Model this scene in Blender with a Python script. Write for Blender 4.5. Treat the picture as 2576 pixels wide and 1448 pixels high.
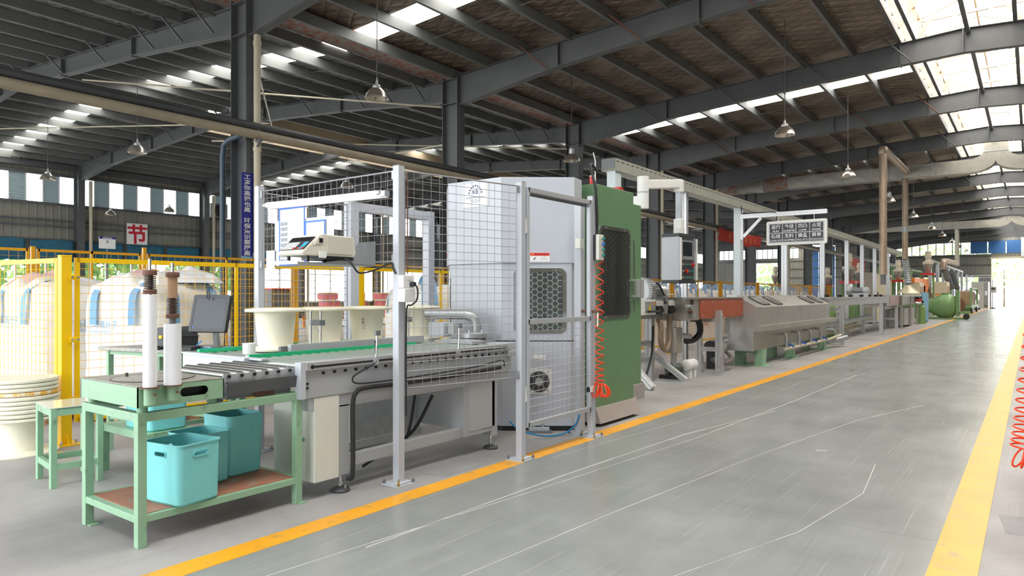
import bpy, bmesh, math, random
from mathutils import Vector, Matrix, noise
R = math.radians
rnd = random.Random(7)
S = bpy.context.scene
for _o in list(bpy.data.objects):
    bpy.data.objects.remove(_o)
COL = S.collection

# ------------------------------------------------------------------ camera, sky, exposure
cam = bpy.data.cameras.new('camera')
cam.sensor_width = 36.0
cam.lens = 1750 / 2576 * 36
cam.shift_y = 16 / 2576
cam.clip_start = 0.05
cam.clip_end = 600
cam_o = bpy.data.objects.new('camera', cam)
COL.objects.link(cam_o)
cam_o.location = (0, 0, 1.4)
cam_o.rotation_euler = (R(90), 0, R(36.76))
S.camera = cam_o

world = bpy.data.worlds.new('sky')
S.world = world
world.use_nodes = True
_bg = world.node_tree.nodes['Background']
_bg.inputs[0].default_value = (0.93, 0.97, 1.0, 1)
_bg.inputs[1].default_value = 5.0
S.view_settings.view_transform = 'Standard'
S.view_settings.look = 'None'
S.view_settings.gamma = 1
S.view_settings.use_curve_mapping = False
S.view_settings.exposure = 0.28
ROOF_GLOW = 7.0


# ------------------------------------------------------------------ materials
def lin(c):
    return tuple(((v / 255) / 12.92 if v / 255 <= 0.04045 else ((v / 255 + 0.055) / 1.055) ** 2.4) for v in c)


MATS = {}


def mat(name, rgb, rough=0.5, metal=0.0, var=0.0, scale=4.0, bump=0.0, bscale=30.0, spec=0.5, stretch=None, dirt=None, dirt_amt=0.0):
    if name in MATS:
        return MATS[name]
    m = bpy.data.materials.new(name)
    m.use_nodes = True
    nt = m.node_tree
    b = nt.nodes['Principled BSDF']
    c = lin(rgb)
    b.inputs['Base Color'].default_value = (*c, 1)
    b.inputs['Roughness'].default_value = rough
    b.inputs['Metallic'].default_value = metal
    b.inputs['Specular IOR Level'].default_value = spec
    vec = None
    if var or bump or dirt_amt:
        g = nt.nodes.new('ShaderNodeNewGeometry')
        vec = g.outputs['Position']
        if stretch:
            mp = nt.nodes.new('ShaderNodeMapping')
            mp.inputs['Scale'].default_value = stretch
            nt.links.new(vec, mp.inputs['Vector'])
            vec = mp.outputs['Vector']
    col_out = None
    if var:
        n = nt.nodes.new('ShaderNodeTexNoise')
        n.inputs['Scale'].default_value = scale
        n.inputs['Detail'].default_value = 5
        nt.links.new(vec, n.inputs['Vector'])
        r = nt.nodes.new('ShaderNodeValToRGB')
        r.color_ramp.elements[0].position = 0.3
        r.color_ramp.elements[1].position = 0.72
        r.color_ramp.elements[0].color = (*[v * (1 - var) for v in c], 1)
        r.color_ramp.elements[1].color = (*[min(1, v * (1 + var)) for v in c], 1)
        nt.links.new(n.outputs['Fac'], r.inputs['Fac'])
        col_out = r.outputs['Color']
    if dirt_amt:
        n2 = nt.nodes.new('ShaderNodeTexNoise')
        n2.inputs['Scale'].default_value = scale * 2.3
        n2.inputs['Detail'].default_value = 8
        n2.inputs['Roughness'].default_value = 0.7
        nt.links.new(vec, n2.inputs['Vector'])
        r2 = nt.nodes.new('ShaderNodeValToRGB')
        r2.color_ramp.elements[0].position = 1 - dirt_amt - 0.12
        r2.color_ramp.elements[1].position = 1 - dirt_amt
        nt.links.new(n2.outputs['Fac'], r2.inputs['Fac'])
        mx = nt.nodes.new('ShaderNodeMixRGB')
        mx.inputs['Color1'].default_value = (*c, 1)
        mx.inputs['Color2'].default_value = (*lin(dirt or (90, 80, 70)), 1)
        if col_out:
            nt.links.new(col_out, mx.inputs['Color1'])
        nt.links.new(r2.outputs['Color'], mx.inputs['Fac'])
        col_out = mx.outputs['Color']
    if col_out:
        nt.links.new(col_out, b.inputs['Base Color'])
    if bump:
        n3 = nt.nodes.new('ShaderNodeTexNoise')
        n3.inputs['Scale'].default_value = bscale
        n3.inputs['Detail'].default_value = 4
        nt.links.new(vec, n3.inputs['Vector'])
        bp = nt.nodes.new('ShaderNodeBump')
        bp.inputs['Strength'].default_value = bump
        bp.inputs['Distance'].default_value = 0.02
        nt.links.new(n3.outputs['Fac'], bp.inputs['Height'])
        nt.links.new(bp.outputs['Normal'], b.inputs['Normal'])
    MATS[name] = m
    return m


def emit(name, rgb, strength):
    m = bpy.data.materials.new(name)
    m.use_nodes = True
    b = m.node_tree.nodes['Principled BSDF']
    b.inputs['Base Color'].default_value = (*lin(rgb), 1)
    b.inputs['Emission Color'].default_value = (*lin(rgb), 1)
    b.inputs['Emission Strength'].default_value = strength
    return m


def glass(name, rgb=(255, 255, 255), gloss=0.08, rough=0.03):
    m = bpy.data.materials.new(name)
    m.use_nodes = True
    nt = m.node_tree
    nt.nodes.clear()
    o = nt.nodes.new('ShaderNodeOutputMaterial')
    t = nt.nodes.new('ShaderNodeBsdfTransparent')
    t.inputs[0].default_value = (*lin(rgb), 1)
    g = nt.nodes.new('ShaderNodeBsdfGlossy')
    g.inputs['Roughness'].default_value = rough
    x = nt.nodes.new('ShaderNodeMixShader')
    x.inputs[0].default_value = gloss
    nt.links.new(t.outputs[0], x.inputs[1])
    nt.links.new(g.outputs[0], x.inputs[2])
    nt.links.new(x.outputs[0], o.inputs[0])
    return m


GREEN = mat('sage_green_paint', (146, 184, 152), 0.45, var=0.06, scale=6, dirt=(120, 140, 125), dirt_amt=0.3, bump=0.05)
DGREEN = mat('machine_green_paint', (102, 140, 102), 0.4, var=0.03, bump=0.08, bscale=160)
FGREEN = mat('far_green_paint', (120, 155, 100), 0.4, var=0.05)
MGREY = mat('light_grey_enamel', (194, 199, 208), 0.35, var=0.02)
MGREY2 = mat('mid_grey_enamel', (176, 179, 182), 0.4, var=0.03)
PGREY = mat('guard_grey_paint', (190, 194, 202), 0.4, var=0.02)
DGREY = mat('dark_grey_paint', (112, 115, 118), 0.5, var=0.04)
GALV = mat('galvanised_steel', (178, 184, 186), 0.42, 0.55, var=0.1, scale=14)
WIRE = mat('wire_grey', (160, 160, 168), 0.4, 0.3)
STEEL = mat('brushed_steel', (178, 175, 168), 0.34, 0.65, var=0.08, scale=3, dirt=(110, 104, 96), dirt_amt=0.25)
ROLLER = mat('roller_steel', (205, 205, 205), 0.22, 0.9, var=0.04)
CHROME = mat('mirror_steel', (226, 226, 224), 0.1, 1.0)
ALU = mat('aluminium_profile', (200, 202, 204), 0.35, 0.5, var=0.03)
ALUCAST = mat('cast_aluminium', (176, 178, 180), 0.4, 0.6, var=0.05)
YEL = mat('yellow_paint', (250, 200, 10), 0.4, var=0.04, spec=0.4)
OCH = mat('ochre_paint', (222, 160, 24), 0.45, var=0.05)
WHITE = mat('white_plastic', (236, 236, 234), 0.4, var=0.02)
CREAM = mat('cream_plastic', (240, 236, 216), 0.45, var=0.04, scale=8, dirt=(190, 180, 140), dirt_amt=0.22)
FILM = mat('stretch_film', (240, 242, 246), 0.25, var=0.02, scale=30)
TURQ = mat('turquoise_plastic', (126, 208, 210), 0.4, var=0.03, dirt=(110, 170, 170), dirt_amt=0.2)
BLACK = mat('black_plastic', (26, 27, 29), 0.4)
RUBBER = mat('black_rubber', (38, 39, 41), 0.6)
CHAR = mat('charcoal_plastic', (62, 64, 68), 0.45)
SCREEN = mat('dark_screen', (40, 46, 52), 0.12, spec=0.4)
RUSTP = mat('rusty_plate', (168, 112, 90), 0.6, var=0.15, scale=5, dirt=(140, 150, 135), dirt_amt=0.34)
RUST = mat('brown_rust', (110, 76, 62), 0.65, var=0.15)
SPRING = mat('spring_steel', (92, 84, 80), 0.4, 0.7)
CARD = mat('cardboard', (176, 142, 112), 0.75, var=0.05)
WORN = mat('worn_steel_top', (168, 165, 158), 0.45, 0.15, var=0.12, scale=8, dirt=(120, 112, 104), dirt_amt=0.35)
BELT = mat('green_wear_strip', (30, 188, 130), 0.4)
BEIGE = mat('cabinet_beige', (226, 226, 216), 0.42, var=0.02)
CREAMCAB = mat('cream_cabinet', (222, 208, 178), 0.5, var=0.03)
ORANGE = mat('orange_brown_panel', (166, 84, 54), 0.4, var=0.04)
HOSE = mat('red_orange_hose', (250, 72, 30), 0.3)
BLUEH = mat('blue_hose', (40, 140, 200), 0.35)
RED = mat('red_paint', (206, 50, 40), 0.4)
REDB = mat('red_banner', (214, 62, 48), 0.7, var=0.05)
GOLD = mat('banner_lettering', (232, 140, 60), 0.6)
BLUE = mat('sign_blue', (38, 44, 140), 0.5)
BLUEDOOR = mat('blue_sheet', (58, 110, 170), 0.5, var=0.05)
BLUEF = mat('blue_border', (50, 110, 225), 0.5)
STRAP = mat('blue_webbing', (128, 178, 222), 0.7, var=0.1, scale=60)
BLUEP = mat('blue_print', (110, 165, 210), 0.8)
PAPER = mat('paper_white', (244, 245, 246), 0.6)
BAG = mat('woven_bag', (246, 244, 240), 0.7, var=0.05, scale=5, bump=0.25, bscale=9)
PINK = mat('pink_liner', (226, 190, 186), 0.7, var=0.06)
WOOD = mat('pallet_wood', (170, 132, 98), 0.8, var=0.15, scale=8)
BEAM = mat('beam_grey_paint', (86, 88, 90), 0.5, var=0.08, scale=2, dirt=(78, 78, 76), dirt_amt=0.3)
PURL = mat('purlin_grey', (106, 108, 106), 0.5, var=0.08, scale=2)
MONI = mat('cream_paint_and_daylight', (176, 158, 132), 0.5, var=0.06, scale=3, dirt=(150, 100, 70), dirt_amt=0.2)
GUTT = mat('gutter_red_flaking', (150, 82, 62), 0.6, var=0.1, scale=3, dirt=(150, 140, 132), dirt_amt=0.47)
GALVD = mat('duct_galvanised', (164, 161, 152), 0.42, 0.35, var=0.1, scale=6)
PIPEB = mat('brown_exhaust_pipe', (176, 156, 136), 0.4, 0.45, var=0.12, scale=3)
PIPED = mat('dark_pipe', (70, 72, 74), 0.5, 0.2, var=0.1)
PVC = mat('cream_pvc_pipe', (196, 186, 164), 0.45, var=0.06)
SHADE = mat('lamp_aluminium', (206, 198, 186), 0.22, 0.85, var=0.05)
CLAD = mat('wall_cladding', (132, 131, 122), 0.55, var=0.06, scale=1)
SIGNK = mat('sign_black', (16, 18, 20), 0.35)
SIGNW = mat('sign_lettering', (226, 228, 230), 0.5)
NAVY = mat('navy_print', (30, 60, 120), 0.6)
SRED = mat('sign_red', (196, 32, 52), 0.5)
DRED = mat('danger_red', (232, 70, 62), 0.5)
TRAY = mat('cable_tray_grey', (158, 160, 148), 0.5, var=0.05)
POSTW = mat('pale_post_paint', (206, 216, 220), 0.45, var=0.03)
TEAL = mat('teal_button', (40, 140, 130), 0.35)
YELP = mat('bright_yellow', (246, 196, 40), 0.45)
ORG = mat('robot_orange', (244, 128, 30), 0.4)
LBLUE = mat('light_blue_panel', (120, 175, 210), 0.5)
GBOTTLE = mat('green_cylinder_paint', (128, 160, 96), 0.4)
BRASS = mat('brass_bolt', (186, 160, 100), 0.35, 0.8)
SCRATCH = mat('scratch_white', (190, 192, 190), 0.5)
PATCHM = mat('floor_patch_grey', (150, 150, 150), 0.7, var=0.1)
CONC = mat('raw_concrete', (168, 160, 156), 0.7, var=0.08)
LEAF = mat('leaf_green', (176, 204, 138), 0.7, var=0.3, scale=2)  # lightened in place of a sun on the foliage outside
LEAF2 = mat('leaf_dark_green', (128, 170, 104), 0.7, var=0.35, scale=2)
BARK = mat('bark_brown', (96, 78, 60), 0.9)
YARD = mat('yard_concrete', (200, 198, 190), 0.9, var=0.05)
PANE = glass('window_glass', (250, 252, 252), 0.05)
CLEAR = glass('clear_acrylic', (235, 238, 238), 0.1, 0.02)
SKYP = emit('skylight_sheet', (255, 253, 246), ROOF_GLOW)
SKYM = emit('ridge_glazing', (255, 251, 242), ROOF_GLOW * 1.25)
TUBE = emit('lit_tube', (250, 252, 255), 2.5)


def foil_material(name='quilted_foil', ca=(104, 91, 78), cb=(152, 137, 120)):
    m = bpy.data.materials.new(name)
    m.use_nodes = True
    nt = m.node_tree
    b = nt.nodes['Principled BSDF']
    b.inputs['Metallic'].default_value = 0.55
    b.inputs['Roughness'].default_value = 0.42
    g = nt.nodes.new('ShaderNodeNewGeometry')
    n = nt.nodes.new('ShaderNodeTexNoise')
    n.inputs['Scale'].default_value = 1.2
    n.inputs['Detail'].default_value = 6
    nt.links.new(g.outputs['Position'], n.inputs['Vector'])
    r = nt.nodes.new('ShaderNodeValToRGB')
    r.color_ramp.elements[0].position = 0.3
    r.color_ramp.elements[1].position = 0.75
    r.color_ramp.elements[0].color = (*lin(ca), 1)
    r.color_ramp.elements[1].color = (*lin(cb), 1)
    nt.links.new(n.outputs['Fac'], r.inputs['Fac'])
    nt.links.new(r.outputs['Color'], b.inputs['Base Color'])
    hs = []
    for ang in (58, -58):
        mp = nt.nodes.new('ShaderNodeMapping')
        mp.inputs['Rotation'].default_value = (0, 0, R(ang))
        mp.inputs['Scale'].default_value = (1, 1, 0)
        nt.links.new(g.outputs['Position'], mp.inputs['Vector'])
        w = nt.nodes.new('ShaderNodeTexWave')
        w.inputs['Scale'].default_value = 1.0
        w.inputs['Distortion'].default_value = 1.2
        w.inputs['Detail'].default_value = 1
        nt.links.new(mp.outputs['Vector'], w.inputs['Vector'])
        p = nt.nodes.new('ShaderNodeMath')
        p.operation = 'POWER'
        p.inputs[1].default_value = 0.35
        nt.links.new(w.outputs['Fac'], p.inputs[0])
        hs.append(p)
    a = nt.nodes.new('ShaderNodeMath')
    a.operation = 'MINIMUM'
    nt.links.new(hs[0].outputs[0], a.inputs[0])
    nt.links.new(hs[1].outputs[0], a.inputs[1])
    n4 = nt.nodes.new('ShaderNodeTexNoise')
    n4.inputs['Scale'].default_value = 5
    mp = nt.nodes.new('ShaderNodeMapping')
    mp.inputs['Scale'].default_value = (0.35, 1.6, 1)
    nt.links.new(g.outputs['Position'], mp.inputs['Vector'])
    nt.links.new(mp.outputs['Vector'], n4.inputs['Vector'])
    ad = nt.nodes.new('ShaderNodeMath')
    ad.operation = 'ADD'
    nt.links.new(a.outputs[0], ad.inputs[0])
    nt.links.new(n4.outputs['Fac'], ad.inputs[1])
    bp = nt.nodes.new('ShaderNodeBump')
    bp.inputs['Strength'].default_value = 0.7
    bp.inputs['Distance'].default_value = 0.06
    nt.links.new(ad.outputs[0], bp.inputs['Height'])
    nt.links.new(bp.outputs['Normal'], b.inputs['Normal'])
    return m


def translucent(name, rgb, through=0.4):
    m = bpy.data.materials.new(name)
    m.use_nodes = True
    nt = m.node_tree
    nt.nodes.clear()
    o = nt.nodes.new('ShaderNodeOutputMaterial')
    d = nt.nodes.new('ShaderNodeBsdfDiffuse')
    d.inputs[0].default_value = (*lin(rgb), 1)
    t = nt.nodes.new('ShaderNodeBsdfTranslucent')
    t.inputs[0].default_value = (*lin(rgb), 1)
    x = nt.nodes.new('ShaderNodeMixShader')
    x.inputs[0].default_value = through
    nt.links.new(d.outputs[0], x.inputs[1])
    nt.links.new(t.outputs[0], x.inputs[2])
    nt.links.new(x.outputs[0], o.inputs[0])
    return m


SHUT = translucent('grey_louvre', (176, 188, 192), 0.3)
TARP = translucent('blue_tarp', (70, 122, 146), 0.3)
FOIL = foil_material()
FOILG = foil_material('silver_foil', (120, 121, 120), (168, 169, 168))


def floor_material(name, c1, c2, rough0, rough1, streak):
    m = bpy.data.materials.new(name)
    m.use_nodes = True
    nt = m.node_tree
    b = nt.nodes['Principled BSDF']
    b.inputs['Specular IOR Level'].default_value = 0.5
    g = nt.nodes.new('ShaderNodeNewGeometry')

    def nz(scale, det, sc=None, rot=0.0):
        v = g.outputs['Position']
        if sc:
            mp = nt.nodes.new('ShaderNodeMapping')
            mp.inputs['Scale'].default_value = sc
            mp.inputs['Rotation'].default_value = (0, 0, rot)
            nt.links.new(v, mp.inputs['Vector'])
            v = mp.outputs['Vector']
        n = nt.nodes.new('ShaderNodeTexNoise')
        n.inputs['Scale'].default_value = scale
        n.inputs['Detail'].default_value = det
        n.inputs['Roughness'].default_value = 0.62
        nt.links.new(v, n.inputs['Vector'])
        return n.outputs['Fac']

    r = nt.nodes.new('ShaderNodeValToRGB')
    r.color_ramp.elements[0].position = 0.34
    r.color_ramp.elements[1].position = 0.66
    r.color_ramp.elements[0].color = (*lin(c1), 1)
    r.color_ramp.elements[1].color = (*lin(c2), 1)
    nt.links.new(nz(0.9, 9), r.inputs['Fac'])
    col = r.outputs['Color']
    # worn streaks along the driving direction
    for sc, rot, lo, hi, amt, tone in (((42, 0.5, 1), 0.06, 0.63, 0.70, streak, (196, 198, 196)), ((30, 0.4, 1), -0.12, 0.63, 0.71, streak * 0.7, (100, 101, 100)), ((5, 0.5, 1), 0.1, 0.5, 0.8, 0.12, (186, 188, 186)),
                                       ((3, 3, 1), 0.0, 0.64, 0.8, 0.22, (96, 96, 94))):
        q = nt.nodes.new('ShaderNodeValToRGB')
        q.color_ramp.elements[0].position = lo
        q.color_ramp.elements[1].position = hi
        q.color_ramp.elements[1].color = (amt, amt, amt, 1)
        nt.links.new(nz(1.3, 1.5 if sc[0] > 4 else 5, sc, rot), q.inputs['Fac'])
        mx = nt.nodes.new('ShaderNodeMixRGB')
        mx.inputs['Color2'].default_value = (*lin(tone), 1)
        nt.links.new(col, mx.inputs['Color1'])
        nt.links.new(q.outputs['Color'], mx.inputs['Fac'])
        col = mx.outputs['Color']
    nt.links.new(col, b.inputs['Base Color'])
    rr = nt.nodes.new('ShaderNodeMapRange')
    rr.inputs['From Min'].default_value = 0.3
    rr.inputs['From Max'].default_value = 0.7
    rr.inputs['To Min'].default_value = rough0
    rr.inputs['To Max'].default_value = rough1
    nt.links.new(nz(0.8, 2, (1.5, 0.6, 1)), rr.inputs['Value'])
    nt.links.new(rr.outputs['Result'], b.inputs['Roughness'])
    bp = nt.nodes.new('ShaderNodeBump')
    bp.inputs['Strength'].default_value = 0.06
    bp.inputs['Distance'].default_value = 0.02
    nt.links.new(nz(1.5, 3, (0.7, 1.6, 1)), bp.inputs['Height'])
    nt.links.new(bp.outputs['Normal'], b.inputs['Normal'])
    return m


CONCRETE = floor_material('floor_concrete', (143, 141, 141), (172, 169, 169), 0.42, 0.6, 0.2)
EPOXY = floor_material('aisle_epoxy', (128, 131, 130), (148, 151, 150), 0.2, 0.27, 0.22)
LINE = mat('line_paint_yellow', (238, 168, 30), 0.35, var=0.08, scale=3, dirt=(180, 150, 90), dirt_amt=0.33)


# ------------------------------------------------------------------ mesh builder
class M:
    def __init__(self):
        self.v = []
        self.f = []

    def add(self, vs, fs):
        n = len(self.v)
        self.v += [tuple(p) for p in vs]
        self.f += [tuple(i + n for i in f) for f in fs]
        return self

    def box(self, x0, x1, y0, y1, z0, z1):
        x0, x1 = min(x0, x1), max(x0, x1)
        y0, y1 = min(y0, y1), max(y0, y1)
        z0, z1 = min(z0, z1), max(z0, z1)
        return self.add([(x0, y0, z0), (x1, y0, z0), (x1, y1, z0), (x0, y1, z0), (x0, y0, z1), (x1, y0, z1), (x1, y1, z1), (x0, y1, z1)],
                        [(3, 2, 1, 0), (4, 5, 6, 7), (0, 1, 5, 4), (1, 2, 6, 5), (2, 3, 7, 6), (3, 0, 4, 7)])

    def cbox(self, c, s):
        return self.box(c[0] - s[0] / 2, c[0] + s[0] / 2, c[1] - s[1] / 2, c[1] + s[1] / 2, c[2] - s[2] / 2, c[2] + s[2] / 2)

    def frame(self, p, q, up=None):
        p, q = Vector(p), Vector(q)
        d = (q - p).normalized()
        u = Vector(up) if up else (Vector((0, 0, 1)) if abs(d.z) < 0.95 else Vector((0, 1, 0)))
        s = d.cross(u).normalized()
        u = s.cross(d).normalized()
        return p, q, d, s, u

    def bar(self, p, q, w, h=None, up=None):
        h = w if h is None else h
        p, q, d, s, u = self.frame(p, q, up)
        vs = []
        for c in (p, q):
            for a, b in ((-1, -1), (1, -1), (1, 1), (-1, 1)):
                vs.append(c + s * (a * w / 2) + u * (b * h / 2))
        return self.add(vs, [(0, 1, 2, 3), (7, 6, 5, 4), (0, 4, 5, 1), (1, 5, 6, 2), (2, 6, 7, 3), (3, 7, 4, 0)])

    def prof(self, p, q, poly, up=None):
        """sweep a 2D polygon (side, up) from p to q"""
        p, q, d, s, u = self.frame(p, q, up)
        n = len(poly)
        vs = [c + s * a + u * b for c in (p, q) for a, b in poly]
        fs = [tuple(range(n)), tuple(range(2 * n - 1, n - 1, -1))]
        fs += [(i, i + n, (i + 1) % n + n, (i + 1) % n) for i in range(n)]
        return self.add(vs, fs)

    def cyl(self, p, q, r, r2=None, n=16, caps=True):
        r2 = r if r2 is None else r2
        p, q, d, s, u = self.frame(p, q)
        vs = []
        for c, rr in ((p, r), (q, r2)):
            for i in range(n):
                a = 2 * math.pi * i / n
                vs.append(c + s * (rr * math.cos(a)) + u * (rr * math.sin(a)))
        fs = [(i, i + n, (i + 1) % n + n, (i + 1) % n) for i in range(n)]
        if caps:
            fs += [tuple(range(n)), tuple(range(2 * n - 1, n - 1, -1))]
        return self.add(vs, fs)

    def tube(self, pts, r, n=8, closed=False):
        pts = [Vector(p) for p in pts]
        m = len(pts)
        tang = []
        for i in range(m):
            a = pts[max(0, i - 1)] if not closed else pts[i - 1]
            b = pts[min(m - 1, i + 1)] if not closed else pts[(i + 1) % m]
            tang.append((b - a).normalized())
        t0 = tang[0]
        ref = Vector((0, 0, 1)) if abs(t0.z) < 0.9 else Vector((1, 0, 0))
        s = t0.cross(ref).normalized()
        vs = []
        for i in range(m):
            if i:
                s = (s - tang[i] * s.dot(tang[i]))
                s = s.normalized() if s.length > 1e-6 else tang[i].orthogonal().normalized()
            u = tang[i].cross(s)
            rr = r[i] if isinstance(r, (list, tuple)) else r
            for k in range(n):
                a = 2 * math.pi * k / n
                vs.append(pts[i] + s * (rr * math.cos(a)) + u * (rr * math.sin(a)))
        fs = []
        for i in range(m - 1 if not closed else m):
            j = (i + 1) % m
            fs += [(i * n + k, i * n + (k + 1) % n, j * n + (k + 1) % n, j * n + k) for k in range(n)]
        if not closed:
            fs += [tuple(range(n - 1, -1, -1)), tuple(range((m - 1) * n, m * n))]
        return self.add(vs, fs)

    def lathe(self, prof, c=(0, 0, 0), n=32, axis='z', closed=False):
        vs = []
        for r, z in prof:
            for i in range(n):
                a = 2 * math.pi * i / n
                x, y = r * math.cos(a), r * math.sin(a)
                if axis == 'z':
                    vs.append((c[0] + x, c[1] + y, c[2] + z))
                elif axis == 'x':
                    vs.append((c[0] + z, c[1] + x, c[2] + y))
                else:
                    vs.append((c[0] + y, c[1] + z, c[2] + x))
        m = len(prof)
        fs = []
        for j in range(m - 1):
            fs += [(j * n + i, j * n + (i + 1) % n, (j + 1) * n + (i + 1) % n, (j + 1) * n + i) for i in range(n)]
        if closed:
            fs += [((m - 1) * n + i, (m - 1) * n + (i + 1) % n, (i + 1) % n, i) for i in range(n)]
        else:
            if prof[0][0] > 1e-6:
                fs.append(tuple(range(n - 1, -1, -1)))
            if prof[-1][0] > 1e-6:
                fs.append(tuple(range((m - 1) * n, m * n)))
        return self.add(vs, fs)

    def prism(self, poly, lo, hi, plane='xy'):
        """poly in the named plane, extruded along the third axis from lo to hi"""
        n = len(poly)

        def P(a, b, c):
            return (a, b, c) if plane == 'xy' else ((a, c, b) if plane == 'xz' else (c, a, b))
        vs = [P(a, b, lo) for a, b in poly] + [P(a, b, hi) for a, b in poly]
        fs = [tuple(range(n - 1, -1, -1)), tuple(range(n, 2 * n))]
        fs += [(i, (i + 1) % n, (i + 1) % n + n, i + n) for i in range(n)]
        return self.add(vs, fs)

    def slab(self, poly, o, ru, rv, nrm, th):
        """2D polygon placed at o with axes ru, rv; thickness th along nrm"""
        o, ru, rv, nrm = Vector(o), Vector(ru), Vector(rv), Vector(nrm)
        n = len(poly)
        vs = [o + ru * a + rv * b for a, b in poly] + [o + ru * a + rv * b + nrm * th for a, b in poly]
        fs = [tuple(range(n - 1, -1, -1)), tuple(range(n, 2 * n))]
        fs += [(i, (i + 1) % n, (i + 1) % n + n, i + n) for i in range(n)]
        return self.add(vs, fs)

    def ring(self, outer, inner, o, ru, rv, nrm, th):
        """flat frame between two polygons with equal counts"""
        o, ru, rv, nrm = Vector(o), Vector(ru), Vector(rv), Vector(nrm)
        n = len(outer)
        vs = []
        for h in (0, th):
            for pl in (outer, inner):
                vs += [o + ru * a + rv * b + nrm * h for a, b in pl]
        fs = []
        for i in range(n):
            j = (i + 1) % n
            fs += [(i, n + i, n + j, j), (2 * n + i, 2 * n + j, 3 * n + j, 3 * n + i), (i, j, 2 * n + j, 2 * n + i), (n + i, 3 * n + i, 3 * n + j, n + j)]
        return self.add(vs, fs)

    def wiremesh(self, p, q, z0, z1, du, dv, r):
        """welded wire mesh from p to q in plan, between z0 and z1"""
        p, q = Vector((p[0], p[1], 0)), Vector((q[0], q[1], 0))
        L = (q - p).length
        d = (q - p) / L
        nn = max(1, round(L / du))
        for i in range(nn + 1):
            c = p + d * (L * i / nn)
            self.stick((c.x, c.y, z0), (c.x, c.y, z1), r)
        k = max(1, round((z1 - z0) / dv))
        off = d.cross(Vector((0, 0, 1))) * r * 1.2
        for i in range(k + 1):
            z = z0 + (z1 - z0) * i / k
            self.stick((p.x + off.x, p.y + off.y, z), (q.x + off.x, q.y + off.y, z), r)
        return self

    def stick(self, p, q, r):
        p, q, d, s, u = self.frame(p, q)
        vs = [c + s * (r * a) + u * (r * b) for c in (p, q) for a, b in ((-1, 0), (0, -1), (1, 0), (0, 1))]
        return self.add(vs, [(0, 4, 5, 1), (1, 5, 6, 2), (2, 6, 7, 3), (3, 7, 4, 0)])

    def build(self, name, m, parent=None, local=False, smooth=False, bevel=0.0, seg=2):
        me = bpy.data.meshes.new(name)
        vs = self.v
        if parent is not None and not local:
            off = wloc(parent)
            vs = [(a[0] - off[0], a[1] - off[1], a[2] - off[2]) for a in vs]
        me.from_pydata(vs, [], self.f)
        bm = bmesh.new()
        bm.from_mesh(me)
        bmesh.ops.recalc_face_normals(bm, faces=bm.faces)
        bm.to_mesh(me)
        bm.free()
        me.materials.append(m)
        if smooth:
            for p in me.polygons:
                p.use_smooth = True
            try:
                me.set_sharp_from_angle(angle=R(38))
            except Exception:
                pass
        o = bpy.data.objects.new(name, me)
        COL.objects.link(o)
        if parent is not None:
            o.parent = parent
        if bevel:
            bv = o.modifiers.new('edge', 'BEVEL')
            bv.width = bevel
            bv.segments = seg
            bv.limit_method = 'ANGLE'
            bv.angle_limit = R(40)
        return o


def wloc(o):
    x = Vector(o.location)
    while o.parent is not None:
        o = o.parent
        x += Vector(o.location)
    return x


def tag(o, label=None, cat=None, group=None, kind=None):
    if label:
        o['label'] = label
    if cat:
        o['category'] = cat
    if group:
        o['group'] = group
    if kind:
        o['kind'] = kind
    return o


def thing(name, label, cat, loc=(0, 0, 0), rz=0.0, group=None, kind=None):
    o = bpy.data.objects.new(name, None)
    o.empty_display_size = 0.1
    COL.objects.link(o)
    o.location = loc
    o.rotation_euler = (0, 0, rz)
    return tag(o, label, cat, group, kind)


def dup(root, loc, rz=None, label=None, group=None):
    r = root.copy()
    COL.objects.link(r)
    r.location = loc
    if rz is not None:
        r.rotation_euler = (0, 0, rz)
    if label:
        r['label'] = label
    if group:
        r['group'] = group
    for ch in list(root.children):
        c = ch.copy()
        COL.objects.link(c)
        c.parent = r
        for g in list(ch.children):
            d = g.copy()
            COL.objects.link(d)
            d.parent = c
    return r


def rrect(w, h, r, n=5, cx=0.0, cy=0.0):
    out = []
    for sx, sy, a0 in ((1, 1, 0), (-1, 1, 90), (-1, -1, 180), (1, -1, 270)):
        for i in range(n + 1):
            a = R(a0 + 90 * i / n)
            out.append((cx + sx * (w / 2 - r) + r * math.cos(a), cy + sy * (h / 2 - r) + r * math.sin(a)))
    return out


XP, YP, ZP = Vector((1, 0, 0)), Vector((0, 1, 0)), Vector((0, 0, 1))
_TXT = {}


def text(body, size, o, ru, rv, m, parent=None, name='lettering', align='CENTER', bold=0.0, sx=1.0, local=False, maxw=None):
    """lettering as a flat mesh at o; ru = writing direction, rv = up"""
    key = (body, bold, align)
    if key not in _TXT:
        c = bpy.data.curves.new('lettering', 'FONT')
        c.body = body
        c.size = 1
        c.align_x = align
        c.align_y = 'CENTER'
        c.offset = bold
        t = bpy.data.objects.new('lettering', c)
        COL.objects.link(t)
        bpy.context.view_layer.update()
        me = bpy.data.meshes.new_from_object(t.evaluated_get(bpy.context.evaluated_depsgraph_get()))
        _TXT[key] = ([tuple(v.co) for v in me.vertices], [tuple(p.vertices) for p in me.polygons])
        bpy.data.objects.remove(t)
        bpy.data.meshes.remove(me)
        bpy.data.curves.remove(c)
    vs, fs = _TXT[key]
    if not vs:
        return None
    if maxw:
        w = (max(v[0] for v in vs) - min(v[0] for v in vs)) * size
        sx = min(sx, maxw / w) if w > 0 else sx
    cy = (max(v[1] for v in vs) + min(v[1] for v in vs)) / 2
    o, ru, rv = Vector(o), Vector(ru), Vector(rv)
    mm = M()
    mm.add([o + ru * (v[0] * size * sx) + rv * ((v[1] - cy) * size) for v in vs], fs)
    return mm.build(name, m, parent, local=local)


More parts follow.
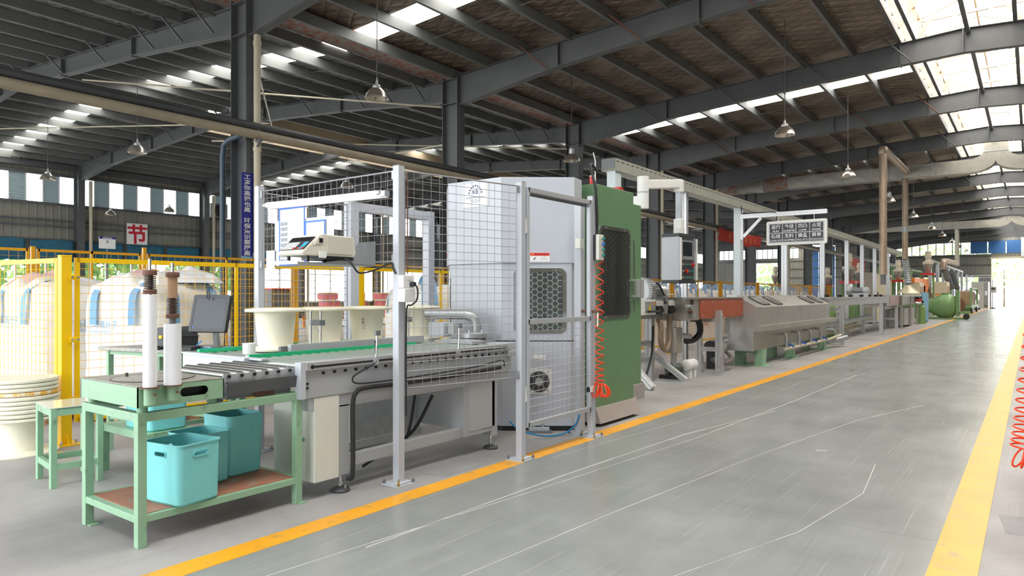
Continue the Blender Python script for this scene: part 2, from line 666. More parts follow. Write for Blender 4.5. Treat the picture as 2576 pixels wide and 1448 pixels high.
def alu_poly(w, g=0.012, d=0.008):
    h = w / 2
    e = g / 2
    k = w / 4
    out = []
    # four sides, one groove each (two for wide profiles)
    base = [(-h, -h), (-e, -h), (-e, -h + d), (e, -h + d), (e, -h)]
    for r in range(4):
        ca, sa = math.cos(r * math.pi / 2), math.sin(r * math.pi / 2)
        for x, y in base:
            out.append((x * ca - y * sa, x * sa + y * ca))
    return out


def ordinal(i):
    return ('first second third fourth fifth sixth seventh eighth ninth tenth eleventh twelfth thirteenth fourteenth fifteenth sixteenth '
            'seventeenth eighteenth nineteenth twentieth').split()[i]

# ------------------------------------------------------------------ the hall: floor, roof, frames, walls
Y0, Y1 = -6.0, 91.6
XL, XC, XR, RID, RIDL = -35.2, -12.1, 9.5, -1.3, -23.65
FR = [7.63 + 6 * k for k in range(-2, 14)]


def ztm(x):
    x = x if x <= RID else 2 * RID - x
    return 7.05 + 0.06 * (x + 12)


def ztl(x):
    return 6.95 + 0.08 * (-12.3 - x) if x > RIDL else 7.86 - 0.05 * (RIDL - x)


fl = tag(M().box(XL - 0.3, XR + 0.3, Y0, Y1 + 0.3, -0.2, 0).build('floor', CONCRETE), 'grey concrete hall floor with painted aisle', 'floor', kind='structure')
M().box(-3.55, -0.215, Y0, Y1 + 0.3, 0, 0.0012).build('aisle_coating', EPOXY, fl)
M().box(-3.55, -3.38, Y0, Y1, 0, 0.0025).build('floor_marking', LINE, fl)
M().box(-0.425, -0.215, Y0, Y1, 0, 0.0025).build('floor_marking', LINE, fl)
_mk = M()
_mk.slab([(0, 0), (1.6, 0.62), (1.6, 0.68), (0, 0.06)], (-8.35, 1.95, 0.0), XP, YP, ZP, 0.002).build('floor_marking', LINE, fl)
M().slab([(0, 0), (0.5, 0.06), (0.46, 0.5), (-0.05, 0.4)], (-0.12, 5.0, 0), XP, YP, ZP, 0.0015).build('floor_patch', PATCHM, fl)
M().slab([(0, 0), (0.09, 0.03), (0.08, 0.11), (-0.01, 0.08)], (-1.55, 6.6, 0.0012), XP, YP, ZP, 0.001).build('floor_patch', PATCHM, fl)
M().box(-3.98, -3.6, 3.95, 4.55, 0, 0.003).build('floor_patch', PATCHM, fl)
for pts, w in (([(-3.05, 2.0), (-2.85, 4.0), (-2.62, 6.5), (-2.5, 9.5), (-2.42, 14)], 0.010),
               ([(-2.3, 2.2), (-2.15, 4.0), (-1.9, 6.2), (-1.55, 8.5), (-1.0, 10.5)], 0.007),
               ([(-1.9, 1.9), (-1.5, 3.0), (-1.1, 4.3), (-0.95, 5.4), (-1.05, 6.6)], 0.005),
               ([(-3.3, 5.0), (-3.1, 7.2), (-2.95, 10), (-2.9, 13)], 0.006),
               ([(-2.95, 2.6), (-2.9, 4.6), (-2.78, 6.6), (-2.4, 9.0)], 0.014)):
    mm = M()
    P = [Vector((a, b, 0)) for a, b in pts]
    fine = []
    for i in range(len(P) - 1):
        for k in range(6):
            fine.append(P[i].lerp(P[i + 1], k / 6))
    for i in range(len(fine) - 1):
        a, b = fine[i], fine[i + 1]
        s = (b - a).cross(ZP).normalized() * (w / 2 * rnd.uniform(0.5, 1.2))
        mm.add([a + s + ZP * 0.0016, b + s + ZP * 0.0016, b - s + ZP * 0.0016, a - s + ZP * 0.0016], [(0, 1, 2, 3)])
    mm.build('floor_scratch', SCRATCH, fl)
for yy in (4.6, 10.6, 16.6, 22.6, 28.6):
    M().box(-3.38, -0.43, yy, yy + 0.006, 0.001, 0.0016).build('floor_joint', DGREY, fl)

# roof sheets with skylight strips
STR = [10.63 + 12 * j for j in range(-1, 7)]
SW = 0.36
roof = M()
panels = []


def slope(xa, xb, fz, ya, yb):
    """sheet between xa and xb (straight in section), cut by the skylight strips"""
    cuts = [ya]
    for s in STR:
        if ya < s - SW and s + SW < yb:
            cuts += [s - SW, s + SW]
            panels.append((xa, xb, fz, s - SW, s + SW))
    cuts.append(yb)
    for i in range(0, len(cuts), 2):
        quad(roof, xa, xb, fz, cuts[i], cuts[i + 1], 0.21)


def quad(m, xa, xb, fz, ya, yb, dz, th=0.05):
    za, zb = fz(xa) + dz, fz(xb) + dz
    m.prism([(xa, za), (xb, zb), (xb, zb + th), (xa, za + th)], ya, yb, 'xz')


slope(-12.05, -2.6, ztm, Y0, Y1)
slope(0.0, XR, ztm, Y0, Y1)
main_roof = roof
roof = M()
slope(-22.4, -13.05, ztl, Y0, Y1)
slope(XL, -24.9, ztl, Y0, Y1)
quad(roof, -23.65, -22.4, ztl, Y0, 13.6, 0.21)
quad(roof, -24.9, -23.65, ztl, Y0, 13.6, 0.21)
ceil = tag(main_roof.build('ceiling', FOIL), 'sloped sheet roof lined with quilted foil', 'ceiling', kind='structure')
roof.build('side_bay_sheet', FOILG, ceil)
for xa, xb, fz, ya, yb in panels:
    mm = M()
    quad(mm, xa, xb, fz, ya - 0.01, yb + 0.01, 0.215, 0.02)
    mm.build('skylight_panel', SKYP, ceil)
PC = [(-a, b) for a, b in ((-0.035, -0.03), (0.045, -0.03), (0.045, 0.0), (0.038, 0.0), (0.038, -0.024), (-0.029, -0.024), (-0.029, 0.194), (0.038, 0.194), (0.038, 0.18), (0.045, 0.18), (0.045, 0.2), (-0.035, 0.2))]
for i in range(7):
    for x in (-10.9 + 1.2 * i, 2 * RID + 10.9 - 1.2 * i):
        M().prof((x, Y0, ztm(x)), (x, Y1, ztm(x)), PC).build('purlin', PURL, ceil)
for i in range(1, 19):
    x = -13.1 - 1.2 * i
    if abs(x - RIDL) < 1.35:
        M().prof((x, Y0, ztl(x)), (x, 13.6, ztl(x)), PC).build('purlin', PURL, ceil)
        continue
    M().prof((x, Y0, ztl(x)), (x, Y1, ztl(x)), PC).build('purlin', PURL, ceil)
for x in (-11.98, -13.14):
    M().prof((x, Y0, 7.0), (x, Y1, 7.0), PC).build('purlin', PURL, ceil)
M().box(-13.06, -12.06, Y0, Y1, 7.2, 7.24).build('gutter', GUTT, ceil)
M().box(-12.1, -12.06, Y0, Y1, 7.06, 7.4).build('gutter_flashing', GUTT, ceil)
# sag rods between the purlins
for fr in FR[2:8]:
    for x in [-10.84 + 1.2 * i for i in range(6)] + [-14.3 - 2.4 * i for i in range(7)]:
        fz = ztm if x > -12 else ztl
        x2 = x + 1.2 if x > -12 else x - 1.2
        M().stick((x, fr + 3.9, fz(x) + 0.06), (x2, fr + 4.1, fz(x2) + 0.14), 0.008).build('sag_rod', PURL, ceil)

# raised ridge ventilators letting the daylight in
for nm, rx, fz, ya, lab in (('roof_monitor', RID, ztm, 0.63, 'raised glazed ridge ventilator running above the aisle'), ('roof_monitor', RIDL, ztl, 13.63, 'raised glazed ridge ventilator over the side hall')):
    t = thing(nm, lab, 'roof light', (rx, ya, fz(rx)), kind='structure')
    zb = fz(rx - 1.27) + 0.2
    for sx in (-1, 1):
        x = rx + sx * 1.3
        M().box(x - 0.03 + sx * 0.02, x + 0.05 + sx * 0.02, ya, Y1, zb - (0.22 if rx > -10 else 0.45), zb + 0.05).build('edge_beam', BEAM if rx > -10 else MONI, t)  # side hall beam in cream: daylight on the dark beam put into colour
        M().box(x - sx * 0.3 - 0.04, x - sx * 0.3 + 0.04, ya, Y1, zb - 0.2, zb - 0.02).build('edge_beam', BEAM, t)
        M().box(x + sx * 0.12, x + sx * 0.16, ya, Y1, zb + 1.5, zb + 1.72).build('eave_board', RUST, t)
        M().bar((x, ya, zb + 1.5), (x, Y1, zb + 1.5), 0.07, 0.07).build('eave_rail', MONI, t)
        M().bar((x, ya, zb + 0.75), (x, Y1, zb + 0.75), 0.05, 0.05).build('side_rail', MONI, t)
        mm = M()
        mm.prism([(rx, zb + 1.98), (x + sx * 0.12, zb + 1.7), (x + sx * 0.12, zb + 1.72), (rx, zb + 2.0)], ya, Y1, 'xz')
        mm.build('glazed_roof_sheet', SKYM, t)
    y = ya + 0.4
    k = 0
    while y < Y1:
        mm = M()
        for sx in (-1, 1):
            x = rx + sx * 1.3
            mm.bar((x, y, zb), (x, y, zb + 1.5), 0.12, 0.1)
            mm.bar((x, y, zb + 1.5), (rx, y, zb + 1.95), 0.07, 0.09)
            mm.bar((x, y, zb), (rx + sx * 0.1, y, zb + 1.85), 0.07, 0.08)
        mm.bar((rx - 1.3, y, zb + 1.42), (rx + 1.3, y, zb + 1.42), 0.08, 0.08)
        mm.build('roof_truss', MONI, t)
        if k < 14:
            for sx in (-1, 1):
                x = rx + sx * 1.3
                M().bar((x, y, zb + 0.03), (x, y + 2, zb + 1.45), 0.06, 0.07).build('side_brace', MONI, t)
                M().bar((x, y + 1, zb), (x, y + 1, zb + 1.5), 0.1, 0.1).build('side_post', MONI, t)
        M().bar((rx, y, zb + 1.96), (rx, min(y + 2, Y1), zb + 1.96), 0.05, 0.05).build('ridge_purlin', MONI, t)
        y += 2.0
        k += 1
    M().bar((rx + 0.1, ya, fz(rx) - 0.1), (rx + 0.1, Y1, fz(rx) - 0.1), 0.09, 0.09).build('tie_tube', BEAM, t)


def tapered(m, top, bot, y, fw=0.2, tf=0.014):
    """welded rafter: web polygon plus flange strips; top and bot are lists of (x, z) with the same x order"""
    m.prism(top + bot[::-1], y - 0.006, y + 0.006, 'xz')
    for line, s in ((top, 1), (bot, -1)):
        for (xa, za), (xb, zb) in zip(line[:-1], line[1:]):
            m.prism([(xa, za), (xb, zb), (xb, zb - s * tf), (xa, za - s * tf)], y - fw / 2, y + fw / 2, 'xz')
    return m


for k, y in enumerate(FR):
    near = 1 <= k <= 8
    o = ordinal(k)
    # aisle bay
    t = thing('roof_beam', 'dark grey tapered steel rafter over the aisle bay, %s along the hall' % o, 'rafter', (RID, y, ztm(RID) - 0.6), kind='structure')
    m1 = M()
    tapered(m1, [(-11.85, ztm(-11.85)), (-8.8, ztm(-8.8)), (-4.8, ztm(-4.8)), (RID, ztm(RID))], [(-11.85, 6.28), (-8.8, 6.68), (-4.8, 6.98), (RID, 7.12)], y)
    m1.build('rafter_half', BEAM, t)
    if near:
        for x in (-8.8, -5.4, -2.6, RID):
            M().box(x - 0.012, x + 0.012, y - 0.1, y + 0.1, ztm(x) - (0.58 if x > -8 else 0.56), ztm(x)).build('splice_plate', BEAM, t)
        for x in (-9.64, -7.24, -4.84, -2.9):
            M().bar((x + 0.55, y - 0.09, ztm(x) - 0.5), (x, y - 0.5, ztm(x) + 0.05), 0.03, 0.03).build('fly_brace', RUST if k % 2 else BEAM, t)
    m2 = M()
    tapered(m2, [(RID, ztm(RID)), (6.2, ztm(6.2)), (XR, ztm(XR))], [(RID, 7.12), (6.2, 6.68), (XR, 6.28)], y)
    m2.build('rafter_half', BEAM, t)
    # side bay
    t = thing('roof_beam', 'dark grey tapered steel rafter over the side bay, %s along the hall' % o, 'rafter', (RIDL, y, ztl(RIDL) - 0.6), kind='structure')
    m1 = M()
    tapered(m1, [(-12.35, ztl(-12.35)), (-16.5, ztl(-16.5)), (-20.5, ztl(-20.5)), (RIDL, ztl(RIDL))], [(-12.35, 6.43), (-16.5, 6.86), (-20.5, 7.16), (RIDL, 7.4)], y)
    m1.build('rafter_half', BEAM, t)
    m2 = M()
    tapered(m2, [(RIDL, ztl(RIDL)), (-28, ztl(-28)), (-31.5, ztl(-31.5)), (XL + 0.3, ztl(XL))], [(RIDL, 7.4), (-28, 7.14), (-31.5, 6.95), (XL + 0.3, 6.5)], y)
    m2.build('rafter_half', BEAM, t)
    if near:
        for x in (-16.5, -20.4, -24.9, -28.0, -31.5):
            M().box(x - 0.012, x + 0.012, y - 0.1, y + 0.1, ztl(x) - (0.47 if x < -18 else 0.45), ztl(x)).build('splice_plate', BEAM, t)
        for x in (-13.1, -14.3, -15.5, -17.9, -20.3, -22.7, -26.3, -28.7, -29.9, -32.3, -33.5):
            M().bar((x + 0.05, y - 0.09, ztl(x) - 0.42), (x, y - 0.62, ztl(x) + 0.1), 0.035, 0.035).build('fly_brace', BEAM, t)
            M().box(x - 0.12, x + 0.04, y - 0.08, y + 0.08, ztl(x), ztl(x) + 0.19).build('purlin_cleat', BEAM, t)

# columns
for k, y in enumerate(FR):
    if k < 1:
        continue
    t = thing('steel_column', 'dark grey steel column in the row between the bays, %s along the hall' % ordinal(k), 'column', (XC, y, 0), kind='structure')
    mm = M()
    mm.box(XC - 0.25, XC + 0.25, y - 0.006, y + 0.006, 0, 7.0)
    for sx in (-1, 1):
        mm.box(XC + sx * 0.25 - 0.008, XC + sx * 0.25 + 0.008, y - 0.14, y + 0.14, 0, 7.05)
    mm.build('column_shaft', BEAM, t)
    M().box(XC - 0.36, XC + 0.28, y - 0.24, y + 0.24, 0, 0.03).build('base_plate', BEAM, t)
    mm = M()
    for z in (6.35, 6.98):
        mm.box(XC - 0.25, XC + 0.25, y - 0.13, y + 0.13, z - 0.008, z + 0.008)
    mm.build('stiffener', BEAM, t)
    if k in (2, 5, 6, 8):
        M().cyl((XC + 0.36, y + 0.03, 0), (XC + 0.36, y + 0.03, 6.3), 0.065, n=14).build('drainpipe', PVC, t, smooth=True)
        for z in (2.1, 4.1, 6.1):
            M().cyl((XC + 0.36, y + 0.03, z), (XC + 0.36, y + 0.03, z + 0.08), 0.075, n=14).build('pipe_collar', PVC, t, smooth=True)
for k, y in enumerate(FR):
    if k < 2:
        continue
    t = thing('steel_column', 'dark grey steel column against the window wall, %s along the hall' % ordinal(k), 'column', (XL + 0.35, y, 0), kind='structure')
    mm = M()
    x = XL + 0.35
    mm.box(x - 0.25, x + 0.25, y - 0.006, y + 0.006, 0, 7.2)
    for sx in (-1, 1):
        mm.box(x + sx * 0.25 - 0.008, x + sx * 0.25 + 0.008, y - 0.14, y + 0.14, 0, 7.2)
    mm.build('column_shaft', BEAM, t)
    M().cyl((x + 0.15, y + 0.42, 0), (x + 0.15, y + 0.42, 6.6), 0.075, n=12).build('drainpipe', PVC, t, smooth=True)
for k, y in enumerate(FR):
    t = thing('steel_column', 'steel column against the aisle side cladding wall, %s along the hall' % ordinal(k), 'column', (XR, y, 0), kind='structure')
    mm = M()
    mm.box(XR - 0.25, XR + 0.25, y - 0.006, y + 0.006, 0, 7.0)
    for sx in (-1, 1):
        mm.box(XR + sx * 0.25 - 0.008, XR + sx * 0.25 + 0.008, y - 0.14, y + 0.14, 0, 7.0)
    mm.build('column_shaft', BEAM, t)


def cladding(x, ya, yb, za, zb, axis='y', pitch=0.3, sgn=1):
    """ribbed wall sheet; axis = direction it runs along"""
    mm = M()
    L = yb - ya
    n = max(1, int(L / pitch))
    pts = []
    for i in range(n):
        a = ya + L * i / n
        w = L / n
        pts += [(a, 0), (a + w * 0.82, 0), (a + w * 0.87, 0.03), (a + w * 0.95, 0.03)]
    pts.append((yb, 0))
    pts += [(yb, -0.05), (ya, -0.05)]
    if axis == 'y':
        mm.prism([(x + sgn * d, a) for a, d in pts], za, zb, 'xy')
    else:
        mm.prism([(a, x - sgn * d) for a, d in pts], za, zb, 'xy')
    return mm


wl = thing('wall_left', 'grey ribbed cladding wall with two bands of windows', 'wall', (XL, 20, 0), kind='structure')
bays = [1.63] + FR[2:]
for i in range(len(bays)):
    a = bays[i]
    b = bays[i + 1] if i + 1 < len(bays) else Y1
    for za, zb in ((0, 0.95), (3.0, 5.45), (6.75, 7.6)):
        cladding(XL, a, b, za, zb).build('cladding_sheet', CLAD, wl)
    for z in (3.85, 4.45, 4.72):
        M().box(XL + 0.03, XL + 0.13, a, b, z - 0.035, z + 0.035).build('girt', BEAM, wl)
    M().box(XL - 0.02, XL + 0.1, a, b, 5.4, 5.5).build('girt', BEAM, wl)
    M().box(XL - 0.02, XL + 0.12, a, b, 6.7, 6.8).build('girt', BEAM, wl)
    M().box(XL - 0.02, XL + 0.3, a, b, 7.0, 7.25).build('eave_beam', BEAM, wl)
wn = 0
for i in range(len(bays)):
    a, b = bays[i] + 0.12, (bays[i + 1] if i + 1 < len(bays) else Y1) - 0.06
    wn += 1
    t = thing('window_%d' % wn, 'upper window band, %s bay of the window wall' % ordinal(i), 'window', (XL, (a + b) / 2, 5.5), kind='structure')
    n = max(2, int(round((b - a) / 0.62)))
    for j in range(n):
        ya, yb = a + (b - a) * j / n, a + (b - a) * (j + 1) / n
        M().box(XL + 0.0, XL + 0.05, ya - 0.02, ya + 0.02, 5.5, 6.7).build('mullion', WHITE, t)
        if (j % 2 == 1 and i < 6):
            mm = M()
            for q in range(15):
                z = 5.5 + 1.2 * q / 15
                mm.prism([(XL - 0.02, z), (XL + 0.035, z + 0.012), (XL + 0.005, z + 0.08), (XL - 0.02, z + 0.08)], ya + 0.02, yb - 0.02, 'xz')
            mm.build('louvre', SHUT, t)
        else:
            M().box(XL - 0.012, XL - 0.006, ya + 0.02, yb - 0.02, 5.5, 6.7).build('pane', PANE, t)
    wn += 1
    t = thing('window_%d' % wn, 'lower window band, %s bay of the window wall' % ordinal(i), 'window', (XL, (a + b) / 2, 0.95), kind='structure')
    n = 5
    for j in range(n):
        ya, yb = a + (b - a) * j / n, a + (b - a) * (j + 1) / n
        M().box(XL - 0.03, XL + 0.06, ya - 0.035, ya + 0.035, 0.95, 3.05).build('mullion', WHITE, t)
        M().box(XL - 0.012, XL - 0.006, ya + 0.03, yb - 0.03, 0.95, 3.0).build('pane', PANE, t)
    M().box(XL - 0.03, XL + 0.08, a, b, 0.9, 0.98).build('sill', WHITE, t)
    if i < 4:
        for j in range(3):
            ya, yb = a + (b - a) * j / 3 + 0.1, a + (b - a) * (j + 1) / 3 - 0.08
            mm = M()
            N = 14
            vs = []
            for r in range(5):
                for c in range(N + 1):
                    yy = ya + (yb - ya) * c / N
                    vs.append((XL + 0.2 + 0.03 * math.sin(c * 1.9 + r * 0.7 + j) * (0.4 + r * 0.2), yy, 3.82 - r * 0.235 - 0.03 * math.sin(c * 0.5)))
            mm.add(vs, [(r * (N + 1) + c, r * (N + 1) + c + 1, (r + 1) * (N + 1) + c + 1, (r + 1) * (N + 1) + c) for r in range(4) for c in range(N)])
            q = mm.build('tarpaulin', TARP, smooth=True)
            s = q.modifiers.new('thick', 'SOLIDIFY')
            s.thickness = 0.01
            tag(q, 'blue tarpaulin hung over the lower windows, %s sheet of the %s bay' % (ordinal(j), ordinal(i)), 'tarpaulin', 'blue tarpaulins along the window wall')

# end wall
wb = thing('wall_back', 'ribbed end wall with windows and tall doorways', 'wall', (-12, Y1, 0), kind='structure')


def endsheet(xa, xb, za, zb):
    cladding(Y1, xa, xb, za, zb, 'x', 0.35).build('cladding_sheet', CLAD, wb)


endsheet(XL, -29.1, 0, 6.0)
endsheet(-29.1, -25.6, 5.4, 6.0)
endsheet(-25.6, -22.0, 0, 6.0)
endsheet(XL, -33.6, 6.0, 7.6)
endsheet(-23.5, -22.0, 6.0, 7.3)
endsheet(-22.0, -19.2, 7.6, 8.4)
endsheet(XL, -22.0, 7.25, 8.4)
endsheet(-19.2, -13.4, 0, 8.4)
endsheet(-13.4, -3.5, 0, 1.2)
endsheet(-13.4, -3.5, 3.3, 5.8)
endsheet(-3.5, XR, 5.3, 5.85)
endsheet(-13.4, XR, 7.1, 8.6)
endsheet(-4.6, -3.5, 1.2, 3.3)
endsheet(0.9, XR, 0, 5.3)
endsheet(-0.6, XR, 5.85, 7.1)
for z in (3.5, 4.6, 5.6, 7.2):
    M().box(-25.5 if z < 5 else XL, -3.5, Y1 - 0.12, Y1 - 0.03, z - 0.05, z + 0.05).build('girt', BEAM, wb)
M().box(-3.6, 1.0, Y1 - 0.25, Y1 - 0.05, 5.25, 5.45).build('door_track', PVC, wb)
for nm, xa, xb, za, zb, n, lab in (('window', -13.4, -5.5, 5.75, 7.1, 10, 'end wall window band showing trees beside the blue sheets'), ('window', -33.6, -23.5, 6.0, 7.25, 16, 'bright end wall window band of the side hall'),
                                   ('window', -13.4, -4.6, 1.2, 3.3, 8, 'low end wall window band behind the far machines')):
    wn += 1
    t = thing('window_%d' % wn, lab, 'window', ((xa + xb) / 2, Y1, za), kind='structure')
    for j in range(n):
        p, q = xa + (xb - xa) * j / n, xa + (xb - xa) * (j + 1) / n
        M().box(p - 0.04, p + 0.04, Y1 - 0.06, Y1 + 0.02, za, zb).build('mullion', BEAM, t)
        M().box(p + 0.04, q - 0.04, Y1, Y1 + 0.006, za, zb).build('pane', PANE, t)
for j in range(3):
    M().box(-5.4 + 1.62 * j, -3.86 + 1.62 * j, Y1 - 0.05, Y1 - 0.01, 5.85, 7.2).build('blue_sheet', BLUEDOOR, wb)
t = thing('door_1', 'tall blue sliding door in the end wall', 'door', (-20.6, Y1 - 0.1, 0), kind='structure')
for j in range(3):
    M().box(-22.0 + 0.94 * j, -21.1 + 0.94 * j, Y1 - 0.1, Y1 - 0.04, 0, 7.3).build('door_leaf', BLUEDOOR, t)
t = thing('door_2', 'pale sliding door leaf drawn aside from the bright doorway', 'door', (0.5, Y1 - 0.3, 0), kind='structure')
M().box(-0.9, 2.4, Y1 - 0.35, Y1 - 0.28, 5.4, 9.0).build('door_leaf', POSTW, t)

# unseen walls: aisle side closed, gable left open low, shaped for the daylight
wr = thing('wall_right', 'ribbed cladding wall closing the far side of the aisle bay', 'wall', (XR, 40, 0), kind='structure')
for a, b in zip(FR[:-1], FR[1:]):
    cladding(XR, a, b, 0, 7.3, sgn=-1).build('cladding_sheet', CLAD, wr)
wf = thing('wall_front', 'gable cladding above the side left open for daylight', 'wall', (-12, Y0, 5.6), kind='structure')
for a, b in ((XL, -24), (-24, -12), (-12, -1.5), (-1.5, XR)):
    cladding(Y0, a, b, 0 if a > -2 else 6.0, 8.2, 'x', 0.35, sgn=-1).build('cladding_sheet', CLAD, wf)

# outside: yard and trees
tag(M().box(-90, 60, -60, 190, -0.5, -0.22).build('ground', YARD), 'pale concrete yard outside the hall', 'ground', kind='structure')


def tree(x, y, h, r, seed, label, leaf=LEAF):
    rr = random.Random(seed)
    t = thing('tree', label, 'tree', (x, y, -0.2), group='trees outside the windows')
    M().cyl((x, y, -0.2), (x, y, h * 0.55), 0.1, 0.05, n=7).build('trunk', BARK, t)
    mm = M()
    for _ in range(520):
        d = Vector((rr.gauss(0, 1), rr.gauss(0, 1), rr.gauss(0, 1))).normalized() * (r * rr.uniform(0.55, 1.0))
        c = Vector((x, y, h * 0.62)) + Vector((d.x, d.y, d.z * h * 0.42 / r))
        a = Vector((rr.gauss(0, 1), rr.gauss(0, 1), rr.gauss(0, 1))).normalized()
        b = a.orthogonal().normalized()
        s = rr.uniform(0.16, 0.34)
        mm.add([c + a * s, c + b * s * 0.6, c - a * s, c - b * s * 0.6], [(0, 1, 2, 3)])
    tag(mm.build('foliage', leaf, t), kind='stuff')


for i in range(4):
    tree(XL - 4.5 - rnd.uniform(0, 2), 9 + i * 4.2 + rnd.uniform(-1, 1), rnd.uniform(3.6, 4.8), rnd.uniform(1.5, 2.2), i, 'leafy green tree outside the window wall, %s along it' % ordinal(i), LEAF2)
for i in range(5):
    tree(-16 + i * 3.3, Y1 + 16 + rnd.uniform(0, 5), rnd.uniform(8, 10), rnd.uniform(2.4, 3.2), 40 + i, 'leafy green tree beyond the end wall, %s from the blue door' % ordinal(i))
for i in range(3):
    tree(-30 + i * 2.6, Y1 + 10, 6, 2.2, 60 + i, 'leafy green tree beyond the side hall doorway, %s from the corner' % ordinal(i))

# ------------------------------------------------------------------ green turntable bench
def square_tube(m, p, q, w=0.05):
    return m.bar(p, q, w, w)


t = thing('work_bench', 'sage green steel bench with rusty lower shelf nearest the camera', 'workbench', (-4.28, 2.35, 0))
for (x, y) in ((-4.62, 1.855), (-3.955, 1.855), (-3.955, 2.88), (-4.62, 2.88)):
    M().box(x - 0.025, x + 0.025, y - 0.025, y + 0.025, 0, 0.744).build('leg', GREEN, t, bevel=0.003)
for a, b in (((-4.62, 1.855), (-3.955, 1.855)), ((-3.955, 1.855), (-3.955, 2.88)), ((-3.955, 2.88), (-4.62, 2.88)), ((-4.62, 2.88), (-4.62, 1.855))):
    M().bar((a[0], a[1], 0.718), (b[0], b[1], 0.718), 0.048, 0.05).build('top_rail', GREEN, t, bevel=0.003)
    M().bar((a[0], a[1], 0.155), (b[0], b[1], 0.155), 0.046, 0.04).build('shelf_rail', GREEN, t, bevel=0.003)
M().box(-4.6, -3.96, 1.875, 2.86, 0.172, 0.178).build('shelf', RUSTP, t)
for (x, y) in ((-4.58, 1.88), (-3.94, 2.91)):
    M().box(x - 0.05, x + 0.03, y - 0.04, y + 0.02, 0, 0.005).build('foot_plate', GREEN, t)

t = thing('turntable_box', 'green steel turntable box with round steel plate on the bench', 'turntable', (-4.28, 2.08, 0.744))
x0, x1, y0, y1, z0, z1 = -4.645, -3.925, 1.825, 2.335, 0.775, 0.89
mm = M()
mm.box(x0, x1, y0, y0 + 0.006, z0, z1).box(x0, x0 + 0.006, y0, y1, z0, z1).box(x0, x1, y1 - 0.006, y1, z0, z1)
mm.build('side_plates', GREEN, t)
sl = rrect(0.17, 0.052, 0.0255, 6, 2.15, 0.835)
mm = M()
outer = [(y0, z0), (y1, z0), (y1, z1), (y0, z1)]
# front plate with a slot: frame between an outer rounded outline and the slot
big = rrect(y1 - y0, z1 - z0, 0.0005, 6, (y0 + y1) / 2, (z0 + z1) / 2)
mm.ring(big, sl, (x1, 0, 0), YP, ZP, -XP, 0.006)
mm.build('front_plate', GREEN, t)
M().box(x0 + 0.02, x1 - 0.02, y0 + 0.02, y1 - 0.02, z0 + 0.004, z0 + 0.01).build('bottom_plate', DGREY, t)
M().box(x0 + 0.1, x1 - 0.05, 2.05, 2.26, z0 + 0.012, z1 - 0.01).build('drive_unit', BLACK, t)
M().box(x0, x1, y0, y1, z1 - 0.004, z1 + 0.004).build('top_plate', WORN, t, bevel=0.002)
M().lathe([(0, 0.0), (0.225, 0.0), (0.228, 0.002), (0.225, 0.004), (0, 0.004)], (-4.27, 2.08, z1 + 0.004), 48).build('turning_disc', WORN, t, smooth=True)
M().lathe([(0.226, 0.0), (0.231, 0.0), (0.231, 0.0045), (0.226, 0.0045)], (-4.27, 2.08, z1 + 0.004), 48, closed=True).build('disc_gap', BLACK, t)
M().cyl((-4.44, 2.0, z1), (-4.44, 2.0, z1 + 0.03), 0.01, n=12).build('stop_pin', SPRING, t)
for (x, y) in ((x0 + 0.05, y0 + 0.05), (x1 - 0.05, y0 + 0.05), (x1 - 0.05, y1 - 0.05), (x0 + 0.05, y1 - 0.05)):
    M().cyl((x, y, 0.743), (x, y, z0), 0.028, n=16).build('foot_pad', GREEN, t)

for i, (y, r, ztop, zend, lab) in enumerate(((1.873, 0.036, 1.397, 1.545, 'taller white stretch film roll on a steel spindle'), (1.999, 0.046, 1.235, 1.527, 'shorter white stretch film roll under a cardboard core'))):
    x = -3.885
    t = thing('film_roll', lab, 'film roll', (x, y, 0.78), group=None)
    M().cyl((x, y, 0.792 + 0.012 * i), (x, y, 0.885), 0.031, n=24).build('holder_socket', GREEN, t, smooth=True)
    M().lathe([(0.03, 0), (0.052, 0), (0.052, 0.006), (0.03, 0.006)], (x, y, 0.885), 28, closed=True).build('washer', RUST, t, smooth=True)
    M().lathe([(0.02, 0), (r, 0), (r, ztop - 0.893), (r - 0.004, ztop - 0.893), (0.02, ztop - 0.893)], (x, y, 0.892), 36).build('film', FILM, t, smooth=True)
    M().cyl((x, y, ztop), (x, y, zend + (0.05 if i else 0.05)), 0.008, n=10).build('spindle', CHROME, t, smooth=True)
    M().cyl((x, y, 0.85), (x + 0.04, y + 0.012, 0.85), 0.006, n=8).build('clamp_screw', RUST, t)
    zz = ztop + (0.03 if i else 0.004)
    M().lathe([(0.012, 0), (0.034, 0), (0.036, 0.008), (0.033, 0.012), (0.036, 0.016), (0.034, 0.026), (0.012, 0.026)], (x, y, zz), 24).build('spring_seat', RUST, t, smooth=True)
    a, b = zz + 0.026, (1.505 if i == 0 else 1.378)
    pts = []
    for k in range(8 * 14 + 1):
        an = 2 * math.pi * k / 14
        pts.append((x + 0.03 * math.cos(an), y + 0.03 * math.sin(an), a + (b - a) * k / (8 * 14)))
    M().tube(pts, 0.0026, 5).build('spring', SPRING, t, smooth=True)
    M().cyl((x, y, zz), (x, y, b), 0.017, n=14).build('inner_sleeve', SPRING if i == 0 else RUST, t, smooth=True)
    if i:
        M().cyl((x, y, b), (x, y, 1.497), 0.026, n=24).build('cardboard_core', CARD, t, smooth=True)
        M().cyl((x, y, ztop), (x, y, zz), 0.019, n=14).build('collar', DGREY, t, smooth=True)
        b = 1.497
    M().lathe([(0.01, 0), (0.036, 0), (0.037, 0.004), (0.037, 0.024), (0.035, 0.028), (0.01, 0.028)], (x, y, b), 24).build('end_cap', RUST, t, smooth=True)


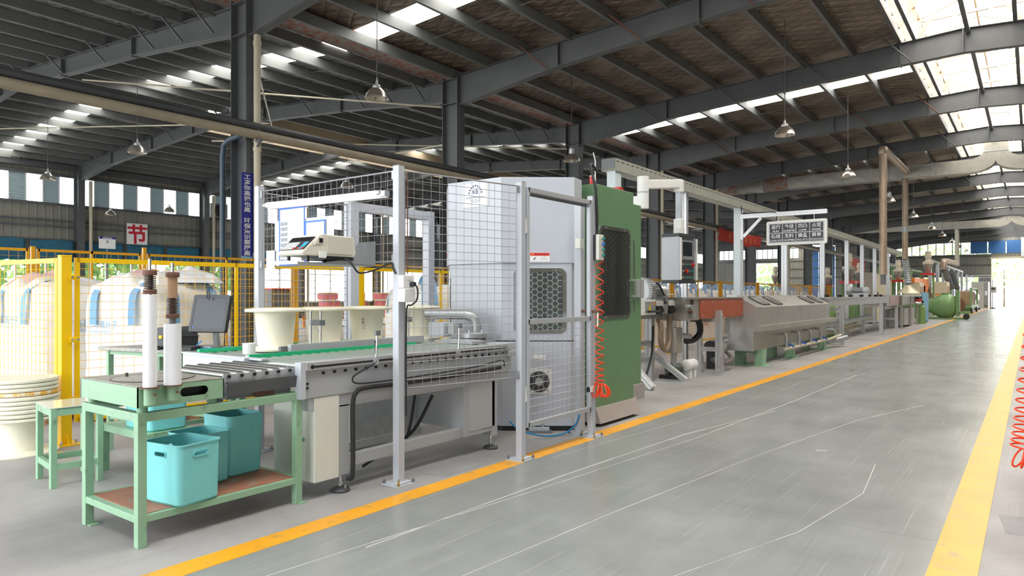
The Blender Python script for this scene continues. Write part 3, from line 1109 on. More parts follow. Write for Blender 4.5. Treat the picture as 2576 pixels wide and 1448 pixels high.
# turquoise open bins
def cut(o, cutter):
    k = cutter.build('cutter', BLACK)
    b = o.modifiers.new('holes', 'BOOLEAN')
    b.object = k
    b.solver = 'EXACT'
    bpy.context.view_layer.update()
    k.parent = o.parent
    bpy.context.view_layer.update()
    me = bpy.data.meshes.new_from_object(o.evaluated_get(bpy.context.evaluated_depsgraph_get()))
    o.modifiers.clear()
    o.data = me
    bpy.data.objects.remove(k)


def bin_thing(c, rz, h, w, d, label, rims=1):
    t = thing('storage_bin', label, 'bin', c, rz)
    tp = 0.95
    for q in range(rims):
        z = q * 0.05 + (0 if q == 0 else h - 0.16)
        hh = h if q == 0 else 0.165
        mm = M()
        lo, hi = rrect(w * tp, d * tp, 0.035, 6), rrect(w, d, 0.04, 6)
        li, hi2 = rrect(w * tp - 0.008, d * tp - 0.008, 0.033, 6), rrect(w - 0.008, d - 0.008, 0.037, 6)
        n = len(lo)
        f = 1 if q == 0 else 0.0

        def L(pl, zz):
            return [(a, b, zz) for a, b in pl]
        mid = [(a * 0.98, b * 0.98, z + hh * 0.5) for a, b in hi]
        if q == 0:
            base = rrect(w * tp - 0.03, d * tp - 0.03, 0.03, 6)
            vs = L(base, 0) + [(a, b, 0.015) for a, b in lo] + L(hi, hh) + L(hi2, hh) + [(a, b, 0.02) for a, b in li]
            mm.add(vs, [(k * n + i, k * n + (i + 1) % n, (k + 1) * n + (i + 1) % n, (k + 1) * n + i) for k in range(4) for i in range(n)] + [tuple(range(n - 1, -1, -1)), tuple(range(4 * n, 5 * n))])
            mm.build('tub', TURQ, t, local=True, smooth=True)
        else:
            vs = L(rrect(w + 0.002, d + 0.002, 0.04, 6), z) + L(rrect(w + 0.012, d + 0.012, 0.042, 6), z + hh) + L(rrect(w + 0.004, d + 0.004, 0.04, 6), z + hh) + L(rrect(w - 0.012, d - 0.012, 0.036, 6), z)
            mm.add(vs, [(k * n + i, k * n + (i + 1) % n, (k + 1) * n + (i + 1) % n, (k + 1) * n + i) for k in range(3) for i in range(n)])
            mm.build('nested_tub', TURQ, t, local=True, smooth=True)
        zr = z + hh
        ct = M()
        M().ring(rrect(w + 0.012, d + 0.012, 0.045, 6), rrect(w - 0.01, d - 0.01, 0.036, 6), (0, 0, zr - 0.006), XP, YP, ZP, 0.008).build('rim', TURQ, t, local=True, smooth=True)
        for sgn, ru, o in ((1, YP, (w / 2 * 0.99, 0, zr - 0.06)), (-1, YP, (-w / 2 * 0.99, 0, zr - 0.06)), (1, XP, (0, -d / 2 * 0.99, zr - 0.06))):
            nn = XP if ru is YP else YP
            M().ring(rrect(0.105, 0.036, 0.018, 5), rrect(0.094, 0.025, 0.0125, 5), Vector(o) - nn * 0.006, ru, ZP, nn, 0.013).build('handle_rim', TURQ, t, local=True)
            if q == 0:
                ct.slab(rrect(0.095, 0.026, 0.0125, 5), Vector(o) - nn * 0.03, ru, ZP, nn, 0.06)
        if q == 0:
            cut([c_ for c_ in t.children if c_.name.startswith('tub')][0], ct)
    return t


bin_thing((-4.07, 2.155, 0.178), R(8), 0.355, 0.335, 0.29, 'turquoise open bin at the front edge of the bench shelf')
bin_thing((-4.36, 2.42, 0.178), R(4), 0.33, 0.30, 0.27, 'turquoise open bin in the middle of the bench shelf')
bin_thing((-4.42, 2.70, 0.178), R(3), 0.35, 0.30, 0.27, 'double nested turquoise bin at the back of the bench shelf', 2)
q = thing('bin_stand', 'low green steel stand behind the bench carrying a turquoise bin', 'stand', (-5.55, 2.65, 0))
for (x, y) in ((-5.92, 2.5), (-5.2, 2.5), (-5.2, 2.82), (-5.92, 2.82)):
    M().box(x - 0.025, x + 0.025, y - 0.025, y + 0.025, 0, 0.37).build('leg', GREEN, q)
for a, b in (((-5.92, 2.5), (-5.2, 2.5)), ((-5.2, 2.5), (-5.2, 2.82)), ((-5.2, 2.82), (-5.92, 2.82)), ((-5.92, 2.82), (-5.92, 2.5))):
    M().bar((a[0], a[1], 0.345), (b[0], b[1], 0.345), 0.035, 0.05).build('rail', GREEN, q)
M().box(-5.94, -5.18, 2.48, 2.84, 0.37, 0.376).build('top', GREEN, q)
bin_thing((-5.42, 2.66, 0.376), R(0), 0.33, 0.42, 0.30, 'turquoise bin on the low green stand behind the bench')

# stool
t = thing('step_stool', 'small green steel stool with a reflective top beside the bench', 'stool', (-5.85, 2.19, 0))
for (x, y) in ((-6.05, 2.09), (-5.66, 2.04), (-5.63, 2.34), (-6.02, 2.39)):
    M().box(x - 0.02, x + 0.02, y - 0.02, y + 0.02, 0, 0.575).build('leg', GREEN, t, bevel=0.002)
cs = [(-6.05, 2.09), (-5.66, 2.04), (-5.63, 2.34), (-6.02, 2.39)]
for i in range(4):
    a, b = cs[i], cs[(i + 1) % 4]
    M().bar((a[0], a[1], 0.15), (b[0], b[1], 0.15), 0.03, 0.045).build('lower_rail', GREEN, t)
    M().bar((a[0], a[1], 0.545), (b[0], b[1], 0.545), 0.03, 0.05).build('top_rail', GREEN, t)
M().slab([(-6.075, 2.07), (-5.64, 2.01), (-5.605, 2.365), (-6.045, 2.42)], (0, 0, 0.575), XP, YP, ZP, 0.006).build('seat', mat('glossy_stool_top', (205, 210, 196), 0.1, spec=0.7), t)

# second table with computer
t = thing('computer_table', 'green framed work table with a worn steel top carrying the computer', 'table', (-6.0, 3.3, 0))
A, B = Vector((-6.72, 2.78, 0)), Vector((-5.76, 3.03, 0))
ux = (B - A).normalized()
uy = Vector((0.14, 1, 0)).normalized()
C2, D2 = B + uy * 0.55, A + uy * 0.55
mm = M()
mm.slab([(A.x, A.y), (B.x, B.y), (C2.x, C2.y), (D2.x, D2.y)], (0, 0, 0.898), XP, YP, ZP, 0.032)
mm.build('table_top', WORN, t, bevel=0.003)
ins = [A + ux * 0.06 + uy * 0.06, B - ux * 0.06 + uy * 0.06, C2 - ux * 0.06 - uy * 0.06, D2 + ux * 0.06 - uy * 0.06]
for p in ins:
    M().box(p.x - 0.022, p.x + 0.022, p.y - 0.022, p.y + 0.022, 0, 0.898).build('leg', GREEN, t)
for i in range(4):
    a, b = ins[i], ins[(i + 1) % 4]
    M().bar((a.x, a.y, 0.88), (b.x, b.y, 0.88), 0.035, 0.035).build('top_rail', GREEN, t)
    M().bar((a.x, a.y, 0.3), (b.x, b.y, 0.3), 0.035, 0.035).build('lower_rail', GREEN, t)

t = thing('touch_monitor', 'dark tilted touch screen monitor on a metal stand', 'monitor', (-5.75, 3.2, 0.93), R(0))
ru = Vector((0.88, 0.42, 0)).normalized()
nn = Vector((ru.y, -ru.x, 0))
nn = (nn * 0.955 + ZP * 0.26).normalized()
rv = nn.cross(ru).normalized()
rv = rv if rv.z > 0 else -rv
cc = Vector((-5.76, 3.29, 1.235))
mm = M()
mm.slab(rrect(0.35, 0.33, 0.012, 3), cc - nn * 0.045, ru, rv, nn, 0.045)
mm.build('housing', BLACK, t, bevel=0.002)
M().ring(rrect(0.352, 0.332, 0.013, 3), rrect(0.30, 0.272, 0.004, 3), cc, ru, rv, nn, 0.004).build('bezel', CHAR, t)
M().slab(rrect(0.30, 0.272, 0.004, 3), cc, ru, rv, nn, 0.002).build('screen', SCREEN, t)
M().slab(rrect(0.011, 0.011, 0.001, 2), cc + ru * -0.137 + rv * -0.127 + nn * 0.002, ru, rv, nn, 0.001).build('screen_icon', BLUEF, t)
for k in range(9):
    M().slab(rrect(0.004, 0.02, 0.001, 2), cc - nn * (0.01 + 0.004 * k) + ru * 0.1755, nn, rv, ru, 0.001).build('vent_slot', CHAR, t)
M().bar((-5.76, 3.36, 0.95), (-5.75, 3.34, 1.14), 0.06, 0.03).build('stand_neck', ALUCAST, t)
M().slab([(-0.09, -0.06), (0.1, -0.06), (0.1, 0.12), (-0.09, 0.12)], (-5.80, 3.27, 0.93), ru, Vector((-ru.y, ru.x, 0)), ZP, 0.02).build('stand_foot', ALUCAST, t, bevel=0.006)
for dx in (0.0, 0.035):
    M().stick((-5.80 + dx, 3.29, 1.36), (-5.795 + dx, 3.29, 1.43), 0.004).build('antenna', BLACK, t)

t = thing('label_printer', 'charcoal label printer with a yellow latch behind the film rolls', 'printer', (-6.1, 3.15, 0.93), R(14))
mm = M()
mm.prism([(-0.16, 0), (0.14, 0), (0.15, 0.09), (0.13, 0.165), (0.05, 0.185), (-0.12, 0.175), (-0.165, 0.14)], -0.14, 0.14, 'xz')
mm.build('housing', CHAR, t, local=True, bevel=0.012, seg=3)
M().prism([(-0.17, 0.07), (0.155, 0.095), (0.155, 0.1), (-0.17, 0.075)], -0.144, 0.144, 'xz').build('lid_seam', BLACK, t, local=True)
M().slab(rrect(0.035, 0.028, 0.005, 3), (0.02, -0.16, 0.1), XP, ZP, YP, 0.02).build('latch', YELP, t, local=True, bevel=0.002)
t = thing('keyboard', 'black computer keyboard at the front of the table', 'keyboard', (-5.88, 3.08, 0.93), R(20))
M().prism([(-0.07, 0), (0.07, 0), (0.07, 0.022), (-0.07, 0.012)], -0.19, 0.19, 'yz').build('case', BLACK, t, local=True)
for r in range(5):
    for c in range(14):
        M().cbox((-0.172 + 0.026 * c, -0.052 + 0.025 * r, 0.016 + r * 0.0019), (0.021, 0.02, 0.011)).build('key', CHAR, t, local=True) if (r * 14 + c) == 0 else None
_k0 = [c for c in t.children if c.name.startswith('key') and c.name != 'keyboard'][0]
for r in range(5):
    for c in range(14):
        if r or c:
            o = _k0.copy()
            COL.objects.link(o)
            o.parent = t
            o.location = (0.026 * c, 0.025 * r, r * 0.0019)
t = thing('computer_mouse', 'black computer mouse beside the keyboard', 'mouse', (-5.97, 2.93, 0.93))
mm = M()
for j, (zz, s) in enumerate(((0, 1), (0.012, 1.02), (0.024, 0.86), (0.033, 0.5))):
    for i in range(20):
        a = 2 * math.pi * i / 20
        mm.v.append((math.cos(a) * 0.055 * s, math.sin(a) * 0.034 * s, zz))
mm.f += [(j * 20 + i, j * 20 + (i + 1) % 20, (j + 1) * 20 + (i + 1) % 20, (j + 1) * 20 + i) for j in range(3) for i in range(20)] + [tuple(range(60, 80))]
mm.build('shell', BLACK, t, local=True, smooth=True)
mm = M().tube([(-5.76, 3.22, 1.0), (-5.77, 3.18, 0.96), (-5.74, 3.17, 0.94), (-5.68, 3.2, 0.936), (-5.6, 3.3, 0.936), (-5.575, 3.38, 0.945)], 0.005, 8)
tag(mm.build('network_cable', BLUEH, smooth=True), 'blue network cable looping from the monitor over the table edge', 'cable')

# ------------------------------------------------------------------ roller conveyor
t = thing('roller_conveyor', 'long grey roller conveyor frame leading into the wrapping machine', 'conveyor', (-4.7, 4.0, 0))
M().box(-3.94, -3.90, 2.9, 5.2, 0.735, 0.89).build('side_plate', MGREY2, t)
M().box(-3.965, -3.875, 2.9, 5.15, 0.888, 0.943).build('side_rail', ALU, t, bevel=0.003)
M().box(-3.876, -3.872, 2.93, 5.1, 0.905, 0.918).build('rail_slot', BLACK, t)
M().cyl((-3.874, 2.945, 0.912), (-3.871, 2.945, 0.912), 0.014, n=16).build('slot_hole', BLACK, t)
M().box(-4.0, -3.9, 2.9, 5.2, 0.70, 0.735).build('frame_flange', MGREY2, t)
M().box(-4.0, -3.91, 2.95, 5.2, 0.605, 0.70).build('main_beam', MGREY2, t, bevel=0.003)
M().box(-3.95, -3.885, 2.86, 2.9, 0.70, 0.945).build('end_bracket', MGREY, t)
bm = M()
for k in range(22):
    y = 3.05 + k * 0.096
    bm.cyl((-3.9, y, 0.862), (-3.888, y, 0.862), 0.011, n=8)
for z in (0.77, 0.80):
    bm.cyl((-3.9, 2.92, z), (-3.89, 2.92, z), 0.008, n=8)
tag(bm.build('axle_bolts', BLACK, t), kind='stuff')
M().box(-4.02, -3.91, 3.2, 3.29, 0.12, 0.62).build('leg', MGREY2, t, bevel=0.003)
M().box(-4.02, -3.9, 4.92, 5.0, 0.12, 0.62).build('leg', MGREY2, t, bevel=0.003)
M().box(-3.99, -3.93, 3.29, 4.56, 0.165, 0.25).build('lower_rail', MGREY2, t, bevel=0.003)
M().box(-4.06, -3.905, 4.54, 5.0, 0.17, 0.70).build('side_cabinet', MGREY2, t, bevel=0.003)
M().box(-3.906, -3.9, 4.6, 4.96, 0.21, 0.66).build('cabinet_cover', mat('cover_grey', (182, 185, 188), 0.42), t, bevel=0.002)
M().box(-5.2, -4.45, 3.75, 4.56, 0.2, 0.70).build('drive_housing', GALV, t)
M().box(-5.2, -4.06, 4.54, 4.575, 0.24, 0.70).build('drive_shield', MGREY2, t)
M().box(-5.2, -4.42, 3.7, 4.55, 0.14, 0.2).build('drive_plinth', MGREY2, t)
for (x, y) in ((-5.5, 3.2), (-5.5, 5.0)):
    M().box(x - 0.04, x + 0.04, y - 0.04, y + 0.04, 0.1, 0.74).build('leg', DGREY, t)
M().box(-5.52, -5.46, 2.95, 5.2, 0.74, 0.93).build('side_plate', MGREY2, t)
M().box(-5.5, -4.6, 2.915, 2.93, 0.745, 0.935).build('end_plate', MGREY, t)
M().box(-5.5, -4.4, 2.905, 2.96, 0.925, 0.938).build('end_lip', MGREY, t)
M().box(-4.62, -4.56, 2.87, 2.95, 0.745, 0.937).build('end_post', MGREY, t)
M().box(-4.72, -4.66, 2.95, 5.1, 0.8, 0.915).build('middle_beam', MGREY2, t)
M().box(-4.705, -4.665, 2.97, 4.72, 0.925, 0.945).build('strip_carrier', ALU, t)
M().box(-4.665, -4.653, 2.97, 4.72, 0.918, 0.952).build('wear_strip', BELT, t, bevel=0.002)
M().box(-5.44, -5.40, 3.0, 4.7, 0.925, 0.955).build('wear_strip', BELT, t, bevel=0.002)
M().box(-4.82, -4.775, 3.42, 4.95, 0.938, 0.995).build('guide_profile', MGREY2, t, bevel=0.002)
M().box(-4.86, -4.825, 3.36, 4.95, 0.945, 0.98).build('guide_profile', DGREY, t, bevel=0.002)
ROLLG = mat('zinc_roller', (196, 208, 200), 0.3, 0.6)
r0 = M().cyl((-4.65, 0, 0), (-3.965, 0, 0), 0.025, n=14).build('roller', ROLLG, t, local=True, smooth=True)
r1 = M().cyl((-5.44, 0, 0), (-4.73, 0, 0), 0.025, n=14).build('roller', ROLLG, t, local=True, smooth=True)
for k in range(24):
    for q, (r_, off) in enumerate(((r0, 4.7), (r1, 4.7))):
        o = r_ if k == 0 else r_.copy()
        if k:
            COL.objects.link(o)
            o.parent = t
        o.location = (4.7, 2.98 + k * 0.092 - 4.0, 0.903)
for (x, y) in ((-3.95, 3.24), (-3.95, 4.96)):
    f = M().lathe([(0.0, 0), (0.068, 0), (0.07, 0.01), (0.062, 0.022), (0.028, 0.034), (0.0, 0.036)], (x, y, 0.0), 28).build('levelling_foot', CHAR, t, smooth=True)
    M().cyl((x, y, 0.03), (x, y, 0.13), 0.011, n=12).build('foot_stem', CHROME, f)
    M().cyl((x, y, 0.045), (x, y, 0.06), 0.02, n=6).build('foot_nut', ROLLER, f)
    M().cyl((x + 0.045, y + 0.01, 0.02), (x + 0.045, y + 0.01, 0.05), 0.006, n=8).build('anchor_bolt', ROLLER, f)
# cabinet hung under the conveyor end
c = thing('control_cabinet', 'beige electrical cabinet under the near end of the conveyor', 'cabinet', (-4.14, 3.09, 0.11))
M().box(-4.38, -3.93, 2.99, 3.2, 0.11, 0.70).build('body', BEIGE, c, bevel=0.006)
d = M().box(-3.928, -3.905, 2.985, 3.195, 0.115, 0.695).build('door', BEIGE, c, bevel=0.004)
lk = M().lathe([(0, 0), (0.014, 0), (0.014, 0.008), (0.008, 0.012), (0, 0.012)], (-4.02, 2.978, 0.40), 16, 'y').build('door_lock', CHROME, c, smooth=True)
M().box(-3.933, -3.928, 2.99, 3.2, 0.11, 0.70).build('door_seal', BLACK, c)

# corrugated conduit and cables
def hose(name, pts, r, m, label, cat='cable', rib=0.0, n=10, sub=8, group=None):
    P = [Vector(p) for p in pts]
    out = []
    for i in range(len(P) - 1):
        p0, p1, p2, p3 = P[max(0, i - 1)], P[i], P[i + 1], P[min(len(P) - 1, i + 2)]
        for k in range(sub):
            s = k / sub
            out.append(0.5 * ((2 * p1) + (p2 - p0) * s + (2 * p0 - 5 * p1 + 4 * p2 - p3) * s * s + (3 * p1 - p0 - 3 * p2 + p3) * s ** 3))
    out.append(P[-1])
    rad = r
    if rib:
        L = 0
        fine, rad = [], []
        dense = []
        for i in range(len(out) - 1):
            d = (out[i + 1] - out[i]).length
            k = max(1, int(d / (rib / 2)))
            for j in range(k):
                dense.append(out[i].lerp(out[i + 1], j / k))
        out = dense
        rad = [r if i % 2 else r * 0.86 for i in range(len(out))]
    o = M().tube(out, rad, n).build(name, m, None, smooth=not rib)
    if label:
        tag(o, label, cat, group)
    return o


hose('conduit', [(-3.86, 5.0, 0.74), (-3.86, 4.4, 0.725), (-3.86, 3.8, 0.72), (-3.86, 3.4, 0.725), (-3.86, 3.31, 0.70), (-3.865, 3.285, 0.62), (-3.865, 3.285, 0.4), (-3.865, 3.285, 0.2), (-3.87, 3.28, 0.1), (-3.91, 3.27, 0.09)], 0.018, RUBBER, 'thick ribbed black conduit running down the conveyor leg', 'conduit', rib=0.012)
hose('sensor_cable', [(-3.872, 3.5, 1.06), (-3.865, 3.5, 0.98), (-3.86, 3.49, 0.9), (-3.86, 3.36, 0.85), (-3.86, 3.28, 0.81), (-3.86, 3.32, 0.765), (-3.865, 3.6, 0.755), (-3.865, 4.2, 0.76), (-3.865, 4.7, 0.775), (-3.865, 5.02, 0.8), (-3.87, 5.06, 0.74)], 0.006, RUBBER, 'thin black sensor cable hanging along the conveyor side')
hose('floor_cable', [(-4.3, 3.3, 0.3), (-4.25, 3.5, 0.18), (-4.2, 3.8, 0.15), (-4.1, 4.1, 0.26), (-4.05, 4.3, 0.55)], 0.014, RUBBER, 'sagging black cable under the conveyor')
hose('floor_cable', [(-4.3, 3.75, 0.02), (-4.2, 3.9, 0.12), (-4.15, 4.02, 0.12), (-4.12, 4.1, 0.3), (-4.1, 4.15, 0.6)], 0.012, RUBBER, 'black cable rising from the floor under the conveyor')
for i, (y, z1_) in enumerate(((3.5, 1.10), (4.42, 1.12))):
    s = thing('sensor_bracket', ('slim photoelectric sensor on a steel rod at the middle of the conveyor rail', 'slim photoelectric sensor on a rod behind the mesh panel')[i], 'sensor', (-3.865, y, 0.9))
    M().box(-3.874, -3.855, y - 0.02, y + 0.02, 0.885, 0.94).build('clamp', ALU, s)
    M().cyl((-3.862, y, 0.9), (-3.862, y + 0.01, z1_), 0.008, n=10).build('rod', CHROME, s, smooth=True)
    M().cbox((-3.862, y + 0.01, z1_ + 0.015), (0.03, 0.045, 0.036)).build('sensor_head', DGREY, s, bevel=0.003)
for i, (y, lab) in enumerate(((3.63, 'pair of steel guide rods with a clamp block between the first two spools'), (4.66, 'pair of steel guide rods with a clamp block past the third spool'))):
    s = thing('guide_rods', lab, 'bracket', (-4.8, y, 0.99))
    for dy in (0, 0.1):
        M().cyl((-4.8, y + dy, 0.99), (-4.8, y + dy, 1.26), 0.01, n=12).build('rod', CHROME, s, smooth=True)
    M().cbox((-4.795, y + 0.03, 1.165), (0.035, 0.1, 0.05)).build('clamp_block', ALUCAST, s, bevel=0.003)
    M().cbox((-4.79, y + 0.105, 1.16), (0.03, 0.05, 0.045)).build('clamp_block', DGREY, s, bevel=0.003)

# feed roller section between bench and conveyor
t = thing('feed_roller_table', 'short steel roller section on the bench feeding the conveyor', 'rollers', (-4.3, 2.6, 0.78))
M().box(-3.985, -3.975, 2.36, 2.88, 0.862, 0.905).build('side_rail', MGREY2, t)
M().box(-4.645, -4.635, 2.36, 2.88, 0.862, 0.905).build('side_rail', MGREY2, t)
M().prism([(-3.955, 0.862), (-3.925, 0.858), (-3.94, 0.782), (-3.946, 0.782), (-3.935, 0.853), (-3.955, 0.856)], 2.365, 2.90, 'xz').build('skirt', mat('dark_polished_steel', (105, 106, 108), 0.25, 0.6, var=0.1), t)
M().box(-4.6, -4.0, 2.4, 2.86, 0.745, 0.79).build('base_box', DGREY, t)
M().box(-4.05, -3.97, 2.58, 2.72, 0.745, 0.775).build('junction_box', RUST, t)
for k in range(6):
    y = 2.395 + k * 0.088
    q = M().cyl((-4.632, y, 0.895), (-3.99, y, 0.895), 0.026, n=18).build('roller', ROLLER, t, smooth=True)
    M().cyl((-3.974, y, 0.893), (-3.962, y, 0.893), 0.01, n=10).build('axle_bolt', BLACK, q)

# spools on the conveyor
def spool_prof(h=0.345, rf=0.245, rt=0.165, rb=0.14):
    return [(0.0, 0.02), (0.03, 0.0), (rf - 0.004, 0.0), (rf, 0.006), (rf, 0.016), (rf - 0.006, 0.022), (rb + 0.02, 0.026), (rb, 0.036), (rt, h - 0.04), (rt + 0.004, h - 0.032), (rt + 0.02, h - 0.03), (rf - 0.008, h - 0.026), (rf, h - 0.018), (rf, h - 0.008), (rf - 0.008, h), (rf - 0.05, h),
            (rf - 0.06, h + 0.006), (0.12, h + 0.006), (0.11, h), (0.05, h), (0.04, h - 0.03), (0.0, h - 0.03)]


sp0 = thing('cable_spool', 'white flanged plastic spool first on the conveyor, beside the white cup', 'spool', (-5.1, 3.5, 0.935), group='empty plastic spools on the conveyor')
M().lathe(spool_prof(), n=48).build('reel_body', CREAM, sp0, local=True, smooth=True)
for i, ((x, y), lab) in enumerate((((-5.14, 4.04), 'white plastic spool with faint marker scrawl, second along the conveyor'), ((-5.14, 4.54), 'white plastic spool with black stamped characters, third along the conveyor'), ((-5.12, 5.2), 'white plastic spool behind the wall socket, next to the bent grey pipe'))):
    s = dup(sp0, (x, y, 0.935), R(30 * i + 10), lab)
    if i == 1:
        s.rotation_euler = (0, 0, 0)
        for k, ch in enumerate('团集上上'):
            text(ch, 0.027, Vector((x, y, 1.165 - 0.028 * k)) + Vector((0.58, -0.81, 0)) * (0.1615 - 0.0022 * k), ZP, Vector((-0.81, -0.58, 0)), BLACK, s, 'stamp')
    if i == 0:
        s.rotation_euler = (0, 0, 0)
        for k in range(4):
            a = Vector((0.45, -0.89, 0))
            b = Vector((0.89, 0.45, 0))
            o_ = Vector((x, y, 1.085 + 0.012 * (k % 2))) + a * 0.153 + b * (-0.06 + 0.03 * k)
            M().stick(o_, o_ + b * 0.02 + ZP * (0.02 if k % 2 else -0.015), 0.0018).build('marker_scrawl', BLUEP if k < 3 else DRED, s)
t = thing('plastic_cup', 'small white cup standing at the conveyor end plate', 'cup', (-4.86, 3.1, 0.938))
M().lathe([(0, 0), (0.044, 0), (0.047, 0.02), (0.05, 0.085), (0.046, 0.085), (0.043, 0.01), (0, 0.008)], n=28).build('cup_body', WHITE, t, local=True, smooth=True)

# nested spool stack by the yellow post
zb = 0.0
sx_, sy_ = -7.157, 2.33
b0 = thing('cable_spool', 'white plastic spool standing on the floor under the nested stack', 'spool', (sx_, sy_, 0), group='nested spool stack by the yellow post')
M().lathe(spool_prof(0.33, 0.285, 0.178, 0.155), n=48).build('reel_body', CREAM, b0, local=True, smooth=True)
ORGS = mat('orange_stained_rim', (240, 180, 60), 0.5, var=0.1, dirt=(244, 236, 214), dirt_amt=0.4)
for k in range(9):
    z = 0.338 + k * 0.037
    q = thing('cable_spool', ('nested white spool, %s from the bottom of the stack by the yellow post' % ordinal(k + 1) if k != 5 else 'orange stained nested spool in the stack by the yellow post'), 'spool', (sx_ + rnd.uniform(-0.006, 0.006), sy_ + rnd.uniform(-0.006, 0.006), z), group='nested spool stack by the yellow post')
    M().lathe([(0.0, 0.0), (0.27, 0.0), (0.281, 0.004), (0.285, 0.012), (0.285, 0.026), (0.279, 0.034), (0.2, 0.036), (0.15, 0.036), (0.0, 0.036)], n=48).build('reel_body', ORGS if k == 5 else CREAM, q, local=True, smooth=True)

# ------------------------------------------------------------------ grey machine guard
def guard_post(x, y, h, label, plate=True, w=0.062):
    t = thing('guard_post', label, 'post', (x, y, 0))
    M().box(x - w / 2, x + w / 2, y - w / 2, y + w / 2, 0.02, h).build('post_tube', PGREY, t, bevel=0.004)
    M().box(x - w / 2 - 0.001, x + w / 2 + 0.001, y - w / 2 - 0.001, y + w / 2 + 0.001, h, h + 0.004).build('end_cap', PGREY, t)
    if plate:
        M().box(x - 0.09, x + 0.09, y - 0.09, y + 0.09, 0, 0.012).build('floor_plate', PGREY, t, bevel=0.002)
        M().box(x - 0.07, x + 0.07, y - 0.07, y + 0.07, 0.012, 0.024).build('base_plate', PGREY, t, bevel=0.002)
        for sx in (-1, 1):
            for sy in (-1, 1):
                q = M().cyl((x + sx * 0.075, y + sy * 0.075, 0.012), (x + sx * 0.075, y + sy * 0.075, 0.06 if sx * sy < 0 else 0.04), 0.007, n=8)
                q.cyl((x + sx * 0.075, y + sy * 0.075, 0.012), (x + sx * 0.075, y + sy * 0.075, 0.028), 0.013, n=6)
                q.build('anchor_bolt', BRASS if sx * sy < 0 else DGREY, t)
    return t


def mesh_panel(p, q, z0, z1, label, du=0.075, dv=0.065, clips=True, name='mesh_screen'):
    t = thing(name, label, 'mesh panel', ((p[0] + q[0]) / 2, (p[1] + q[1]) / 2, z0))
    mm = M().wiremesh(p, q, z0, z1, du, dv, 0.0022)
    mm.build('wire_mesh', WIRE, t)
    mm = M()
    for z in (z0, z1):
        mm.cyl((p[0], p[1], z), (q[0], q[1], z), 0.006, n=8)
    for a in (p, q):
        mm.cyl((a[0], a[1], z0), (a[0], a[1], z1), 0.004, n=6)
    mm.build('edge_rod', WIRE, t, smooth=True)
    if clips:
        d = (Vector((q[0], q[1], 0)) - Vector((p[0], p[1], 0))).normalized()
        n = Vector((d.y, -d.x, 0))
        for a, s in ((p, 1), (q, -1)):
            for z in (z0 + 0.02, z1 - 0.03):
                o = Vector((a[0], a[1], z)) - d * (s * 0.012) + n * 0.012
                k = M().slab(rrect(0.05, 0.062, 0.004, 2), o, d, ZP, n, 0.005)
                for dz in (-0.016, 0.016):
                    k.cyl(o + ZP * dz + n * 0.005, o + ZP * dz + n * 0.012, 0.007, n=8)
                k.build('clip', GALV, t)
    return t


P0, P1, P2, P3, P4, P5 = (-5.53, 3.63), (-3.745, 3.615), (-3.47, 4.77), (-3.47, 5.95), (-5.6, 4.74), (-5.58, 5.86)
guard_post(*P0, 2.36, 'pale grey square guard post behind the first spool')
guard_post(*P1, 2.345, 'tall pale grey guard post with the white wall socket')
guard_post(*P2, 2.35, 'tall pale grey guard post on the yellow line hinging the gate')
guard_post(*P3, 2.36, 'pale grey guard post carrying the push button box')
guard_post(-3.63, 5.99, 2.3, 'pale grey guard post just inside the gate latch', w=0.08)
mesh_panel((P0[0] + 0.045, P0[1]), (P1[0] - 0.045, P1[1]), 1.645, 2.315, 'high wire mesh panel holding the posters and tube lamp')
mesh_panel((P1[0] + 0.015, P1[1] + 0.05), (P2[0] - 0.012, P2[1] - 0.05), 0.70, 2.315, 'tall wire mesh panel in front of the wrapping machine')
mesh_panel((P0[0], P0[1] + 0.05), (P4[0], P4[1] - 0.06), 0.55, 2.31, 'wire mesh panel on the far side of the conveyor', clips=False)
t = thing('guard_doorway', 'grey square steel door frame on the far side of the conveyor', 'doorway', (-5.59, 5.3, 0))
M().box(P4[0] - 0.055, P4[0] + 0.055, P4[1] - 0.055, P4[1] + 0.055, 0, 2.35).build('jamb', PGREY, t, bevel=0.004)
M().box(P5[0] - 0.05, P5[0] + 0.05, P5[1] - 0.05, P5[1] + 0.05, 0, 2.35).build('jamb', PGREY, t, bevel=0.004)
M().bar((P4[0], P4[1] + 0.055, 2.30), (P5[0], P5[1] - 0.05, 2.30), 0.08, 0.09).build('header', PGREY, t, bevel=0.004)

t = thing('guard_gate', 'grey steel gate with a mesh lower half in front of the wrapping machine', 'gate', (-3.47, 5.36, 0.28))
gx, ga, gb = -3.455, 4.835, 5.885
for y in (ga, gb):
    M().box(gx - 0.02, gx + 0.02, y - 0.02, y + 0.02, 0.265, 2.315).build('stile', DGREY if False else PGREY, t, bevel=0.002)
for z, w in ((2.295, 0.04), (1.165, 0.045), (0.285, 0.04)):
    M().box(gx - 0.02, gx + 0.02, ga, gb, z - w / 2, z + w / 2).build('rail', MGREY2, t, bevel=0.002)
M().box(gx - 0.03, gx - 0.02, ga, gb, 2.25, 2.275).build('top_strip', DGREY, t)
M().wiremesh((gx, ga + 0.02), (gx, gb - 0.02), 0.305, 1.145, 0.075, 0.065, 0.0022).build('wire_mesh', WIRE, t)
for z in (1.98, 0.55):
    h = M().cyl((gx + 0.01, ga - 0.03, z - 0.06), (gx + 0.01, ga - 0.03, z), 0.012, n=10)
    h.cyl((gx + 0.01, ga - 0.03, z + 0.003), (gx + 0.01, ga - 0.03, z + 0.06), 0.01, n=10)
    h.build('hinge', WHITE, t, smooth=True)
M().cyl((gx - 0.1, gb + 0.02, 1.235), (gx + 0.1, gb + 0.02, 1.235), 0.014, n=12).build('latch_bolt', RUST, t, smooth=True)
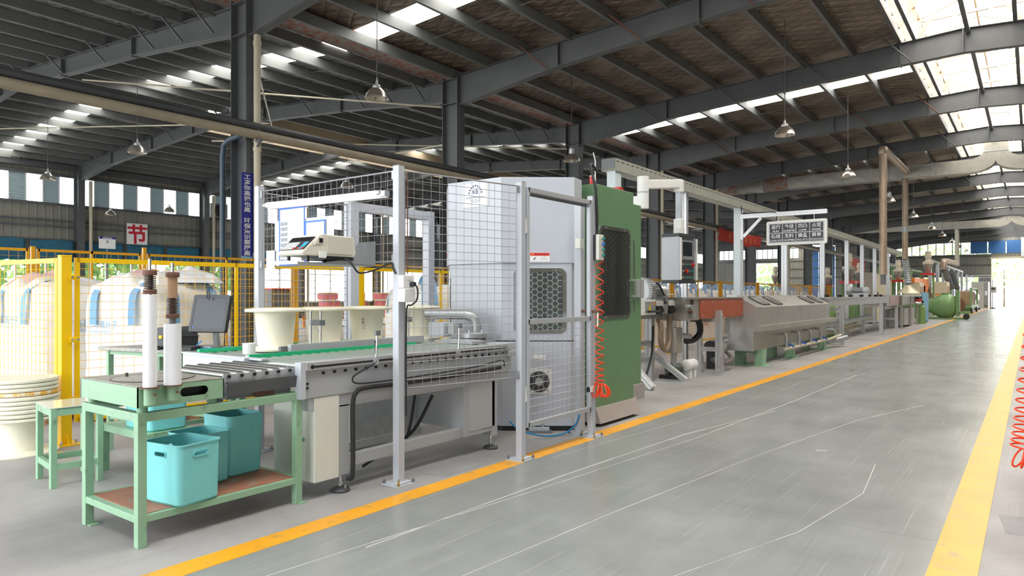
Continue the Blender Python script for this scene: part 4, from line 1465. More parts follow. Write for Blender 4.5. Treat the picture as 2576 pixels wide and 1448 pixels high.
M().cyl((gx + 0.085, gb + 0.02, 1.24), (gx + 0.085, gb + 0.01, 1.09), 0.008, n=10).build('latch_handle', WHITE, t, smooth=True)
M().box(gx - 0.02, gx + 0.03, gb - 0.02, gb + 0.05, 0.45, 0.5).build('bottom_clip', WHITE, t)
M().cbox((-3.57, 5.89, 1.90), (0.06, 0.07, 0.1)).build('safety_switch', BEIGE, t, bevel=0.004)

t = thing('wall_socket', 'white plastic double socket box with a black plug on the guard post', 'socket', (-3.68, 3.615, 1.44))
M().box(-3.712, -3.655, 3.575, 3.685, 1.445, 1.54).build('upper_box', WHITE, t, bevel=0.006)
M().prism([(3.572, 1.345), (3.69, 1.345), (3.684, 1.443), (3.576, 1.443)], -3.712, -3.64, 'yz').build('lower_box', WHITE, t, bevel=0.005)
M().cyl((-3.655, 3.655, 1.475), (-3.62, 3.66, 1.475), 0.02, 0.016, n=16).build('plug', BLACK, t, smooth=True)
for dy in (-0.008, 0.008):
    M().box(-3.656, -3.653, 3.63 + dy - 0.0015, 3.63 + dy + 0.0015, 1.495, 1.507).build('outlet_slot', DGREY, t)
hose('plug_cable', [(-3.62, 3.66, 1.47), (-3.612, 3.672, 1.45), (-3.618, 3.685, 1.40), (-3.64, 3.69, 1.35), (-3.68, 3.68, 1.32), (-3.70, 3.655, 1.30), (-3.705, 3.652, 1.1), (-3.706, 3.652, 0.9), (-3.706, 3.652, 0.5)], 0.006, BLACK, 'black plug cable running down the guard post')
hose('post_cable', [(-3.703, 3.663, 1.55), (-3.703, 3.666, 1.7), (-3.703, 3.664, 1.95), (-3.703, 3.666, 2.2), (-3.703, 3.66, 2.3)], 0.005, RUST, 'thin brown cable taped up the tall guard post')

# tube lamp, posters, scale on the high panel
t = thing('tube_lamp', 'white tube lamp fixed along the high mesh panel', 'lamp', (-4.5, 3.57, 2.17))
M().bar((-5.32, 3.585, 2.15), (-3.82, 3.575, 2.128), 0.03, 0.025).build('batten', WHITE, t, bevel=0.003)
M().cyl((-5.30, 3.555, 2.175), (-3.90, 3.545, 2.155), 0.018, n=16).build('tube', TUBE, t, smooth=True)
for x, z in ((-5.315, 2.17), (-3.885, 2.155)):
    M().cyl((x - 0.02, 3.552, z), (x + 0.02, 3.55, z), 0.021, n=14).build('end_cap', ALU, t, smooth=True)
M().cbox((-3.85, 3.565, 2.145), (0.07, 0.05, 0.04)).build('lamp_bracket', GALV, t)

def board(name, x0, x1, z0, z1, y, label, border, fill=PAPER):
    t = thing(name, label, 'notice', ((x0 + x1) / 2, y, z0))
    M().box(x0, x1, y - 0.004, y, z0, z1).build('sheet', fill, t)
    if border:
        o = [(x0, z0), (x1, z0), (x1, z1), (x0, z1)]
        b = 0.014
        i = [(x0 + b, z0 + b), (x1 - b, z0 + b), (x1 - b, z1 - b), (x0 + b, z1 - b)]
        M().ring(o, i, (0, y - 0.004, 0), XP, ZP, -YP, 0.002).build('border', border, t)
    return t


q = thing('backing_plate', 'galvanised metal plate behind the posters', 'plate', (-4.9, 3.6, 1.64))
M().box(-5.25, -4.46, 3.597, 3.6, 1.645, 2.03).build('plate', GALV, q)
t = board('wall_poster', -5.18, -4.825, 1.645, 2.135, 3.595, 'tall white instruction sheet with a blue border on the mesh panel', BLUEF)
GREYPIC = mat('printed_photo_grey', (150, 156, 162), 0.6, var=0.3, scale=60)
for k in range(8):
    for j in range(2):
        M().box(-5.155 + 0.05 * j, -5.112 + 0.05 * j, 3.588, 3.5905, 1.985 - k * 0.045, 2.015 - k * 0.045).build('printed_picture', GREYPIC, t) if True else None
board('wall_poster', -4.82, -4.56, 1.648, 2.005, 3.594, 'small white notice with a blue border beside the instruction sheet', BLUEF)
board('paper_sheet', -5.36, -5.24, 1.60, 1.78, 3.59, 'plain white paper hung beside the guard post', None)

t = thing('label_scale', 'cream label printing scale with a sloped keypad on a metal shelf', 'scale', (-4.1, 3.15, 1.66))
mm = M()
mm.prism([(2.93, 1.685), (2.945, 1.667), (3.38, 1.667), (3.40, 1.70), (3.38, 1.815), (3.10, 1.822), (3.06, 1.805), (2.945, 1.70)], -4.245, -3.965, 'yz')
mm.build('case', mat('scale_cream', (226, 222, 208), 0.4), t, bevel=0.006)
M().box(-4.235, -3.96, 3.12, 3.37, 1.645, 1.668).build('base', BLACK, t)
M().box(-3.967, -3.96, 3.14, 3.36, 1.685, 1.812).build('side_door', mat('scale_door', (214, 210, 198), 0.4), t, bevel=0.003)
mm = M()
mm.prism([(3.02, 1.74), (3.10, 1.76), (3.10, 1.80), (3.06, 1.80)], -3.966, -3.958, 'yz')
mm.build('label_slot_frame', mat('scale_cream', (226, 222, 208)), t, bevel=0.002)
M().box(-3.959, -3.955, 3.065, 3.095, 1.76, 1.79).build('label_slot', BLACK, t)
M().box(-3.957, -3.95, 3.06, 3.12, 1.655, 1.70).build('label_paper', PAPER, t)
a, b = Vector((0, 2.947, 1.702)), Vector((0, 3.055, 1.8))
sv = (b - a).normalized()
sn = Vector((0, -sv.z, sv.y))
kp = Vector((-4.105, 0, 0)) + (a + b) / 2 + sn * 0.0045
M().slab(rrect(0.255, 0.135, 0.004, 3), kp, XP, sv, sn, 0.003).build('keypad', CHAR, t)
M().slab(rrect(0.235, 0.04, 0.003, 3), kp + sv * 0.042 + sn * 0.003, XP, sv, sn, 0.001).build('display', BLACK, t)
for r in range(4):
    for c in range(10):
        col = PAPER if c < 6 else (CHAR if c < 8 else mat('cyan_key', (70, 185, 225), 0.5))
        if r == 0 and c in (5, 7, 9):
            col = DRED
        if col is CHAR:
            continue
        M().slab(rrect(0.019, 0.014, 0.002, 2), kp + XP * (-0.108 + 0.024 * c) + sv * (-0.058 + 0.0195 * r) + sn * 0.003, XP, sv, sn, 0.002).build('key', col, t)
for (x, y) in ((-4.2, 2.99), (-4.0, 3.0), (-4.2, 3.3), (-4.0, 3.3)):
    M().cyl((x, y, 1.625), (x, y, 1.67), 0.012, n=10).build('foot', BLACK, t)
s = thing('metal_shelf', 'folded galvanised shelf bracket under the label scale', 'shelf', (-4.1, 3.3, 1.62))
M().box(-4.25, -3.97, 2.9, 3.59, 1.612, 1.622).build('shelf_plate', GALV, s, bevel=0.002)
M().box(-4.25, -3.97, 2.896, 2.902, 1.606, 1.63).build('front_lip', GALV, s)
M().prism([(3.12, 1.622), (3.59, 1.622), (3.59, 1.80), (3.42, 1.78), (3.36, 1.66)], -3.974, -3.968, 'yz').build('side_gusset', GALV, s)
M().prism([(3.3, 1.622), (3.59, 1.622), (3.59, 1.80), (3.42, 1.78)], -4.252, -4.246, 'yz').build('side_gusset', GALV, s)
hose('scale_cable', [(-3.98, 3.28, 1.655), (-3.93, 3.3, 1.645), (-3.9, 3.32, 1.60), (-3.88, 3.36, 1.555), (-3.84, 3.46, 1.575), (-3.80, 3.54, 1.615), (-3.775, 3.575, 1.63), (-3.76, 3.57, 1.60), (-3.735, 3.575, 1.55)], 0.007, RUBBER, 'black scale cable looping to the guard post')

# push button box and coiled air hoses
t = thing('button_box', 'grey push button box with four buttons on the guard post', 'control box', (-3.42, 5.97, 1.73))
M().box(-3.44, -3.41, 5.93, 6.03, 1.735, 1.985).build('back_box', CHAR, t, bevel=0.004)
M().box(-3.41, -3.375, 5.93, 6.03, 1.735, 1.985).build('front_cover', BEIGE, t, bevel=0.006)
for k, m_ in enumerate((TEAL, BLUEF, TEAL, TEAL)):
    z = 1.945 - 0.053 * k
    q = M().cyl((-3.375, 5.985, z), (-3.36, 5.985, z), 0.019, n=16).build('button_collar', CHROME, t, smooth=True)
    M().cyl((-3.36, 5.985, z), (-3.342, 5.985, z), 0.014, n=16).build('button', m_, q, smooth=True)
hose('box_conduit', [(-3.6, 6.3, 2.66), (-3.58, 6.15, 2.72), (-3.52, 6.02, 2.66), (-3.44, 5.975, 2.45), (-3.425, 5.98, 2.2), (-3.43, 5.99, 2.05), (-3.425, 5.985, 1.985)], 0.015, RUBBER, 'ribbed black conduit arching from the machine to the button box', 'conduit', rib=0.014)


def coil(base, top, r, turns, wire, bunch, name, label, m):
    base, top = Vector(base), Vector(top)
    pts = []
    n = 16
    ax = (top - base)
    a1 = ax.orthogonal().normalized()
    a2 = ax.normalized().cross(a1)
    tt = turns * n
    for i in range(tt + 1):
        f = i / tt
        h = 1 - (1 - f) ** 1.35
        rr = r * (1.0 + 0.15 * f)
        an = 2 * math.pi * i / n
        pts.append(top - ax * h + a1 * (rr * math.cos(an)) + a2 * (rr * math.sin(an)))
    last = pts[-1]
    for i in range(1, bunch * n + 1):
        an = 2 * math.pi * i / n
        az = R(-150 + 230 * i / (bunch * n))
        d1 = Vector((math.cos(az), math.sin(az), 0))
        pts.append(base + d1 * (0.052 * (1 - math.cos(an))) + ZP * (-0.03 - 0.055 * math.sin(an) - 0.03 * (1 - math.cos(an))))
    o = M().tube(pts, wire, 6).build(name, m, None, smooth=True)
    return tag(o, label, 'air hose')


coil((-3.405, 6.0, 0.52), (-3.405, 6.0, 1.73), 0.036, 15, 0.006, 8, 'coiled_hose', 'orange coiled air hose hanging below the button box', HOSE)
gp = guard_post(0.2, 6.35, 2.3, 'grey post at the aisle side carrying the second coiled hose')
M().bar((0.2, 6.35, 2.2), (0.13, 6.1, 2.2), 0.03, 0.03).build('hook_arm', PGREY, gp)
coil((-0.035, 6.0, 0.33), (0.13, 6.1, 2.19), 0.075, 24, 0.0065, 7, 'coiled_hose', 'orange coiled air hose hanging beside the broad yellow line', HOSE)

# ------------------------------------------------------------------ wrapping machine
t = thing('wrapping_machine', 'tall pale grey octagonal wrapping machine behind the mesh panel', 'machine', (-4.5, 6.0, 0))
HO = [(-5.38, 5.95), (-5.07, 5.63), (-4.345, 5.63), (-3.755, 6.095), (-3.79, 6.3), (-3.95, 6.4), (-5.2, 6.4), (-5.38, 6.3)]
c0 = Vector((-4.55, 6.02, 0))
BO = [(c0.x + (x - c0.x) * 0.965, c0.y + (y - c0.y) * 0.93) for x, y in HO]
M().prism(HO, 1.72, 2.6, 'xy').build('hood', MGREY, t, bevel=0.004)
M().prism(BO, 0.925, 1.72, 'xy').build('body', MGREY, t, bevel=0.004)
M().prism(BO, 0.05, 0.915, 'xy').build('base_cabinet', MGREY, t, bevel=0.004)
M().prism([(c0.x + (x - c0.x) * 0.95, c0.y + (y - c0.y) * 0.9) for x, y in HO], 0.0, 0.93, 'xy').build('plinth', BLACK, t)
fa, fb = Vector((*BO[2], 0)), Vector((*BO[3], 0))
fu = (fb - fa).normalized()
fn = Vector((fu.y, -fu.x, 0))
fc = (fa + fb) / 2


def hexmesh(w, h, Rr, web, o, ru, rv, nrm, th):
    mm = M()
    s3 = math.sqrt(3)
    seen = set()
    nc = int(w / (1.5 * Rr)) + 3
    nr = int(h / (s3 * Rr)) + 3
    ru, rv, nrm, o = Vector(ru), Vector(rv), Vector(nrm), Vector(o)
    for i in range(-nc // 2 - 1, nc // 2 + 2):
        for j in range(-nr // 2 - 1, nr // 2 + 2):
            cx, cy = 1.5 * Rr * i, s3 * Rr * (j + (0.5 if i % 2 else 0))
            for k in range(6):
                a = (cx + Rr * math.cos(R(60 * k)), cy + Rr * math.sin(R(60 * k)))
                b = (cx + Rr * math.cos(R(60 * k + 60)), cy + Rr * math.sin(R(60 * k + 60)))
                key = tuple(sorted(((round(a[0], 3), round(a[1], 3)), (round(b[0], 3), round(b[1], 3)))))
                if key in seen:
                    continue
                seen.add(key)
                if max(abs(a[0]), abs(b[0])) > w / 2 or max(abs(a[1]), abs(b[1])) > h / 2:
                    continue
                mm.bar(o + ru * a[0] + rv * a[1], o + ru * b[0] + rv * b[1], web, th, up=nrm)
    return mm


def porthole(t, c, ru, nrm, w, h, rad, Rr, web, cells, inside, inset=0.038):
    M().slab(rrect(w - 2 * inset, h - 2 * inset, rad * 0.7, 6), Vector(c) + nrm * 0.001, ru, ZP, nrm, 0.001).build('dark_interior', inside, t)
    M().ring(rrect(w, h, rad, 6), rrect(w - 2 * inset, h - 2 * inset, rad * 0.7, 6), c, ru, ZP, nrm, 0.008).build('window_frame', CHROME, t)
    hexmesh(w - 2 * inset + 0.01, h - 2 * inset + 0.01, Rr, web, Vector(c) + nrm * 0.0045, ru, ZP, nrm, 0.003).build('hexagon_grille', cells, t)
    M().slab(rrect(w - 2 * inset, h - 2 * inset, rad * 0.7, 6), Vector(c) + nrm * 0.0075, ru, ZP, nrm, 0.001).build('window_pane', CLEAR, t)
    sc = M()
    for a in (-0.3, 0.3):
        for b in (-1, 1):
            p = Vector(c) + ru * (w * a) + ZP * (b * (h / 2 - inset / 2)) + nrm * 0.008
            sc.cyl(p, p + nrm * 0.003, 0.006, n=8)
    for b in (-0.3, 0.3):
        p = Vector(c) + ru * (w / 2 - inset / 2) + ZP * (b * h) + nrm * 0.008
        sc.cyl(p, p + nrm * 0.003, 0.006, n=8)
    sc.build('frame_screws', ALU, t)


porthole(t, fc + fu * 0.03 + ZP * 1.333 + fn * 0.001, fu, fn, 0.54, 0.67, 0.07, 0.0345, 0.0075, mat('white_grille', (252, 252, 250), 0.4), mat('grey_machine_inside', (112, 114, 113), 0.6, var=0.3, scale=7))
# fan
fo = fc + fu * 0.02 + ZP * 0.505 + fn * 0.001
fp = M().slab(rrect(0.255, 0.255, 0.012, 3), fo, fu, ZP, fn, 0.008).build('fan_plate', BEIGE, t, bevel=0.002)
M().slab([(0.108 * math.cos(2 * math.pi * i / 32), 0.108 * math.sin(2 * math.pi * i / 32)) for i in range(32)], fo + fn * 0.008, fu, ZP, fn, 0.001).build('fan_opening', BLACK, fp)
mm = M()
for rr in [0.04 + 0.0085 * k for k in range(9)]:
    mm.tube([fo + fn * 0.016 + fu * (rr * math.cos(2 * math.pi * i / 28)) + ZP * (rr * math.sin(2 * math.pi * i / 28)) for i in range(28)], 0.0014, 4, closed=True)
for k in range(4):
    a = R(45 + 90 * k)
    d = fu * math.cos(a) + ZP * math.sin(a)
    mm.stick(fo + fn * 0.014 + d * 0.03, fo + fn * 0.012 + d * 0.145, 0.003)
mm.build('fan_grille', mat('fan_wire', (150, 150, 152), 0.3, 0.7), fp)
M().cyl(fo + fn * 0.008, fo + fn * 0.019, 0.042, n=20).build('fan_hub', ALUCAST, fp, smooth=True)
for k in range(4):
    a = R(45 + 90 * k)
    d = fu * math.cos(a) + ZP * math.sin(a)
    M().cyl(fo + d * 0.143 + fn * 0.008, fo + d * 0.143 + fn * 0.018, 0.009, n=8).build('fan_screw', ALU, fp)
ho = fc + fu * 0.02 + ZP * 0.755 + fn * 0.001
M().slab(rrect(0.13, 0.05, 0.006, 3), ho, fu, ZP, fn, 0.01).build('pull_handle', WHITE, t, bevel=0.003)
M().slab(rrect(0.1, 0.018, 0.004, 3), ho + ZP * -0.006 + fn * 0.01, fu, ZP, fn, 0.006).build('pull_lip', WHITE, t)
for a in (-0.13, 0.16):
    M().cyl(fc + fu * a + ZP * 0.845, fc + fu * a + ZP * 0.845 + fn * 0.005, 0.008, n=8).build('door_screw', ALU, t)
# labels on the hood (hood faces)
ha, hb = Vector((*HO[2], 0)), Vector((*HO[3], 0))
hu = (hb - ha).normalized()
hn = Vector((hu.y, -hu.x, 0))
hc = (ha + hb) / 2
lo = hc + hu * 0.02 + ZP * 1.782 + hn * 0.001
lb = M().slab(rrect(0.205, 0.094, 0.003, 2), lo, hu, ZP, hn, 0.002).build('danger_label', PAPER, t)
M().slab(rrect(0.199, 0.032, 0.001, 2), lo + ZP * 0.028 + hn * 0.002, hu, ZP, hn, 0.001).build('red_band', DRED, lb)
text('危 险 DANGER', 0.021, lo + ZP * 0.028 + hu * 0.015 + hn * 0.0035, hu, ZP, BLACK, lb, bold=0.01, maxw=0.13)
M().slab([(-0.009, -0.007), (0.009, -0.007), (0, 0.009)], lo + hu * -0.072 + ZP * 0.028 + hn * 0.003, hu, ZP, hn, 0.0006).build('warning_triangle', YELP, lb)
text('CUT', 0.01, lo + hu * 0.045 + ZP * 0.004 + hn * 0.003, hu, ZP, DGREY, lb)
text('KEEP HANDS AWAY', 0.0085, lo + hu * 0.045 + ZP * -0.008 + hn * 0.003, hu, ZP, DGREY, lb)
text('危险运转中请勿靠近', 0.0085, lo + hu * 0.045 + ZP * -0.022 + hn * 0.003, hu, ZP, DGREY, lb)
M().slab([(-0.018, -0.008), (0.004, 0.004), (0.02, 0.016), (0.022, 0.01), (0.008, -0.004), (0.0, -0.018), (-0.004, -0.006)], lo + hu * -0.058 + ZP * -0.016 + hn * 0.002, hu, ZP, hn, 0.0006).build('hand_pictogram', BLACK, lb)
# maker plate
py = 5.63
pl = M().box(-4.855, -4.505, py - 0.008, py - 0.001, 2.315, 2.565).build('maker_plate', WHITE, t, bevel=0.002)
po = Vector((-4.68, py - 0.009, 2.455))
for k in range(9):
    a = R(8 + 164 * k / 8)
    d, e = XP * math.cos(a) + ZP * math.sin(a), -XP * math.sin(a) + ZP * math.cos(a)
    M().slab([(-0.007, -0.007), (0.007, -0.007), (0.007, 0.007), (-0.007, 0.007)], po + d * 0.088, e, d, -YP, 0.001).build('gear_tooth', NAVY, pl)
mm = M()
arc = [(0.078 * math.cos(R(a)), 0.078 * math.sin(R(a))) for a in range(-4, 186, 6)]
for (xa, za), (xb, zb_) in zip(arc[:-1], arc[1:]):
    mm.bar(po + XP * xa + ZP * za, po + XP * xb + ZP * zb_, 0.001, 0.003, up=ZP)
arc = [(0.07 * math.cos(R(a)), -0.035 + 0.055 * math.sin(R(a))) for a in range(200, 345, 8)]
for (xa, za), (xb, zb_) in zip(arc[:-1], arc[1:]):
    mm.bar(po + XP * xa + ZP * za, po + XP * xb + ZP * zb_, 0.001, 0.003, up=ZP)
mm.build('logo_arc', NAVY, pl)
text('KB', 0.065, po + ZP * 0.022, XP, ZP, NAVY, pl, bold=0.015)
text('Kunbo Mechatronics', 0.03, po + ZP * -0.035, XP, ZP, NAVY, pl, maxw=0.27)
text('昆博机电', 0.022, po + ZP * -0.068, XP, ZP, mat('faint_print', (140, 150, 170), 0.6), pl)
sl_a, sl_b = Vector((*HO[0], 0)), Vector((*HO[1], 0))
su = (sl_b - sl_a).normalized()
sn_ = Vector((su.y, -su.x, 0))
q = M().slab(rrect(0.12, 0.13, 0.003, 2), (sl_a + sl_b) / 2 + ZP * 1.80 + su * 0.06 + sn_ * 0.001, su, ZP, sn_, 0.002).build('danger_label', PAPER, t)
M().slab(rrect(0.1, 0.045, 0.001, 2), (sl_a + sl_b) / 2 + ZP * 1.835 + su * 0.06 + sn_ * 0.003, su, ZP, sn_, 0.001).build('red_band', DRED, q)
bl_a, bl_b = Vector((*BO[0], 0)), Vector((*BO[1], 0))
M().slab(rrect(0.2, 0.6, 0.07, 6), (bl_a + bl_b) / 2 + ZP * 1.33 + su * 0.05 + sn_ * 0.001, su, ZP, sn_, 0.004).build('side_window', CHROME, t)
# anchor foot
ao = fc + fu * 0.02 + fn * 0.06
M().slab([(-0.13, -0.07), (0.13, -0.07), (0.13, 0.07), (-0.13, 0.07)], ao, fu, fn, ZP, 0.012).build('anchor_plate', DGREY, t)
M().slab([(-0.11, -0.06), (0.11, -0.06), (0.1, 0.0), (-0.1, 0.0)], ao + ZP * 0.012, fu, fn, ZP, 0.03).build('anchor_foot', MGREY, t, bevel=0.003)
for a in (-0.05, 0.04):
    M().cyl(ao + fu * a + ZP * 0.04 - fn * 0.03, ao + fu * a + ZP * 0.10 - fn * 0.03, 0.011, n=8).build('anchor_bolt', GALV, t)
hose('air_line', [(-3.95, 5.25, 0.2), (-3.9, 5.35, 0.11), (-3.82, 5.5, 0.05), (-3.78, 5.68, 0.015), (-3.7, 5.85, 0.03), (-3.63, 5.93, 0.12), (-3.6, 5.95, 0.25)], 0.008, BLUEH, 'blue air line sagging in front of the wrapping machine', 'hose')

# pipe bend and clamp head above the conveyor
t = thing('pipe_manipulator', 'bent grey pipe arm with a round clamp head over the conveyor end', 'manipulator', (-4.55, 5.3, 0.95))
M().tube([(-4.92, 5.12, 1.2), (-4.68, 5.28, 1.2), (-4.58, 5.345, 1.197), (-4.525, 5.382, 1.175), (-4.495, 5.402, 1.135), (-4.487, 5.407, 1.08), (-4.487, 5.407, 1.02)], 0.052, 18).build('pipe', ALUCAST, t, smooth=True)
M().lathe([(0, 0), (0.15, 0), (0.155, 0.006), (0.155, 0.045), (0.148, 0.05), (0.145, 0.056), (0, 0.056)], (-4.5, 5.36, 0.965), 36).build('clamp_disc', ALUCAST, t, smooth=True)
M().lathe([(0, 0), (0.13, 0), (0.135, 0.005), (0.135, 0.03), (0, 0.03)], (-4.5, 5.36, 0.935), 32).build('brake_disc', DGREY, t, smooth=True)
for k in range(4):
    a = R(20 + 90 * k)
    M().cyl((-4.5 + 0.1 * math.cos(a), 5.36 + 0.1 * math.sin(a), 1.02), (-4.5 + 0.1 * math.cos(a), 5.36 + 0.1 * math.sin(a), 1.045), 0.011, n=8).build('disc_bolt', ALU, t)
M().box(-4.86, -4.66, 5.1, 5.22, 0.98, 1.12).build('motor_box', MGREY, t, bevel=0.006)
M().box(-4.64, -4.56, 5.14, 5.22, 1.01, 1.12).build('valve_box', MGREY2, t, bevel=0.004)
M().cyl((-4.5, 5.36, 0.93), (-4.5, 5.36, 0.86), 0.05, n=16).build('spindle_housing', CHROME, t, smooth=True)
M().box(-4.62, -4.2, 5.0, 5.16, 0.93, 0.965).build('arm_base', MGREY2, t, bevel=0.003)
M().box(-4.22, -4.0, 5.2, 5.42, 0.86, 0.935).build('end_block', PGREY, t, bevel=0.003)
M().box(-3.99, -3.86, 5.13, 5.45, 0.83, 0.875).build('end_arm', ALU, t, bevel=0.01)

# ------------------------------------------------------------------ green capstan machine behind the gate
t = thing('green_machine', 'tall green cabinet machine with a hexagon grille window', 'machine', (-4.2, 6.9, 0))
M().box(-4.75, -3.7, 6.44, 7.31, 0.2, 2.575).build('cabinet', DGREEN, t, bevel=0.005)
M().prism([(-4.78, 0.035), (-3.63, 0.035), (-3.64, 0.06), (-3.69, 0.2), (-4.75, 0.2)], 6.42, 7.36, 'xz').build('plinth', mat('plinth_grey', (166, 160, 158), 0.55), t, bevel=0.003)
for (x, y) in ((-3.75, 6.5), (-3.75, 7.28), (-4.7, 6.5), (-4.7, 7.28)):
    M().box(x - 0.05, x + 0.05, y - 0.05, y + 0.05, 0, 0.036).build('foot', BLACK, t)
porthole(t, Vector((-3.699, 6.86, 1.637)), YP, XP, 0.72, 1.01, 0.08, 0.0345, 0.0055, mat('dull_grille', (142, 140, 130), 0.45, 0.3), mat('dark_machine_inside', (78, 78, 75), 0.6, var=0.2, scale=6))
h = M()
for z in (1.37, 1.55):
    h.box(-3.7, -3.63, 7.27, 7.31, z, z + 0.02)
h.box(-3.645, -3.625, 7.25, 7.33, 1.37, 1.57)
h.build('door_handle', ALU, t, bevel=0.003)
M().cyl((-3.78, 6.5, 2.575), (-3.78, 6.5, 2.66), 0.03, n=16).build('red_beacon', RED, t, smooth=True)
M().cyl((-3.78, 6.5, 2.66), (-3.78, 6.5, 2.675), 0.026, n=16).build('beacon_cap', WHITE, t, smooth=True)
M().box(-3.95, -3.75, 7.05, 7.15, 2.575, 2.62).build('limit_switch', RED, t)
M().tube([(-3.72, 6.46, 2.4), (-3.72, 6.46, 2.82), (-3.72, 6.42, 2.9)], 0.006, 6).build('white_wand', WHITE, t)
M().box(-4.9, -4.24, 7.34, 8.6, 0.2, 2.6).build('rear_cabinet', DGREEN, t, bevel=0.005)
M().box(-4.92, -4.2, 7.36, 8.62, 0.0, 0.2).build('rear_plinth', mat('plinth_grey', (166, 160, 158)), t)
M().ring(rrect(0.9, 1.0, 0.1, 6), rrect(0.82, 0.92, 0.08, 6), (-4.239, 7.95, 1.64), YP, ZP, XP, 0.008).build('window_frame', CHROME, t)
M().slab(rrect(0.82, 0.92, 0.08, 6), (-4.239, 7.95, 1.64), YP, ZP, XP, 0.004).build('window_pane', SCREEN, t)
M().box(-4.24, -4.17, 8.45, 8.55, 1.35, 1.6).build('door_handle', ALU, t, bevel=0.004)

# ------------------------------------------------------------------ yellow safety fences
def fence_post(x, y, h, label, m, w=0.09, group=None):
    t = thing('fence_post', label, 'post', (x, y, 0), group=group)
    M().box(x - w / 2, x + w / 2, y - w / 2, y + w / 2, 0.008, h - 0.012).build('post_tube', m, t, bevel=0.004)
    M().prism([(-w / 2 - 0.003, 0), (w / 2 + 0.003, 0), (w / 2 - 0.012, 0.014), (-w / 2 + 0.012, 0.014)], -w / 2 - 0.003, w / 2 + 0.003, 'xz')
    M().box(x - w / 2 - 0.003, x + w / 2 + 0.003, y - w / 2 - 0.003, y + w / 2 + 0.003, h - 0.012, h).build('post_cap', m, t, bevel=0.005)
    M().box(x - 0.11, x + 0.11, y - 0.11, y + 0.11, 0, 0.01).build('base_plate', m, t)
    return t


def fence_panel(p, q, z0, z1, label, m, du=0.1, dv=0.08, fr=0.035, mids=1, group=None, wire=0.002):
    t = thing('yellow_fence', label, 'fence', ((p[0] + q[0]) / 2, (p[1] + q[1]) / 2, z0), group=group)
    P, Q = Vector((p[0], p[1], 0)), Vector((q[0], q[1], 0))
    for z in (z0 + fr / 2, z1 - fr / 2):
        M().bar(P + ZP * z, Q + ZP * z, 0.022, fr).build('rail', m, t)
    for k in range(mids + 2):
        c = P.lerp(Q, k / (mids + 1))
        M().bar(c + ZP * z0, c + ZP * z1, fr if k in (0, mids + 1) else fr * 0.8, 0.022, up=(Q - P).cross(ZP)).build('stile', m, t)
    M().wiremesh(p, q, z0 + 0.02, z1 - 0.02, du, dv, wire).build('wire_mesh', m, t)
    return t


def fence_hinge(t, x, y, d, zs):
    d = Vector((d[0], d[1], 0)).normalized()
    n = Vector((d.y, -d.x, 0))
    for z in zs:
        o = Vector((x, y, z))
        b = M().slab(rrect(0.085, 0.05, 0.004, 2), o + n * 0.03, d, ZP, n, 0.006).build('hinge_plate', YEL, t)
        for s in (-0.022, 0.024):
            M().cyl(o + d * s + n * 0.036, o + d * s + n * 0.052, 0.012, n=8).build('hinge_bolt', CHROME, b)


FX = [(-7.22, 2.70), (-6.93, 5.98), (-6.86, 9.0), (-6.82, 12.2), (-6.8, 15.4), (-6.8, 18.6), (-6.8, 21.8), (-6.8, 25.0), (-6.8, 28.2), (-6.8, 31.4)]
for i, (x, y) in enumerate(FX):
    t = fence_post(x, y, 1.765, 'yellow fence post %s along the long fence from the spool stack' % ordinal(i), YEL if i < 2 else OCH)
    if i == 0:
        for dx, dy in ((-0.08, -0.03), (0.08, -0.06), (0.07, 0.07)):
            M().cyl((x + dx, y + dy, 0.01), (x + dx, y + dy, 0.05), 0.011, n=8).build('anchor_bolt', CHROME, t)
        for a in (1, -1):
            M().prism([(x + a * 0.045, 0.01), (x + a * 0.1, 0.01), (x + a * 0.045, 0.1)], y - 0.004, y + 0.004, 'xz').build('gusset', YEL, t)
        fence_hinge(t, x + 0.04, y + 0.06, (0.12, 1), (1.56, 0.98, 0.42))
    if i < len(FX) - 1:
        x2, y2 = FX[i + 1]
        d = (Vector((x2 - x, y2 - y, 0))).normalized()
        off = 0.1 if i == 0 else 0.07
        fence_panel((x + d.x * off, y + d.y * off), (x2 - d.x * 0.07, y2 - d.y * 0.07), 0.2, 1.745, 'yellow wire fence panel after the %s post of the long fence' % ordinal(i), YEL if i < 2 else OCH, fr=0.04 if i else 0.045, wire=0.002 if i < 3 else 0.0025)
ex, ey = -6.8, 31.4
fence_panel((ex - 0.1, ey + 0.02), (ex - 2.2, ey + 0.02), 0.2, 1.745, 'yellow end panel closing the long fence', OCH)
fence_panel((-7.32, 2.67), (-9.6, 2.38), 0.25, 1.74, 'yellow wire fence panel running off behind the spool stack', YEL, du=0.075, dv=0.08, fr=0.045, mids=1)
# taller back fence
BF = [(-10.5, 2.3), (-10.5, 3.55), (-10.5, 4.98), (-10.5, 7.6), (-10.5, 10.2), (-10.5, 12.8), (-10.5, 15.4)]
for i, (x, y) in enumerate(BF):
    fence_post(x, y, 2.03 + (0.06 if i == 2 else 0), 'ochre post %s along the taller fence behind the bags' % ordinal(i), OCH, 0.05)
    if i < len(BF) - 1:
        fence_panel((x, y + 0.06), (x, BF[i + 1][1] - 0.06), 0.2, 2.0, 'ochre wire panel %s along the taller fence behind the bags' % ordinal(i), OCH, fr=0.035, wire=0.0018)


